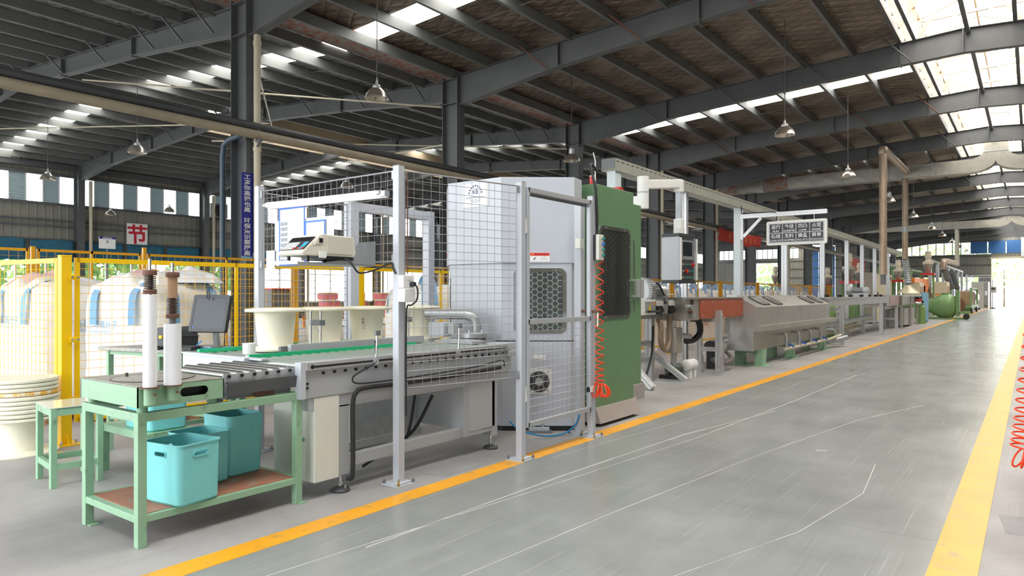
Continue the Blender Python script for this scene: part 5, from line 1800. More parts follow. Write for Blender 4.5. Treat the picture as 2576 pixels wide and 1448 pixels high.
# ------------------------------------------------------------------ jumbo bags
def bag_mesh(seed, w, h, nu=44, nv=26, mess=1.0):
    rr = random.Random(seed)
    off = Vector((rr.uniform(0, 50), rr.uniform(0, 50), rr.uniform(0, 50)))
    vs, fs = [], []
    for j in range(nv + 1):
        f = j / nv
        if f < 0.72:
            z = h * 0.95 * f / 0.72
            s = 1.03 + 0.05 * math.sin(math.pi * f / 0.72) - 0.04 * max(0, f - 0.64) / 0.08
            e = 8.0
        else:
            g = (f - 0.72) / 0.28
            z = h * 0.95 + h * 0.07 * math.sin(g * math.pi / 2)
            s = 0.99 * (1 - g) ** 0.5 + 0.001
            e = 8.0 - 5 * g
        for i in range(nu):
            a = 2 * math.pi * i / nu
            ca, sa = math.cos(a), math.sin(a)
            r = (abs(ca) ** e + abs(sa) ** e) ** (-1 / e) * w / 2 * s
            p = Vector((ca * r, sa * r, z))
            k = 0.018 if f < 0.72 else 0.06 * mess
            n = noise.noise(p * 3.2 + off)
            n2 = noise.noise(Vector((p.x * 2, p.y * 2, p.z * 11)) + off)
            p += Vector((ca, sa, 0)) * (n * k * 1.4 + n2 * 0.008)
            if f > 0.66:
                p.z += (noise.noise(p * 4.5 + off) * 0.11 + noise.noise(p * 11 + off) * 0.04) * mess * min(1, (f - 0.66) / 0.1)
            vs.append(tuple(p))
    for j in range(nv):
        for i in range(nu):
            fs.append((j * nu + i, j * nu + (i + 1) % nu, (j + 1) * nu + (i + 1) % nu, (j + 1) * nu + i))
    fs.append(tuple(range(nu - 1, -1, -1)))
    fs.append(tuple(range(nv * nu, (nv + 1) * nu)))
    m = M()
    m.add(vs, fs)
    return m


def ribbon(pts, w, side, th=0.004):
    mm = M()
    side = Vector(side).normalized() * (w / 2)
    P = [Vector(p) for p in pts]
    out = []
    for i in range(len(P) - 1):
        p0, p1, p2, p3 = P[max(0, i - 1)], P[i], P[i + 1], P[min(len(P) - 1, i + 2)]
        for k in range(5):
            s = k / 5
            out.append(0.5 * ((2 * p1) + (p2 - p0) * s + (2 * p0 - 5 * p1 + 4 * p2 - p3) * s * s + (3 * p1 - p0 - 3 * p2 + p3) * s ** 3))
    out.append(P[-1])
    for i in range(len(out) - 1):
        a, b = out[i], out[i + 1]
        mm.add([a - side, a + side, b + side, b - side], [(0, 1, 2, 3)])
    return mm


def pallet(t, x, y, rz, L=1.15):
    M0 = Matrix.Rotation(rz, 4, 'Z')
    for k in range(6):
        a = -L / 2 + 0.06 + k * (L - 0.12) / 5
        mm = M()
        mm.box(a - 0.06, a + 0.06, -L / 2, L / 2, 0.115, 0.135)
        mm.v = [tuple(M0 @ Vector(v)) for v in mm.v]
        mm.build('plank', WOOD, t, local=True)
    for yy in (-L / 2 + 0.06, 0, L / 2 - 0.06):
        mm = M()
        mm.box(-L / 2, L / 2, yy - 0.05, yy + 0.05, 0.095, 0.115)
        for a in (-L / 2 + 0.07, 0, L / 2 - 0.07):
            mm.box(a - 0.07, a + 0.07, yy - 0.05, yy + 0.05, 0.018, 0.095)
        mm.box(-L / 2, L / 2, yy - 0.05, yy + 0.05, 0, 0.018)
        mm.v = [tuple(M0 @ Vector(v)) for v in mm.v]
        mm.build('stringer', WOOD, t, local=True)


def jumbo(x, y, rz, seed, label, pal_label, w=1.02, h=1.42):
    t = thing('pallet', pal_label, 'pallet', (x, y, 0))
    pallet(t, x, y, rz)
    b = thing('jumbo_bag', label, 'bag', (x, y, 0.136), rz)
    bag_mesh(seed, w, h).build('sack', BAG, b, local=True, smooth=True)
    for (fx, fy, sd) in ((0.28, -0.53, XP), (-0.28, -0.53, XP), (0.53, -0.28, YP), (0.53, 0.28, YP)):
        n = Vector((0 if sd is XP else 1, -1 if sd is XP else 0, 0))
        o = Vector((fx, fy, 0)) + n * 0.022
        ribbon([o + ZP * (h * 0.66) + n * 0.03, o + ZP * (h * 0.78) + n * 0.028, o + ZP * (h * 0.9) + n * 0.0, o - n * 0.14 + ZP * (h * 0.985), o - n * 0.26 + sd * 0.04 + ZP * (h * 1.0)], 0.1, sd).build('lifting_strap', STRAP, b, local=True)
    return b


def print_text(b, face, h, lines):
    """printed lettering on the -Y (0) or +X (1) face, local coordinates"""
    for body, u, z, s in lines:
        if face == 0:
            o, ru = Vector((u, -0.556 - 0.006, z)), XP
        else:
            o, ru = Vector((0.556 + 0.006, u, z)), YP
        text(body, s, o, ru, ZP, BLUEP, b, 'printed_text', local=True, align='LEFT')


b = jumbo(-9.12, 3.42, R(6), 3, 'white woven jumbo bag with blue straps behind the spool stack', 'wooden pallet under the jumbo bag behind the spool stack')
LN = [('万马高分子', -0.36, 0.98, 0.1), ('高分子材料有限公司', -0.36, 0.9, 0.045)]
print_text(b, 0, 1.4, LN)
print_text(b, 1, 1.4, [('万马高分子', -0.3, 0.94, 0.1), ('高分子材料有限公司', -0.3, 0.86, 0.045)])
b = jumbo(-8.02, 3.95, R(16), 5, 'white woven jumbo bag with blue straps behind the work bench', 'wooden pallet under the jumbo bag behind the work bench')
print_text(b, 0, 1.4, [('万马高分子', -0.40, 0.94, 0.09), ('高分子材料有限公司', -0.40, 0.86, 0.04)])
# crumpled liners on top of the front bags
for (x, y, z, r, m_, lab, sd) in ((-9.3, 3.3, 1.50, 0.42, PINK, 'pale pink plastic liner crumpled on the bag behind the spool stack', 11), (-8.35, 4.0, 1.52, 0.36, PINK, 'pale pink liner slumped on the bag behind the bench', 12),
                                  (-7.9, 4.2, 1.53, 0.42, FILM, 'clear crumpled plastic liner heaped on the bag behind the bench', 13)):
    mm = M()
    nu, nv = 26, 9
    for j in range(nv):
        f = j / (nv - 1)
        for i in range(nu):
            a = 2 * math.pi * i / nu
            q = Vector((math.cos(a) * r * (1 - f) ** 0.8, math.sin(a) * r * (1 - f) ** 0.8, 0.17 * math.sin(f * math.pi / 2)))
            q.z += noise.noise(Vector((q.x * 6, q.y * 6, sd))) * 0.09 * f
            q.x += noise.noise(Vector((q.x * 5, q.y * 5, sd + 9))) * 0.07
            mm.v.append((x + q.x, y + q.y, z + q.z))
    mm.f += [(j * nu + i, j * nu + (i + 1) % nu, (j + 1) * nu + (i + 1) % nu, (j + 1) * nu + i) for j in range(nv - 1) for i in range(nu)]
    tag(mm.build('plastic_liner', m_, smooth=True), lab, 'liner')

# rows of smaller looking bags along the fence
b0 = thing('jumbo_bag', 'white jumbo bag with raised blue loops, first in the row along the long fence', 'bag', (-8.0, 8.35, 0.0), R(4), group='jumbo bags stored along the long yellow fence')
bag_mesh(21, 1.0, 1.5, 28, 16).build('sack', BAG, b0, local=True, smooth=True)
for sx, sy in ((-1, -1), (1, -1), (1, 1), (-1, 1)):
    ribbon([(sx * 0.52, sy * 0.38, 1.1), (sx * 0.52, sy * 0.4, 1.36), (sx * 0.44, sy * 0.36, 1.62), (sx * 0.3, sy * 0.3, 1.72), (sx * 0.34, sy * 0.48, 1.62), (sx * 0.38, sy * 0.53, 1.36), (sx * 0.38, sy * 0.54, 1.1)], 0.055, (sx, -sy, 0)).build('lifting_loop', STRAP, b0, local=True)
M().slab([(-0.2, -0.12), (0.2, -0.1), (0.22, 0.1), (-0.18, 0.12)], (0.54, 0.1, 0.6), YP, ZP, XP, 0.004).build('printed_patch', PINK, b0, local=True)
k = 0
for row, xx in enumerate((-8.05, -9.3)):
    for i in range(19):
        y = 9.6 + 1.22 * i
        k += 1
        if row == 1 and i % 3 == 2:
            continue
        dup(b0, (xx + rnd.uniform(-0.08, 0.08), y + rnd.uniform(-0.05, 0.05), 0.0), R(rnd.uniform(-8, 8) + 90 * (i % 4)), 'white jumbo bag with raised blue loops, %s in the %s row along the long fence' % (ordinal(min(19, i + 1)), 'front' if row == 0 else 'second'))

# ------------------------------------------------------------------ overhead cable tray on posts
TX = -5.3
t = thing('cable_tray', 'long perforated grey cable tray running above the production line', 'cable tray', (TX, 22, 3.4))
M().box(TX - 0.12, TX - 0.117, 9.6, 40, 3.33, 3.52).build('side_wall', TRAY, t)
M().box(TX + 0.117, TX + 0.12, 9.6, 40, 3.33, 3.52).build('side_wall', TRAY, t)
mm = M()
sl = M()
y = 9.65
while y < 26:
    sl.box(TX + 0.118, TX + 0.1215, y, y + 0.09, 3.47, 3.484)
    y += 0.17
sl.build('slot_row', BLACK, t)
y = 9.6
while y < 40:
    st = 0.1 if y < 18 else 0.4
    for q in range(4):
        mm.box(TX - 0.117 + q * 0.062, TX - 0.117 + q * 0.062 + 0.046, y + (0.05 if q % 2 else 0), y + st * 0.62 + (0.05 if q % 2 else 0), 3.33, 3.334)
    for q in range(5):
        mm.box(TX - 0.12 + q * 0.06, TX - 0.108 + q * 0.06, y, y + st, 3.329, 3.335)
    y += st
mm.build('slotted_floor', mat('tray_floor', (186, 186, 182), 0.5, 0.3), t)
M().box(TX - 0.12, TX + 0.12, 9.6, 9.603, 3.36, 3.52).build('end_plate', DGREY, t)
for i, (y, w, lab) in enumerate(((9.75, 0.2, 'short broad pale post under the near end of the cable tray'), (12.6, 0.1, 'slim grey profile post behind the hanging control panel'), (15.56, 0.2, 'broad pale steel post carrying the black status sign'), (19.3, 0.14, 'grey profile post behind the far side of the steel tank'), (23.5, 0.13, 'grey post past the end of the steel tank'),
                                 (27.1, 0.12, 'grey post beside the first water trough stand'), (29.9, 0.12, 'grey post beside the small blower'), (32.6, 0.12, 'grey post in front of the cream cabinets'), (36, 0.12, 'grey post by the flexible exhaust hose'))):
    q = thing('tray_post', lab, 'post', (TX, y, 0))
    if i in (0, 2):
        M().box(TX - 0.05, TX + 0.1, y - w / 2, y + w / 2, 0.02, 3.33).build('post_tube', POSTW, q, bevel=0.004)
    else:
        M().prof((TX, y, 0.02), (TX, y, 3.33), alu_poly(w, 0.02, 0.012), up=YP).build('post_tube', ALU, q)
    M().box(TX - 0.15, TX + 0.15, y - 0.15, y + 0.15, 0, 0.02).build('base_plate', ALU, q)

# status sign on its arm
t = thing('sign_bracket', 'aluminium bracket arm with diagonal brace reaching over the line', 'bracket', (-4.3, 15.56, 3.1))
M().prof((-5.2, 15.5, 3.13), (-3.40, 15.5, 3.13), alu_poly(0.09, 0.016, 0.012), up=ZP).build('arm', ALU, t)
M().prof((-5.18, 15.5, 2.62), (-5.18, 15.5, 3.1), alu_poly(0.07, 0.014, 0.01), up=YP).build('upright', ALU, t)
M().prof((-5.14, 15.5, 2.68), (-4.75, 15.5, 3.08), alu_poly(0.06, 0.012, 0.01), up=YP).build('brace', ALU, t)


def status_sign(x0, x1, z0, z1, y, label, near=True):
    t = thing('status_sign', label, 'sign', ((x0 + x1) / 2, y, z0))
    W, H = x1 - x0, z1 - z0
    cx, cz = (x0 + x1) / 2, (z0 + z1) / 2
    k = H / 0.53
    M().slab(rrect(W, H, 0.04 * k, 5), (cx, y, cz), XP, ZP, -YP, 0.07).build('case', mat('sign_case', (222, 222, 218), 0.4), t, bevel=0.006)
    M().slab(rrect(W - 0.1 * k, H - 0.09 * k, 0.004, 2), (cx, y - 0.07, cz), XP, ZP, -YP, 0.003).build('face', mat('sign_divider', (186, 190, 196), 0.5), t)
    zh = [('运行', 'RUN'), ('外径', 'DIAMETER'), ('凹凸', 'LUMP'), ('火花', 'SPARK'), ('储线', 'ACCUMULATING'), ('无料', 'HOPPER'), ('换盘', 'SPOOL SWITCH'), ('异常', 'MACHINE FAILURE')]
    cw, ch = (W - 0.13 * k) / 4, (H - 0.12 * k) / 2
    for i, (a, b) in enumerate(zh):
        c, r = i % 4, i // 4
        px = cx - (W - 0.13 * k) / 2 + cw * (c + 0.5)
        pz = cz + (H - 0.12 * k) / 2 - ch * (r + 0.5)
        q = M().slab(rrect(cw - 0.016 * k, ch - 0.016 * k, 0.003, 2), (px, y - 0.073, pz), XP, ZP, -YP, 0.002).build('panel', SIGNK, t)
        text(a, 0.098 * k, (px, y - 0.0765, pz + 0.035 * k), XP, ZP, SIGNW, q, bold=0.012)
        text(b, 0.056 * k, (px, y - 0.0765, pz - 0.06 * k), XP, ZP, SIGNW, q, bold=0.015 if len(b) < 9 else 0.005, sx=1.15, maxw=cw * 0.86)
    for dx in (-W * 0.3, W * 0.29):
        M().cyl((cx + dx, y - 0.03, z1), (cx + dx, y - 0.03, z1 + 0.13 * k), 0.01, n=8).build('hanger_rod', ALU, t)
    return t


status_sign(-4.63, -3.40, 2.46, 2.98, 15.53, 'black eight-field status sign hanging over the steel tank')
status_sign(-4.3, -3.2, 2.62, 3.1, 84.0, 'small distant black status sign beside the bright doorway')
t = thing('sign_bracket', 'distant pale bracket arm above the far status sign', 'bracket', (-4.5, 84.1, 3.2))
M().bar((-5.3, 84.1, 3.3), (-3.2, 84.1, 3.3), 0.08, 0.08).build('arm', POSTW, t)
M().bar((-5.3, 84.1, 0), (-5.3, 84.1, 3.4), 0.14, 0.14).build('upright', POSTW, t)
M().bar((-5.2, 84.1, 2.7), (-4.7, 84.1, 3.28), 0.06, 0.06).build('brace', POSTW, t)
hose('sign_cable', [(-5.17, 15.44, 3.36), (-5.16, 15.43, 3.2), (-5.1, 15.43, 3.19), (-4.8, 15.44, 3.19), (-4.45, 15.46, 3.17), (-4.42, 15.5, 3.06), (-4.45, 15.5, 2.99)], 0.01, BLACK, 'black cable draped from the tray along the sign arm')

# ------------------------------------------------------------------ hanging control panel on its swing arm
t = thing('control_console', 'hanging grey control console with buttons on a white swing arm', 'control console', (-4.4, 10.2, 1.6))
pu = Vector((0.14, 0.99, 0))
pn = Vector((0.99, -0.14, 0))
o = Vector((-4.25, 10.19, 1.95))
w, d, h = 0.46, 0.30, 0.76
M().slab([(-w / 2, -h / 2 + 0.05), (w / 2, -h / 2 + 0.05), (w / 2, h / 2 - 0.05), (-w / 2, h / 2 - 0.05)], o - pn * d, pu, ZP, pn, d).build('case', MGREY, t)
for z in (h / 2 - 0.05, -h / 2):
    M().slab([(-w / 2 - 0.006, z), (w / 2 + 0.006, z), (w / 2 + 0.006, z + 0.05), (-w / 2 - 0.006, z + 0.05)], o - pn * (d + 0.005), pu, ZP, pn, d + 0.012).build('end_frame', CHAR, t, bevel=0.006)
M().slab([(-w / 2 + 0.02, -h / 2 + 0.05), (w / 2 - 0.03, -h / 2 + 0.05), (w / 2 - 0.03, h / 2 - 0.05), (-w / 2 + 0.02, h / 2 - 0.05)], o + pn * 0.001, pu, ZP, pn, 0.003).build('front_plate', CHAR, t)
M().slab(rrect(0.34, 0.3, 0.006, 3), o + ZP * 0.13 + pn * 0.004, pu, ZP, pn, 0.006).build('screen_bezel', ALUCAST, t)
M().slab(rrect(0.27, 0.215, 0.004, 3), o + ZP * 0.145 + pn * 0.01, pu, ZP, pn, 0.002).build('screen', SCREEN, t)
for r in range(3):
    for c in range(4):
        p = o + pu * (-0.15 + 0.09 * c) + ZP * (-0.095 - 0.1 * r) + pn * 0.004
        red = (r == 0 and c == 3) or (r == 1 and c == 1)
        q = M().cyl(p, p + pn * 0.016, 0.017, n=12).build('button_collar', CHROME, t, smooth=True)
        M().cyl(p + pn * 0.016, p + pn * (0.045 if red else 0.032), 0.026 if red else 0.013, n=14).build('button', RED if red else (ALUCAST if c == 0 else TEAL), q, smooth=True)
for s in (-1, 1):
    M().bar(o + pu * (s * (w / 2 + 0.0)) + pn * 0.03 + ZP * -0.33, o + pu * (s * (w / 2 + 0.0)) + pn * 0.03 + ZP * 0.31, 0.03, 0.03).build('grab_rail', WHITE, t, bevel=0.006)
ax = o - pn * 0.14
M().cyl(ax + ZP * 0.38, ax + ZP * 0.47, 0.085, n=24).build('swivel', WHITE, t, smooth=True)
M().cbox(tuple(ax + ZP * 0.54), (0.13, 0.13, 0.16)).build('lower_socket', WHITE, t, bevel=0.01)
M().cbox(tuple(ax + ZP * 0.86), (0.085, 0.085, 0.6)).build('drop_tube', MGREY, t, bevel=0.006)
M().cbox(tuple(ax + ZP * 1.13), (0.12, 0.12, 0.2)).build('upper_socket', WHITE, t, bevel=0.015)
e0 = Vector((-4.58, 9.35, 3.02))
M().bar(tuple(e0 + Vector((0, 0.05, 0.0))), (ax.x, ax.y + 0.03, 3.12), 0.12, 0.13).build('upper_arm', WHITE, t, bevel=0.01)
M().cyl((e0.x, e0.y, 2.66), (e0.x, e0.y, 3.13), 0.085, n=24).build('elbow', WHITE, t, smooth=True)
M().cyl((e0.x, e0.y, 2.885), (e0.x, e0.y, 2.905), 0.087, n=24).build('elbow_seam', MGREY2, t, smooth=True)
M().cbox((e0.x - 0.12, e0.y, 2.76), (0.22, 0.14, 0.17)).build('elbow_socket', WHITE, t, bevel=0.01)
M().bar((e0.x - 0.2, e0.y, 2.77), (-5.22, 9.34, 2.77), 0.1, 0.125).build('lower_arm', WHITE, t, bevel=0.006)

# ------------------------------------------------------------------ measuring stand with blower
t = thing('profile_stand', 'aluminium profile stand with a diagonal foot in front of the fence', 'stand', (-4.7, 10.0, 0))
for (x, y) in ((-4.95, 9.65), (-4.95, 10.35)):
    M().prof((x, y, 0.02 if y > 10 else 0.25), (x, y, 1.02), alu_poly(0.12, 0.016, 0.012), up=YP).build('upright', ALU, t)
for z in (0.36, 0.62):
    M().prof((-4.95, 9.7, z), (-4.95, 10.3, z), alu_poly(0.08, 0.014, 0.01), up=ZP).build('cross_rail', ALU, t)
M().prof((-4.95, 9.4, 1.05), (-4.95, 11.2, 1.05), alu_poly(0.08, 0.014, 0.01), up=ZP).build('top_rail', ALU, t)
M().prof((-4.92, 10.42, 0.42), (-4.42, 10.55, 0.03), alu_poly(0.08, 0.014, 0.01), up=YP).build('diagonal_foot', ALU, t)
M().prof((-4.92, 9.55, 0.42), (-4.42, 9.35, 0.03), alu_poly(0.08, 0.014, 0.01), up=YP).build('diagonal_foot', ALU, t)
M().box(-5.15, -4.4, 10.2, 10.65, 0, 0.015).build('floor_plate', ALU, t)
t = thing('laser_gauge', 'white measuring heads with a yellow warning sign on the stand', 'gauge', (-4.8, 9.9, 1.09))
M().box(-4.98, -4.62, 9.3, 9.87, 1.09, 1.32).build('housing', WHITE, t, bevel=0.005)
M().box(-4.62, -4.612, 9.5, 9.85, 1.12, 1.29).build('label_plate', GALV, t)
M().slab([(-0.05, -0.05), (0.05, -0.05), (0.0, 0.05)], (-4.611, 9.64, 1.21), YP, ZP, XP, 0.002).build('warning_triangle', YELP, t)
M().slab(rrect(0.05, 0.04, 0.003, 2), (-4.611, 9.78, 1.26), YP, ZP, XP, 0.002).build('orange_sticker', ORG, t)
M().cyl((-4.59, 9.55, 1.14), (-4.59, 9.95, 1.14), 0.018, n=10).build('grip', BLACK, t, smooth=True)
for i, y in enumerate((9.98, 10.42)):
    M().box(-4.95, -4.65, y, y + 0.24, 1.09, 1.3).build('gauge_head', WHITE, t, bevel=0.005)
    M().prism([(y - 0.02, 1.09), (y + 0.16, 1.09), (y + 0.22, 1.15), (y + 0.16, 1.22), (y - 0.02, 1.22)], -4.66, -4.63, 'yz').build('head_cover', BLACK, t)
    M().box(-4.92, -4.66, y - 0.06, y + 0.24, 1.22, 1.32).build('head_top', ALUCAST, t, bevel=0.004)
M().tube([(-4.7, 10.42, 1.32), (-4.7, 10.42, 1.40), (-4.7, 10.7, 1.40), (-4.7, 10.7, 1.32)], 0.01, 8).build('carry_handle', ALU, t, smooth=True)
M().cyl((-4.68, 10.3, 1.18), (-4.64, 10.3, 1.18), 0.07, n=20).build('guide_wheel', ALUCAST, t, smooth=True)
M().cyl((-4.68, 10.32, 1.33), (-4.64, 10.32, 1.33), 0.05, n=20).build('guide_wheel', ALUCAST, t, smooth=True)
t = thing('side_blower', 'silver ribbed side channel blower and motor above the stand', 'blower', (-5.1, 9.9, 1.34))
ml = M()
for k in range(36):
    a = 2 * math.pi * k / 36
    ml.bar((-5.2 + 0.12, 9.62, 1.60), (-5.2 + 0.12, 9.62 + 0.24 * math.cos(a), 1.60 + 0.24 * math.sin(a)), 0.02, 0.2, up=XP) if False else None
M().lathe([(0, -0.09), (0.15, -0.09), (0.185, -0.06), (0.2, 0.0), (0.185, 0.06), (0.15, 0.09), (0, 0.09)], (-4.9, 10.0, 1.45), 40, 'y').build('ring_housing', ALUCAST, t, smooth=True)
mm = M()
for k in range(44):
    a = 2 * math.pi * k / 44
    c = Vector((-4.9 + 0.18 * math.cos(a), 10.0, 1.45 + 0.18 * math.sin(a)))
    mm.bar(c - YP * 0.09, c + YP * 0.09, 0.01, 0.065, up=(c - Vector((-4.9, 10.0, 1.45))))
tag(mm.build('cooling_rib', ALU, t), kind='stuff')
M().cyl((-4.9, 10.08, 1.43), (-4.9, 10.5, 1.43), 0.11, n=28).build('motor_body', ALUCAST, t, smooth=True)
mm = M()
for k in range(26):
    a = 2 * math.pi * k / 26
    c = Vector((-4.9 + 0.112 * math.cos(a), 0, 1.43 + 0.112 * math.sin(a)))
    mm.bar(c + YP * 10.1, c + YP * 10.48, 0.006, 0.026, up=(c - Vector((-4.9, 0, 1.43))))
tag(mm.build('motor_fin', mat('motor_fin_grey', (140, 143, 150), 0.4, 0.5), t), kind='stuff')
M().lathe([(0, 0), (0.12, 0), (0.13, 0.02), (0.13, 0.2), (0.115, 0.26), (0.08, 0.28), (0, 0.28)], (-4.9, 10.5, 1.43), 28, 'y').build('fan_cowl', ALU, t, smooth=True)
M().cyl((-4.9, 10.778, 1.43), (-4.9, 10.784, 1.43), 0.065, n=20).build('cowl_grille', DGREY, t)
M().cbox((-4.87, 10.28, 1.57), (0.13, 0.2, 0.08)).build('terminal_box', ALUCAST, t, bevel=0.006)
M().box(-5.0, -4.8, 9.95, 10.6, 1.32, 1.37).build('blower_foot', ALUCAST, t)
M().box(-5.1, -4.96, 9.9, 10.6, 1.09, 1.335).build('blower_bracket', ALU, t)
hose('motor_cable', [(-4.8, 10.26, 1.58), (-4.76, 10.3, 1.55), (-4.74, 10.4, 1.42), (-4.74, 10.55, 1.33), (-4.78, 10.68, 1.32)], 0.014, BLACK, 'black cable curving down from the blower terminal box')
hose('duct_hose', [(-4.85, 10.35, 1.2), (-4.85, 10.5, 1.22), (-4.85, 10.66, 1.22)], 0.11, BLACK, 'short fat black bellows between gauge and water box', 'hose', rib=0.05)
hose('wet_hose', [(-4.75, 10.25, 1.0), (-4.68, 10.18, 0.9), (-4.66, 10.15, 0.66), (-4.66, 10.3, 0.52), (-4.68, 10.5, 0.62), (-4.72, 10.6, 0.85), (-4.74, 10.62, 1.05)], 0.045, mat('brown_clear_hose', (140, 120, 100), 0.25), 'fat brownish hose looping below the gauge heads', 'hose')
t = thing('vacuum_vessel', 'steel vacuum vessel with pump behind the profile stand', 'vessel', (-5.0, 10.9, 0.3))
M().lathe([(0, 0), (0.135, 0), (0.14, 0.01), (0.14, 0.4), (0.135, 0.41), (0, 0.41)], (-4.77, 10.88, 0.44), 32).build('vessel', STEEL, t, smooth=True)
M().cyl((-4.77, 10.88, 0.85), (-4.77, 10.88, 0.97), 0.05, n=16).build('top_nozzle', WHITE, t, smooth=True)
M().cyl((-4.77, 10.88, 0.2), (-4.77, 10.88, 0.44), 0.05, n=16).build('bottom_nozzle', ALUCAST, t, smooth=True)
M().cyl((-4.85, 10.8, 0.16), (-4.7, 11.0, 0.16), 0.09, n=20).build('pump_body', mat('pump_dark_green', (74, 84, 72), 0.45), t, smooth=True)
M().box(-4.95, -4.65, 10.7, 11.05, 0, 0.07).build('pump_base', BLACK, t)
M().cyl((-4.72, 10.98, 0.72), (-4.68, 11.35, 0.68), 0.045, n=14).build('outlet_pipe', ALUCAST, t, smooth=True)
hose('drain_hose', [(-4.72, 11.5, 0.98), (-4.66, 11.66, 0.95), (-4.64, 11.7, 0.75), (-4.7, 11.6, 0.62), (-4.75, 11.35, 0.6)], 0.055, BLACK, 'black drain hose under the water box', 'hose')
t = thing('air_vessel', 'small white air vessel on the floor beside the stand legs', 'vessel', (-4.72, 11.45, 0.1))
M().lathe([(0, 0), (0.07, 0.003), (0.09, 0.015), (0.095, 0.04), (0.095, 0.34), (0, 0.36)], (-4.62, 11.0, 0.215), 28, 'y').build('drum', WHITE, t, smooth=True)
M().box(-4.69, -4.55, 11.06, 11.12, 0, 0.13).build('saddle', WHITE, t)
M().box(-4.69, -4.55, 11.24, 11.3, 0, 0.13).build('saddle', WHITE, t)
hose('floor_hose', [(-4.55, 12.0, 0.25), (-4.45, 12.3, 0.16), (-4.5, 12.9, 0.2), (-4.9, 13.5, 0.35), (-5.1, 14, 0.4)], 0.035, mat('grey_hose', (110, 104, 98), 0.5), 'grey hose running along the floor to the steel tank', 'hose')
hose('floor_hose', [(-4.95, 9.7, 0.06), (-4.72, 9.5, 0.05), (-4.75, 9.75, 0.1), (-4.8, 10.1, 0.45), (-4.82, 10.2, 0.9)], 0.016, BLACK, 'black hose curving on the floor beside the diagonal foot', 'hose')

# water box, orange channel, stand
t = thing('water_channel', 'steel inlet box with a long orange brown side panel', 'water channel', (-4.7, 12.5, 1.0))
M().box(-5.1, -4.47, 10.65, 11.24, 0.97, 1.345).build('inlet_box', STEEL, t, bevel=0.004)
M().box(-5.1, -4.44, 10.62, 13.43, 1.325, 1.35).build('cover_strip', STEEL, t)
M().box(-5.05, -4.47, 11.24, 13.4, 0.99, 1.325).build('channel_body', STEEL, t)
M().box(-4.47, -4.455, 11.24, 13.4, 0.985, 1.32).build('side_panel', ORANGE, t, bevel=0.003)
M().box(-4.47, -4.462, 10.86, 10.97, 1.14, 1.31).build('inlet_slot', BLACK, t)
M().cyl((-4.47, 10.86, 1.17), (-4.42, 10.86, 1.17), 0.06, n=18).build('inlet_wheel', ALUCAST, t, smooth=True)
M().cyl((-4.47, 10.9, 1.06), (-4.42, 10.9, 1.06), 0.06, n=18).build('inlet_wheel', ALUCAST, t, smooth=True)
M().cyl((-4.47, 10.78, 1.12), (-4.4, 10.78, 1.12), 0.025, n=10).build('knob', RUST, t, smooth=True)
for y in (11.35, 11.8, 12.3, 12.8, 13.3):
    for z in (1.04, 1.27):
        M().cyl((-4.455, y, z), (-4.448, y, z), 0.012, n=8).build('panel_screw', ALU, t)


def leg_stand(t, y, x0, x1, h, rail=True):
    for x in (x0, x1):
        M().prof((x, y, 0.02), (x, y, h), alu_poly(0.1, 0.016, 0.012), up=YP).build('leg', ALU, t)
        M().slab([(-0.09, 0), (0.09, 0), (0.05, 0.3), (-0.05, 0.3)], (x + 0.052, y, 0.02), YP, ZP, XP, 0.012).build('leg_foot', ALUCAST, t)
    M().prof((x0, y, h * 0.42), (x1, y, h * 0.42), alu_poly(0.07, 0.014, 0.01), up=ZP).build('cross_rail', ALU, t)
    M().prof((x0, y, h - 0.1), (x1, y, h - 0.1), alu_poly(0.06, 0.014, 0.01), up=ZP).build('cross_rail', ALU, t)
    M().box(x0 - 0.1, x1 + 0.1, y - 0.12, y + 0.12, 0, 0.02).build('floor_plate', ALU, t)


t = thing('profile_stand', 'aluminium leg stand under the orange brown panel', 'stand', (-4.6, 11.85, 0))
leg_stand(t, 11.85, -4.72, -4.36, 1.05)
M().bar((-4.36, 11.85, 1.0), (-4.36, 11.85, 1.12), 0.09, 0.09).build('leg_top', ALU, t)

# stainless cooling tank
t = thing('cooling_tank', 'long stainless steel water tank with sloped lid and oval windows', 'tank', (-4.7, 16.2, 0.3))
TA, TB = 13.45, 19.4
prof_up = [(-4.76, 0.80), (-4.2, 0.80), (-4.2, 1.155), (-4.62, 1.38), (-4.76, 1.38)]
for i, (a, b) in enumerate(((TA, 16.55), (16.57, TB))):
    M().prism(prof_up, a, b, 'xz').build('lid', STEEL, t, bevel=0.006)
M().prism([(-4.78, 0.31), (-4.26, 0.31), (-4.26, 0.69), (-4.09, 0.69), (-4.09, 0.805), (-4.19, 0.805), (-4.19, 1.16), (-4.615, 1.39), (-4.78, 1.39)], TA - 0.05, TA - 0.02, 'xz').build('end_plate', mat('lit_stainless', (186, 186, 184), 0.36, 0.5, var=0.05), t, bevel=0.003)  # lit end face: its brightness is put into a lighter steel
M().box(-4.76, -4.1, TA - 0.02, TB + 0.35, 0.695, 0.80).build('ledge', STEEL, t, bevel=0.004)
M().box(-4.76, -4.28, TA + 0.02, TB, 0.31, 0.7).build('trough', STEEL, t, bevel=0.004)
lv = Vector((-0.42, 0, 0.225)).normalized()
ln = Vector((0.225, 0, 0.42)).normalized()
lc = Vector((-4.41, 0, 1.2675))
for y in (14.25, 15.15, 17.9, 18.75):
    q = M().slab(rrect(0.6, 0.36, 0.13, 7), lc + YP * y + ln * 0.002, YP, lv, ln, 0.012).build('oval_frame', RUBBER, t)
    M().slab(rrect(0.53, 0.30, 0.11, 7), lc + YP * y + ln * 0.014, YP, lv, ln, 0.003).build('oval_pane', mat('dull_window', (150, 146, 140), 0.15, 0.3), q)
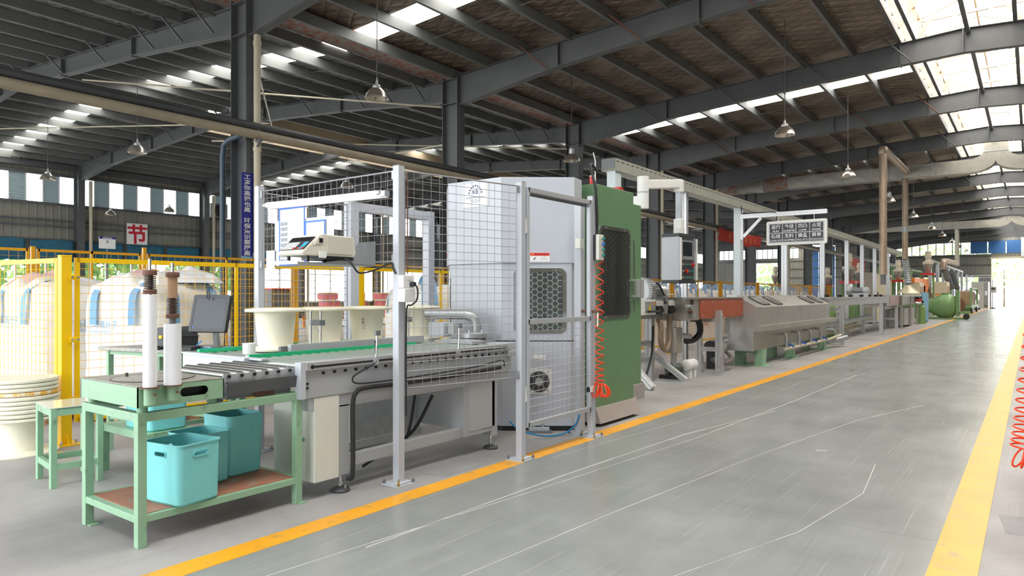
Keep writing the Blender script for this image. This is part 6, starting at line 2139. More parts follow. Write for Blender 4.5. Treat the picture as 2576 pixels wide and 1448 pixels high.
for y in (16.0, 17.1):
    M().ring([(0.07 * math.cos(R(a)), 0.09 * math.sin(R(a))) for a in (90, 210, 330)], [(0.055 * math.cos(R(a)), 0.07 * math.sin(R(a))) for a in (90, 210, 330)], lc + YP * y + ln * 0.003, YP, lv, ln, 0.001).build('red_mark', mat('faded_red_print', (206, 140, 124), 0.6), t)
for y in (14.3, 16.1, 17.0, 18.8):
    M().box(-4.42, -4.36, y - 0.04, y + 0.04, 0.7, 0.72) if False else None
pp = M()
for i, y in enumerate((15.2, 16.2, 17.2, 18.2)):
    v = thing('drain_valve', 'small drain valve with a blue lever, %s along the tank' % ordinal(i), 'valve', (-4.2, y, 0.4))
    M().tube([(-4.28, y, 0.56), (-4.18, y, 0.56), (-4.15, y + 0.01, 0.54), (-4.14, y + 0.01, 0.48), (-4.14, y + 0.01, 0.26)], 0.026, 10).build('pipe', ALUCAST, v, smooth=True)
    for z in (0.45, 0.36, 0.3):
        M().cyl((-4.14, y + 0.01, z - 0.02), (-4.14, y + 0.01, z + 0.02), 0.036, n=10).build('fitting', GALV, v, smooth=True)
    M().bar((-4.12, y + 0.04, 0.36), (-4.06, y + 0.27, 0.29), 0.02, 0.035).build('lever', mat('lever_blue', (50, 80, 190), 0.4), v)
tag(M().tube([(-4.14, 15.1, 0.25), (-4.14, 17, 0.25), (-4.14, 19.3, 0.26), (-4.14, 20.4, 0.30)], 0.035, 12).build('drain_pipe', PVC, smooth=True), 'grey drain pipe collecting from the four valves', 'pipe')
for i, y in enumerate((13.9, 16.0, 18.9)):
    q = thing('tank_trestle', 'green steel trestle under the tank, %s from its near end' % ordinal(i), 'trestle', (-4.7, y, 0))
    M().box(-4.75, -4.2, y - 0.12, y + 0.12, 0.24, 0.31).build('beam', GREEN, q, bevel=0.004)
    for x in (-4.68, -4.29):
        M().box(x - 0.07, x + 0.09, y - 0.12, y + 0.12, 0.012, 0.24).build('leg', GREEN, q, bevel=0.004)
    M().box(-4.8, -4.1, y - 0.2, y + 0.2, 0, 0.012).build('foot_plate', GREEN, q)
t = thing('water_pump', 'black water pump with grey pipework at the near end of the tank', 'pump', (-4.9, 13.0, 0.3))
M().cyl((-4.85, 12.7, 0.42), (-4.85, 12.95, 0.42), 0.11, n=18).build('motor', BLACK, t, smooth=True)
M().tube([(-4.62, 12.6, 0.62), (-4.62, 12.9, 0.62), (-4.62, 13.05, 0.62)], 0.05, 10).build('pipe', ALUCAST, t, smooth=True)
M().tube([(-4.6, 12.95, 0.95), (-4.6, 12.95, 0.55), (-4.6, 12.7, 0.52)], 0.045, 10).build('pipe', ALUCAST, t, smooth=True)
M().tube([(-4.6, 12.62, 0.5), (-4.6, 12.6, 0.2), (-4.75, 12.75, 0.16), (-5.0, 13.6, 0.18)], 0.07, 10).build('pipe', GALV, t, smooth=True)
M().box(-4.92, -4.78, 12.72, 12.93, 0, 0.32).build('plinth', BLACK, t)

# ------------------------------------------------------------------ water trough and the machines further down the line
t = thing('water_trough', 'long shallow steel trough on profile legs past the tank', 'trough', (-4.6, 24, 1.0))
M().box(-4.75, -4.3, 19.8, 29.0, 1.08, 1.30).build('trough_body', STEEL, t, bevel=0.004)
M().box(-4.8, -4.27, 19.7, 29.0, 1.295, 1.32).build('trough_lid', STEEL, t)
for y in (20.2, 21.8, 23.3, 25.0, 26.3, 27.6, 28.6):
    M().cyl((-4.45, y, 1.32), (-4.45, y, 1.39), 0.06, n=12).build('lid_knob', BLACK, t, smooth=True)
for i, y in enumerate((20.9, 27.2)):
    q = thing('profile_stand', 'aluminium leg stand under the shallow trough, %s from the tank' % ordinal(i), 'stand', (-4.55, y, 0))
    leg_stand(q, y, -4.8, -4.22, 1.08)
q = thing('profile_stand', 'aluminium leg stand under the red brown end box', 'stand', (-4.55, 31.6, 0))
leg_stand(q, 31.6, -4.85, -4.35, 1.0)
for i, (x, z, r, a, b, lab) in enumerate(((-4.62, 0.5, 0.07, 19.8, 27.4, 'thick grey return pipe under the trough'), (-4.85, 0.28, 0.05, 19.6, 26, 'lower grey pipe near the floor under the trough'), (-5.0, 0.16, 0.05, 20, 28, 'lowest grey pipe on the floor under the trough'))):
    tag(M().cyl((x, a, z), (x, b, z + 0.12), r, n=12).build('water_pipe', PVC if i else GALV, smooth=True), lab, 'pipe')
t = thing('valve_riser', 'grey riser pipe with a valve beside the first trough stand', 'pipe', (-4.5, 22.0, 0))
M().tube([(-4.5, 22.2, 1.1), (-4.5, 22.2, 0.45)], 0.045, 10).build('pipe', GALV, t, smooth=True)
for z in (0.62, 0.8, 0.98):
    M().cyl((-4.5, 22.2, z), (-4.5, 22.2, z + 0.05), 0.07, n=10).build('fitting', ALUCAST, t, smooth=True)
M().tube([(-4.4, 19.9, 0.45), (-4.25, 20.0, 0.45), (-4.2, 20.05, 0.4), (-4.2, 20.05, 0.12)], 0.04, 8).build('pipe', GALV, t, smooth=True)
tag(M().tube([(-4.3, 19.6, 0.16), (-4.1, 19.9, 0.2), (-4.0, 20.4, 0.24)], 0.07, 10).build('outlet_pipe', GALV, smooth=True), 'grey outlet pipe elbow at the far foot of the tank', 'pipe')
t = thing('side_blower', 'small silver blower standing on the shallow trough', 'blower', (-4.8, 26.3, 1.32))
M().lathe([(0, -0.09), (0.17, -0.09), (0.205, -0.05), (0.205, 0.05), (0.17, 0.09), (0, 0.09)], (-5.05, 26.3, 1.56), 28, 'x').build('ring_housing', ALU, t, smooth=True)
M().cyl((-4.97, 26.3, 1.54), (-4.62, 26.3, 1.54), 0.1, n=20).build('motor_body', mat('motor_fin_grey', (140, 143, 150)), t, smooth=True)
M().lathe([(0, 0), (0.11, 0), (0.12, 0.14), (0.07, 0.18), (0, 0.18)], (-4.62, 26.3, 1.54), 20, 'x').build('fan_cowl', ALU, t, smooth=True)
M().box(-5.1, -4.45, 26.18, 26.42, 1.32, 1.45).build('blower_foot', ALUCAST, t)
t = thing('electric_cabinet', 'tall cream electrical cabinet behind the trough', 'cabinet', (-6.2, 39, 0))
M().box(-6.44, -6.02, 36.9, 41.9, 0.05, 2.44).build('body', mat('cabinet_side_grey', (168, 160, 146), 0.5), t, bevel=0.01)
M().box(-6.02, -5.96, 36.95, 41.85, 0.1, 2.42).build('door', CREAMCAB, t, bevel=0.008)
M().box(-5.96, -5.95, 40.9, 41.6, 2.15, 2.3).build('name_plate', DGREY, t)
M().box(-5.96, -5.92, 37.4, 37.5, 1.2, 1.5).build('door_handle', BLACK, t)

t = thing('spark_box', 'steel box with a red brown window at the trough end', 'machine', (-4.5, 31, 0.95))
M().box(-4.8, -4.3, 28.95, 32.0, 0.97, 1.36).build('box_body', STEEL, t, bevel=0.004)
M().box(-4.3, -4.29, 29.6, 31.9, 1.0, 1.34).build('red_window', mat('red_brown_window', (150, 84, 70), 0.3, var=0.1), t)
t = thing('steel_machine', 'stainless extruder crosshead bench with cabinet below', 'machine', (-4.5, 34.5, 0))
M().box(-4.9, -4.25, 32.2, 37.2, 0.96, 1.32).build('upper_box', mat('stained_steel', (140, 136, 118), 0.3, 0.6, var=0.25, scale=5), t, bevel=0.006)
M().box(-4.95, -4.2, 32.2, 37.2, 1.3, 1.38).build('top_plate', STEEL, t)
M().box(-4.8, -4.3, 33.4, 36.6, 0.1, 0.82).build('lower_cabinet', STEEL, t, bevel=0.006)
for y in (32.3, 34.9, 37.1):
    M().box(-4.3, -4.22, y - 0.05, y + 0.05, 0, 1.3).build('leg', STEEL, t)
    M().box(-4.95, -4.87, y - 0.05, y + 0.05, 0, 1.3).build('leg', STEEL, t)
M().lathe([(0, -0.4), (0.22, -0.4), (0.24, 0.3), (0.2, 0.34), (0, 0.34)], (-4.75, 32.9, 0.45), 20).build('drum', ALUCAST, t, smooth=True)
for k in range(9):
    M().cyl((-4.3 + 0.05 * (k % 3), 36.6 + 0.22 * (k // 3), 1.02 + 0.11 * (k % 3)), (-4.1, 36.75 + 0.22 * (k // 3), 1.0 + 0.13 * (k % 3)), 0.06, n=8).build('die_fitting', (CHROME, RED, CHAR)[k % 3], t, smooth=True)
t = thing('blue_panel', 'light blue upright panel with a green gas cylinder', 'machine', (-4.3, 39.0, 0))
M().prism([(38.5, 1.5), (41.0, 1.5), (41.0, 0.05), (40.2, 0.05), (38.5, 0.75)], -4.25, -4.2, 'yz').build('panel', LBLUE, t)
M().box(-4.4, -4.26, 38.6, 41.4, 0, 1.2).build('support', FGREEN, t)
M().lathe([(0, 0), (0.13, 0), (0.13, 0.7), (0.1, 0.82), (0.04, 0.86), (0.04, 1.0), (0, 1.0)], (-4.15, 38.1, 0), 20).build('gas_cylinder', GBOTTLE, t, smooth=True)
M().cyl((-4.15, 38.1, 1.0), (-4.15, 38.1, 1.1), 0.05, n=10).build('valve', BLACK, t, smooth=True)
tag(M().lathe([(0, 0), (0.24, 0), (0.24, 1.0), (0.2, 1.1), (0, 1.12)], (-5.3, 24.2, 0.0), 22).build('green_cylinder', GBOTTLE, smooth=True), 'tall green gas cylinder behind the trough legs', 'gas cylinder')

# conical green tank
t = thing('conical_tank', 'big green cone shaped drum lying on a wheeled stand', 'tank', (-4.2, 46.5, 0))
M().lathe([(0.0, 0.0), (0.15, 0.0), (0.17, 0.06), (0.2, 0.1), (0.66, 0.86), (0.69, 0.96), (0.69, 1.3), (0.66, 1.42), (0.5, 1.58), (0, 1.66)], (-5.05, 46.5, 0.72), 40, 'x').build('drum', FGREEN, t, smooth=True)
M().lathe([(0.1, 0), (0.2, 0), (0.2, 0.06), (0.1, 0.06)], (-5.1, 46.5, 0.72), 24, 'x', closed=True).build('flange', RUST, t, smooth=True)
M().cyl((-5.09, 46.5, 0.72), (-5.06, 46.5, 0.72), 0.1, n=20).build('spout_hole', BLACK, t)
M().lathe([(0, 0), (0.2, 0), (0.2, 0.1), (0, 0.1)], (-3.95, 46.5, 1.38), 20).build('hatch', FGREEN, t, smooth=True)
M().lathe([(0, 0), (0.12, 0), (0.12, 0.08), (0, 0.08)], (-4.3, 46.3, 1.36), 18).build('orange_cap', ORG, t, smooth=True)
M().box(-5.0, -4.86, 46.2, 46.8, 0, 0.6).build('saddle', FGREEN, t, bevel=0.01)
M().box(-4.1, -3.6, 46.2, 46.8, 0, 0.22).build('saddle', FGREEN, t, bevel=0.01)
M().box(-3.42, -3.24, 46.2, 46.8, 0.16, 1.62).build('upright', FGREEN, t, bevel=0.01)
M().box(-5.05, -3.0, 46.1, 46.9, 0.0, 0.1).build('base_frame', FGREEN, t, bevel=0.01)
M().box(-3.3, -2.75, 46.2, 46.8, 0.3, 0.42).build('tow_frame', FGREEN, t, bevel=0.01)
M().cyl((-2.9, 46.0, 0.16), (-2.9, 46.08, 0.16), 0.16, n=18).build('wheel', BLACK, t, smooth=True)
t = thing('trolley', 'green wheeled trolley carrying a cardboard wrapped drum', 'trolley', (-4.0, 64, 0))
M().box(-4.9, -3.5, 60.5, 68.0, 0.42, 0.6).build('deck', FGREEN, t, bevel=0.01)
for (x, y) in ((-3.55, 60.6), (-3.55, 67.8), (-4.8, 60.6), (-4.8, 67.8)):
    M().box(x - 0.06, x + 0.06, y - 0.06, y + 0.06, 0.6, 1.9).build('corner_post', FGREEN, t)
M().bar((-3.55, 60.6, 1.85), (-3.55, 67.8, 1.85), 0.08, 0.08).build('hand_rail', FGREEN, t)
for y in (61.3, 67):
    M().cyl((-3.6, y, 0.2), (-3.48, y, 0.2), 0.2, n=16).build('wheel', BLACK, t, smooth=True)
tag(M().box(-4.6, -3.7, 62.5, 67.3, 0.62, 1.62).build('cardboard_box', CARD, bevel=0.01), 'plain cardboard box on the green trolley', 'box')
t = thing('cable_drum', 'dark wooden cable drum behind the green tank stand', 'cable drum', (-4.3, 57, 0.7))
M().lathe([(0, -0.5), (0.62, -0.5), (0.62, -0.42), (0.3, -0.4), (0.3, 0.4), (0.62, 0.42), (0.62, 0.5), (0, 0.5)], (-4.3, 57.0, 0.64), 28, 'y').build('drum', mat('drum_brown', (120, 86, 62), 0.6), t, smooth=True)
# extruder hoppers
def hopper(x, y, z, label, s=1.0, red=True):
    t = thing('material_hopper', label, 'hopper', (x, y, 0))
    M().lathe([(0, 0), (0.1 * s, 0), (0.4 * s, 0.75 * s), (0.42 * s, 0.8 * s), (0.42 * s, 0.95 * s), (0.2 * s, 1.05 * s), (0.2 * s, 1.25 * s), (0.26 * s, 1.3 * s), (0.26 * s, 1.55 * s), (0.22 * s, 1.6 * s), (0.22 * s, 1.85 * s), (0, 1.88 * s)], (x, y, z), 24).build('hopper_body', mat('hopper_cream', (226, 216, 196), 0.4, 0.1), t, smooth=True)
    M().lathe([(0.1 * s, 0.0), (0.41 * s, 0.76 * s), (0.425 * s, 0.76 * s), (0.12 * s, 0.0)], (x, y, z - 0.01), 24).build('hopper_cone', STEEL, t, smooth=True)
    if red:
        M().box(x - 0.5 * s, x + 0.5 * s, y - 0.5 * s, y + 0.5 * s, z - 0.14, z - 0.02).build('red_base', RED, t)
    for dx in (-0.4, 0.4):
        M().box(x + dx * s - 0.05, x + dx * s + 0.05, y - 0.05, y + 0.05, 0, z - 0.1).build('leg', FGREEN, t)
    M().box(x - 0.45 * s, x + 0.45 * s, y - 0.4, y + 0.4, 0.3, 0.9).build('extruder_barrel', FGREEN, t, bevel=0.02)
    return t


hopper(-6.3, 32.6, 2.0, 'white vacuum hopper loader on a red base behind the first cabinets', 0.62)
hopper(-6.3, 34.9, 2.05, 'smaller white hopper loader further along the red base', 0.42)
hopper(-5.7, 42.0, 2.2, 'pale hopper loader above the orange machine', 0.55)
hopper(-5.4, 52.5, 2.8, 'cream hopper loader on the green frame behind the conical tank', 0.75)
hopper(-13.5, 47, 2.1, 'pale hopper loader behind the fence at the far column', 0.6)
hopper(-10.4, 47.5, 2.0, 'second pale hopper loader behind the fence near the blue door', 0.6)
t = thing('orange_machine', 'orange machine arm with dark fittings behind the hood', 'machine', (-5.6, 49, 0))
M().prism([(46, 2.35), (53, 2.4), (53, 1.95), (51.5, 1.3), (50.6, 1.3), (50.2, 1.9), (46, 2.1)], -5.8, -5.4, 'yz').build('arm', ORG, t, bevel=0.02)
M().box(-5.9, -5.4, 46.4, 51.0, 1.4, 1.95).build('gear_box', BLACK, t, bevel=0.02)
M().box(-5.9, -5.3, 46.2, 52.0, 0, 1.4).build('pedestal', FGREEN, t, bevel=0.02)
M().cyl((-5.55, 52.9, 1.9), (-5.4, 53.1, 1.2), 0.22, n=14).build('suction_hose', mat('hose_tan', (140, 116, 96), 0.5), t, smooth=True)
for (x, y, w, h0, h1, lab) in ((-5.6, 47.2, 1.0, 1.0, 2.1, 'cream cabinet behind the conical tank'), (-5.0, 56.0, 1.2, 1.1, 2.25, 'pale switch box with hanging tools above the conical tank')):
    t = thing('switch_box', lab, 'cabinet', (x, y, 0))
    M().box(x - 0.4, x + 0.4, y - w, y + w, h0, h1).build('body', CREAMCAB, t, bevel=0.01)
    M().box(x + 0.4, x + 0.43, y - w * 0.9, y + w * 0.9, h0 + 0.05, h1 - 0.05).build('door', CREAMCAB, t, bevel=0.01)
    for k in range(3):
        M().box(x + 0.43, x + 0.45, y - 0.6 + 0.5 * k, y - 0.5 + 0.5 * k, h0 + 0.4, h0 + 0.85).build('tool', (CHAR, ORG, CHAR)[k], t)
    M().box(x - 0.3, x + 0.3, y - 0.2, y + 0.2, 0, h0).build('stand', FGREEN, t)
t = thing('hopper_platform', 'tall green steel platform frame carrying hoppers and rails', 'frame', (-5.2, 50, 0))
for y in (45.2, 50.0, 55.2):
    for x in (-7.1, -6.1):
        M().box(x - 0.08, x + 0.08, y - 0.1, y + 0.1, 0, 3.0).build('post', FGREEN, t)
for z in (2.3, 2.95):
    M().bar((-6.1, 45.2, z), (-6.1, 55.2, z), 0.1, 0.1).build('rail', FGREEN, t)
    for y in (45.2, 50.0, 55.2):
        M().bar((-7.1, y, z), (-6.1, y, z), 0.1, 0.1).build('rail', FGREEN, t)
t = thing('cable_tray', 'distant cable tray on grey posts beyond the green frame', 'cable tray', (-5.6, 62, 0))
M().bar((-5.6, 55, 3.75), (-5.6, 62, 3.72), 0.2, 0.14).build('tray', TRAY, t)
M().bar((-5.6, 63, 3.72), (-5.6, 83, 3.66), 0.2, 0.14).build('tray', TRAY, t)
for y in (55.5, 60.2, 64.5, 68.5, 73, 78, 82.5):
    M().box(-5.7, -5.5, y - 0.12, y + 0.12, 0, 3.65).build('post', ALU, t)
t = thing('electric_cabinet', 'grey double door cabinet beside the bright doorway', 'cabinet', (-4.2, 87, 0))
M().box(-4.9, -3.85, 84.5, 86.5, 0, 2.66).build('body', mat('pale_cabinet', (200, 198, 188), 0.5), t, bevel=0.01)
M().box(-3.84, -3.5, 84.5, 88.0, 0, 2.66).build('door', mat('grey_cabinet_door', (160, 160, 156), 0.5), t, bevel=0.01)
M().box(-3.78, -3.56, 84.47, 84.5, 1.3, 1.75).build('paper_note', PAPER, t)
M().box(-3.78, -3.56, 84.47, 84.5, 0.2, 0.28).build('vent', BLACK, t)
t = thing('operator_terminal', 'grey operator box on a pole in front of the bright doorway', 'terminal', (-3.0, 83, 0))
M().box(-3.12, -3.04, 82.96, 83.04, 0, 2.9).build('pole', ALUCAST, t)
M().box(-3.25, -2.75, 82.8, 83.0, 1.55, 2.15).build('box', mat('pale_cabinet', (200, 198, 188)), t, bevel=0.01)
M().box(-3.18, -2.85, 82.78, 82.8, 1.85, 2.05).build('display', CHAR, t)
M().box(-3.3, -2.85, 82.8, 83.3, 0, 0.1).build('foot', CHAR, t)
t = thing('steel_machine', 'small steel hooded machine in front of the grey double door cabinet', 'machine', (-4.4, 76, 0))
M().prism([(-4.9, 0.9), (-3.9, 0.9), (-3.9, 1.35), (-4.25, 1.75), (-4.9, 1.75)], 74, 78, 'xz').build('hood', STEEL, t, bevel=0.01)
M().box(-4.8, -4.0, 74.2, 77.8, 0.12, 0.9).build('base', STEEL, t)
for y in (74.6, 77.4):
    M().box(-4.8, -3.8, y - 0.1, y + 0.1, 0, 0.12).build('foot', BLACK, t)
t = thing('motor_group', 'cluster of white and steel motor housings behind the trolley', 'machine', (-4.4, 70, 0))
M().box(-4.8, -4.0, 68.6, 72.0, 0, 1.05).build('bed', FGREEN, t, bevel=0.02)
M().cyl((-4.3, 68.8, 1.3), (-4.3, 71.5, 1.3), 0.3, n=18).build('motor', WHITE, t, smooth=True)
M().box(-4.5, -4.1, 69.2, 70.0, 1.55, 1.8).build('terminal_box', ALU, t)

# ------------------------------------------------------------------ ventilation ducts and exhaust pipes
def duct(y, xl, x_drop, xr, z0, z1, ztop, label):
    t = thing('air_duct', label, 'duct', (x_drop, y, z0))
    for lo, hi in ((xl, x_drop - 1.0), (x_drop + 1.0, xr)):
        n = max(1, int((hi - lo) / 1.15))
        for k in range(n):
            a, b = lo + (hi - lo) * k / n, lo + (hi - lo) * (k + 1) / n
            mm = M()
            # each duct section is cross broken: a shallow pyramid on the visible faces
            for yy, s in ((y - 0.3, -1), (y + 0.3, 1)):
                mm.add([(a, yy, z0), (b, yy, z0), (b, yy, z1), (a, yy, z1), ((a + b) / 2, yy + s * 0.018, (z0 + z1) / 2)], [(0, 1, 4), (1, 2, 4), (2, 3, 4), (3, 0, 4)])
            mm.add([(a, y - 0.3, z0), (b, y - 0.3, z0), (b, y + 0.3, z0), (a, y + 0.3, z0), ((a + b) / 2, y, z0 - 0.018)], [(0, 1, 4), (1, 2, 4), (2, 3, 4), (3, 0, 4)])
            mm.box(a, b, y - 0.3, y + 0.3, z1 - 0.004, z1)
            mm.build('duct_section', GUTT if (b < -8.0 and y < 50 and k % 3 != 1) else GALVD, t)
            M().box(a - 0.012, a + 0.012, y - 0.32, y + 0.32, z0 - 0.02, z1 + 0.02).build('joint_flange', GALV, t)
    M().box(x_drop - 0.4, x_drop + 0.4, y - 0.3, y + 0.3, z1 + 0.25, ztop).build('vertical_duct', GALVD, t)
    for zz in (z1 + 0.25, z1 + 1.0, z1 + 1.75):
        M().box(x_drop - 0.42, x_drop + 0.42, y - 0.32, y + 0.32, zz - 0.012, zz + 0.012).build('joint_flange', GALV, t)
    H = z1 - z0
    for s in (1, -1):
        low = [(x_drop + s * 1.0 * (1 - math.cos(R(a))) , z0 + 0.42 * (1 - math.sin(R(a)))) for a in range(0, 91, 10)]
        poly = [(x_drop, z1 + 0.25), (x_drop + s * 0.4, z1 + 0.25), (x_drop + s * 0.55, z1 + 0.08), (x_drop + s * 0.75, z1), (x_drop + s * 1.0, z1)] + low[::-1]
        M().prism(poly, y - 0.3, y + 0.3, 'xz').build('elbow_half', GALVD, t)
    return t


duct(34.0, -12.6, -1.15, 6.0, 6.33, 6.87, 9.0, 'galvanised rectangular air duct crossing the aisle bay, nearer one with a red stained end')
duct(62.0, -12.6, -1.15, 6.0, 6.33, 6.87, 9.0, 'galvanised rectangular air duct crossing the aisle bay near the far end')
t = thing('exhaust_pipe', 'brown exhaust pipe with elbow and slanting branch to the near air duct', 'pipe', (-4.23, 27.7, 2.1))
M().tube([(-4.23, 27.7, 2.1), (-4.23, 27.7, 6.35), (-4.23, 27.73, 6.46), (-4.23, 27.83, 6.55), (-4.23, 27.95, 6.58)], 0.125, 18).build('riser', PIPEB, t, smooth=True)
M().lathe([(0.125, -0.15), (0.16, -0.05), (0.16, 0.05), (0.125, 0.15)], (-4.23, 27.72, 6.5), 18).build('elbow_band', PIPEB, t, smooth=True)
M().cyl((-4.23, 27.9, 6.58), (-4.23, 33.72, 6.58), 0.125, n=18).build('branch', PIPEB, t, smooth=True)
M().cyl((-4.23, 27.7, 1.75), (-4.23, 27.7, 2.1), 0.09, n=14).build('flexible_end', DGREY, t, smooth=True)
t = thing('exhaust_pipe', 'straight exhaust pipe with flexible hose and hood over the steel bench', 'pipe', (-4.35, 34.0, 1.4))
M().cyl((-4.35, 34.0, 2.9), (-4.35, 34.0, 6.33), 0.115, n=16).build('riser', PIPEB, t, smooth=True)
M().cyl((-4.35, 34.0, 4.05), (-4.35, 34.0, 4.3), 0.13, n=16).build('collar', GALV, t, smooth=True)
M().tube([(-4.35 + 0.1 * (k / 20), 34.0 + 0.2 * math.sin(k * 0.12), 2.9 - k * 0.053) for k in range(21)], [0.135 if k % 2 else 0.118 for k in range(21)], 14).build('flexible_hose', GALV, t)
M().lathe([(0.12, 0.36), (0.13, 0.3), (0.42, 0.02), (0.44, 0.0), (0.42, 0.0), (0.11, 0.3)], (-4.25, 34.1, 1.45), 24).build('hood', mat('hood_tin', (214, 204, 180), 0.4, 0.3), t, smooth=True)
t = thing('exhaust_pipe', 'pale exhaust pipe dropping from the far air duct', 'pipe', (-4.5, 62.0, 2.9))
M().cyl((-4.5, 62.0, 3.5), (-4.5, 62.0, 6.33), 0.15, n=14).build('riser', mat('bright_tin_pipe', (206, 200, 184), 0.35, 0.5), t, smooth=True)
M().tube([(-4.9, 56.6, 3.1), (-4.9, 56.6, 3.55), (-4.9, 56.8, 3.72), (-4.8, 58, 3.74), (-4.55, 61.8, 3.7)], 0.2, 12).build('branch', PIPEB, t, smooth=True)
for y0_ in (56.6, 61.8):
    M().tube([(-4.85 + 0.02 * k, y0_ + 0.1 * k, 3.1 - k * 0.09) for k in range(15)], [0.21 if k % 2 else 0.18 for k in range(15)], 12).build('flexible_hose', DGREY, t)

# service pipes along the column row
t = thing('service_pipe', 'dark service pipe above a cream pipe along the column row', 'pipe', (-11.7, 20, 4.5))
M().cyl((-11.72, -4, 4.56), (-11.72, 88, 4.56), 0.075, n=14).build('dark_pipe', PIPED, t, smooth=True)
M().cyl((-11.68, -4, 4.40), (-11.68, 88, 4.40), 0.085, n=14).build('cream_pipe', mat('shaded_cream_pipe', (158, 146, 126), 0.5, var=0.1), t, smooth=True)  # darker than the other cream pipes: weaker light put into the colour
for y in FR[1:]:
    M().box(-11.95, -11.55, y - 0.03, y + 0.03, 4.27, 4.31).build('pipe_bracket', BEAM, t)
    M().bar((-11.6, y, 4.28), (-11.88, y, 3.95), 0.03, 0.03).build('bracket_brace', BEAM, t)
M().tube([(-11.72, 7.55, 4.56), (-11.75, 7.4, 4.5), (-11.8, 7.38, 4.38), (-12.2, 7.36, 4.33), (-12.38, 7.36, 4.25), (-12.42, 7.36, 4.0), (-12.42, 7.36, 0.4)], 0.05, 10).build('drop_pipe', mat('blue_grey_pipe', (66, 84, 100), 0.5), t, smooth=True)
# bracing tubes seen against the side roof
for i, (a, b) in enumerate((((-19.5, 7.7, 6.9), (-12.4, 13.5, 6.3)), ((-12.4, 8.0, 6.2), (-20, 13.6, 6.9)), ((-28, 8.0, 6.9), (-20, 13.5, 7.0)), ((-12.3, 13.8, 5.4), (-24, 19.5, 7.0)), ((-24, 13.8, 7.0), (-12.3, 19.5, 6.2)))):
    tag(M().cyl(a, b, 0.022, n=8).build('brace_tube', PVC, smooth=True), 'pale bracing tube under the side roof, %s from the near end' % ordinal(i), 'brace')

# ------------------------------------------------------------------ pendant lamps
def lamp(x, y, z, ztop, label, kind=0):
    t = thing('pendant_lamp', label, 'lamp', (x, y, z), group='high bay pendant lamps')
    H = 0.2
    M().lathe([(0.0, 0.20), (0.07, 0.20), (0.1, 0.185), (0.16, 0.13), (0.2, 0.07), (0.222, 0.012), (0.226, 0.0), (0.222, -0.004), (0.214, 0.004), (0.192, 0.066), (0.152, 0.122), (0.095, 0.175), (0.0, 0.185)], (0, 0, 0), 36).build('lamp_shade', SHADE, t, local=True, smooth=True)
    if kind:
        M().lathe([(0, 0.19), (0.065, 0.19), (0.075, 0.21), (0.075, 0.33), (0.05, 0.36), (0.02, 0.40), (0, 0.4)], (0, 0, 0), 20).build('ballast_housing', ALU, t, local=True, smooth=True)
    else:
        M().lathe([(0, 0.19), (0.075, 0.19), (0.082, 0.215), (0.07, 0.25), (0.03, 0.26), (0.024, 0.32), (0.012, 0.35), (0, 0.35)], (0, 0, 0), 20).build('lamp_holder', ALU, t, local=True, smooth=True)
    M().tube([(0, 0, 0.33), (0.012, 0, 0.36), (0, 0, 0.4), (-0.01, 0, 0.37)], 0.005, 6).build('hook', ALU, t, local=True)
    M().lathe([(0, 0.06), (0.04, 0.07), (0.05, 0.12), (0.03, 0.17), (0, 0.17)], (0, 0, 0), 16).build('bulb', WHITE, t, local=True, smooth=True)
    M().cyl((0, 0, 0.38), (0, 0, ztop + 0.212 - z), 0.009, n=8).build('hanging_rod', BEAM, t, local=True)
    return t


LA = lamp(-9.79, 8.892, 5.05, ztm(-9.79), 'shiny pendant lamp nearest the camera, above the wrapping machine')
LB = lamp(-10.1, 16.254, 5.05, ztm(-10.1), 'pendant lamp with a long ballast housing above the green machine', 1)
SPOTS = [(-4.54, 16.54, 'pendant lamp above the steel tank, alone against the dark rafters', 0), (-4.56, 23.5, 'pendant lamp above the status sign, next one down the aisle', 0), (-4.5, 30.9, 'pendant lamp beside the brown exhaust pipe', 1), (-4.5, 37.9, 'pendant lamp past the straight exhaust pipe, first of the far row', 0),
         (-4.5, 45.4, 'second pendant lamp of the far aisle row', 1), (-4.5, 51.3, 'third pendant lamp of the far aisle row', 0), (-4.5, 58, 'fourth pendant lamp of the far aisle row', 0), (-4.5, 65, 'fifth pendant lamp of the far aisle row', 0), (-4.5, 72, 'sixth pendant lamp of the far aisle row', 0),
         (-18.5, 8.6, 'dull pendant lamp in the side hall before the blue slogan column', 0), (-25.1, 8.9, 'dull pendant lamp in the side hall at the picture edge', 0), (-34.0, 14.6, 'small pendant lamp close to the window wall over the red character sign', 0), (-30.6, 15.6, 'small pendant lamp in front of the window wall louvres', 0),
         (-18.8, 15.7, 'pendant lamp seen through the top of the poster mesh panel', 0), (-24.5, 22.8, 'pendant lamp seen through the middle of the poster mesh panel', 0), (-10.2, 26.5, 'pendant lamp behind the tray over the bag row', 1), (-10.2, 38, 'pendant lamp far behind the tray beside the columns', 0),
         (-18.7, 33, 'pendant lamp deep in the side hall behind the control panel', 0), (-18.7, 45, 'pendant lamp deep in the side hall behind the red banner', 0), (-24.5, 60, 'pendant lamp far back in the side hall', 0), (-10.2, 52, 'pendant lamp far down between the columns', 0)]
for x, y, lab, kd in SPOTS:
    o = dup(LB if kd else LA, (x, y, 5.05), None, lab)
    fz = ztm if x > -12 else ztl
    rod = [c for c in o.children if c.name.startswith('hanging_rod')][0]
    base = ztm(-10.1 if kd else -9.79) + 0.212 - 5.05 - 0.38
    k = (fz(x) + 0.212 - 5.05 - 0.38) / base
    rod.scale.z = k
    rod.location.z = 0.38 - 0.38 * k

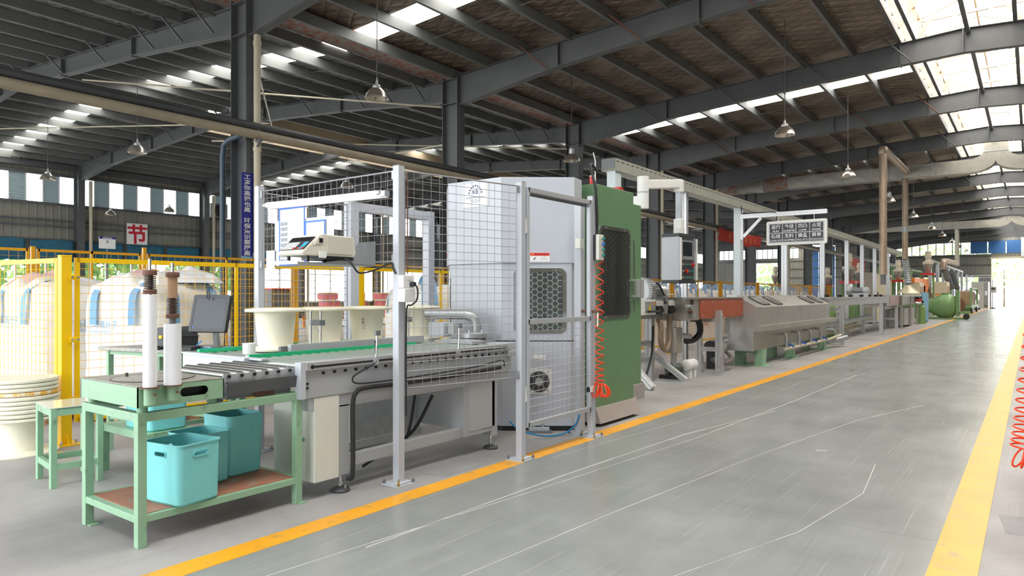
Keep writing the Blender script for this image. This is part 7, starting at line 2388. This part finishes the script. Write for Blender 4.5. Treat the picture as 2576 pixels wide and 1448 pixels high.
# ------------------------------------------------------------------ signs and banners
t = thing('slogan_sign', 'tall blue slogan board with white characters on the column', 'sign', (-11.84, 7.4, 2.0))
M().box(-11.841, -11.831, 7.39, 7.63, 2.12, 3.69).build('board', BLUE, t)
S_ = '工资你高我也高 环保意识要提高'
for k, ch in enumerate(S_):
    if ch != ' ':
        text(ch, 0.098, (-11.829, 7.51, 3.61 - 0.1025 * k), YP, ZP, SIGNW, t, bold=0.022, sx=1.5)
M().box(-11.841, -11.831, 7.40, 7.62, 2.03, 2.115).build('lower_plate', LBLUE, t)
t = thing('character_sign', 'white square sign with one red character on the window wall', 'sign', (XL + 0.2, 16.3, 3.9))
M().box(XL + 0.13, XL + 0.16, 15.8, 16.78, 3.83, 4.85).build('board', WHITE, t)
text('节', 0.98, (XL + 0.165, 16.29, 4.33), YP, ZP, SRED, t, bold=0.025)
t = thing('character_sign', 'white sign with a red character on the wall behind the green machine', 'sign', (XL + 0.2, 50.0, 3.9))
M().box(XL + 0.13, XL + 0.16, 49.2, 50.9, 3.4, 5.0).build('board', WHITE, t)
text('效', 1.4, (XL + 0.165, 50.05, 4.15), YP, ZP, SRED, t, bold=0.02)
t = thing('area_sign', 'white area sign lettered B under a navy band', 'sign', (-30.0, 12.6, 3.3))
ax_ = -30.0
bx = M().box(ax_, ax_ + 0.03, 12.45, 13.07, 3.25, 3.72).build('board', WHITE, t)
M().box(ax_ + 0.03, ax_ + 0.035, 12.45, 13.07, 3.64, 3.72).build('navy_band', BLUE, t)
text('线缆成品区', 0.075, (ax_ + 0.037, 12.76, 3.68), YP, ZP, WHITE, t, bold=0.01)
text('B', 0.17, (ax_ + 0.033, 12.76, 3.53), YP, ZP, NAVY, t)
M().cyl((ax_, 12.76, 0), (ax_, 12.76, 3.25), 0.03, n=10).build('pole', DGREY, t)


def banner(x0, y0, x1, y1, z0, h, label, body):
    t = thing('red_banner', label, 'banner', (x0, y0, z0))
    a, b = Vector((x0, y0, z0)), Vector((x1, y1, z0))
    d = (b - a)
    L = d.length
    d = d / L
    n = Vector((d.y, -d.x, 0))
    mm = M()
    N, K = 24, 5
    for j in range(K):
        for i in range(N + 1):
            s = i / N
            sag = 0.12 * math.sin(math.pi * s)
            p = a + d * (L * s) + ZP * (-h * j / (K - 1) - sag - 0.05 * math.sin(i * 0.9) * j / K) + n * (0.03 * math.sin(i * 1.3 + j))
            mm.v.append(tuple(p))
    mm.f += [(j * (N + 1) + i, j * (N + 1) + i + 1, (j + 1) * (N + 1) + i + 1, (j + 1) * (N + 1) + i) for j in range(K - 1) for i in range(N)]
    q = mm.build('cloth', REDB, t, smooth=True)
    s = q.modifiers.new('thick', 'SOLIDIFY')
    s.thickness = 0.006
    for i, ch in enumerate(body):
        p = a + d * (L * (0.16 + 0.72 * (i + 0.5) / len(body))) + ZP * (-h * 0.5 - 0.12 * math.sin(math.pi * (0.16 + 0.72 * (i + 0.5) / len(body)))) + n * 0.05
        text(ch, h * 0.62, p, d, ZP, GOLD, t, bold=0.02)
    return t


banner(-11.55, 31.4, -11.55, 37.6, 4.5, 0.56, 'red cloth banner with golden characters slung below the service pipe', '同创幸福企业')
t = thing('red_banner', 'short plain red cloth strip far along the service pipe', 'banner', (-11.5, 62, 4))
M().box(-11.52, -11.48, 60, 66, 3.4, 4.3).build('cloth', REDB, t)

# ------------------------------------------------------------------ stores along the window wall
DR = [mat('drum_pink', (226, 120, 140), 0.5), mat('drum_red', (200, 60, 66), 0.5), mat('drum_white', (226, 226, 222), 0.5), mat('drum_blue', (90, 130, 180), 0.5)]
d0 = thing('cable_reel', 'pink cable reel on the rack, lowest tier of the first pile', 'cable reel', (0, 0, 0), group='cable reels stored by the window wall')
M().lathe([(0, 0), (0.32, 0), (0.32, 0.03), (0.22, 0.04), (0.22, 0.30), (0.32, 0.31), (0.32, 0.34), (0, 0.34)], n=20).build('reel_flanges', DR[2], d0, local=True, smooth=True)
M().cyl((0, 0, 0.045), (0, 0, 0.295), 0.29, n=20).build('cable_winding', DR[0], d0, local=True, smooth=True)
d0.location = (-24.0, 19.0, 0.45)
n = 0
for i in range(9):
    for j in range(3):
        if i == 0 and j == 0:
            continue
        n += 1
        q = dup(d0, (-24.0 - 0.5 * (i % 2) - 0.1 * j, 19.0 + 0.78 * i, 0.45 + 0.345 * j), R(20 * n), 'pink cable reel on the rack, %s tier of the %s pile' % (('lowest', 'middle', 'top')[j], ordinal(i)))
t = thing('storage_rack', 'orange steel pallet rack under the stored cable reels', 'rack', (-24.2, 22, 0))
for y in (18.5, 22, 25.8):
    for x in (-24.9, -23.5):
        M().box(x - 0.04, x + 0.04, y - 0.04, y + 0.04, 0, 0.42).build('upright', ORG, t)
for x in (-24.9, -23.5):
    M().bar((x, 18.4, 0.4), (x, 25.9, 0.4), 0.06, 0.1).build('beam', ORG, t)
M().box(-24.95, -23.45, 18.4, 25.9, 0.42, 0.449).build('deck', WOOD, t)
t = thing('tool_cabinet', 'small grey tool cabinet with a red top by the column', 'cabinet', (-14.0, 9.6, 0))
M().box(-14.3, -13.7, 9.3, 9.9, 0, 1.5).build('body', DGREY, t, bevel=0.01)
M().box(-14.32, -13.68, 9.28, 9.92, 1.5, 1.54).build('red_top', RED, t)
t = thing('wall_fan', 'square exhaust fan box set in the upper window band', 'fan', (XL, 20.3, 5.6))
M().box(XL - 0.05, XL + 0.35, 20.0, 20.95, 5.5, 6.25).build('fan_box', DGREY, t)
M().cyl((XL + 0.35, 20.48, 5.88), (XL + 0.36, 20.48, 5.88), 0.32, n=24).build('fan_opening', BLACK, t)
for k in range(4):
    a = R(20 + 90 * k)
    M().bar((XL + 0.37, 20.48, 5.88), (XL + 0.37, 20.48 + 0.28 * math.cos(a), 5.88 + 0.28 * math.sin(a)), 0.1, 0.01).build('fan_blade', CHAR, t)
t = thing('machine_group', 'orange and teal winding machine far behind the tall fence', 'machine', (-14, 34, 0))
M().box(-15, -13.2, 33, 35.5, 0, 1.1).build('bed', RED, t, bevel=0.02)
M().box(-14.6, -13.6, 33.4, 34.6, 1.1, 1.7).build('head', ORG, t, bevel=0.02)
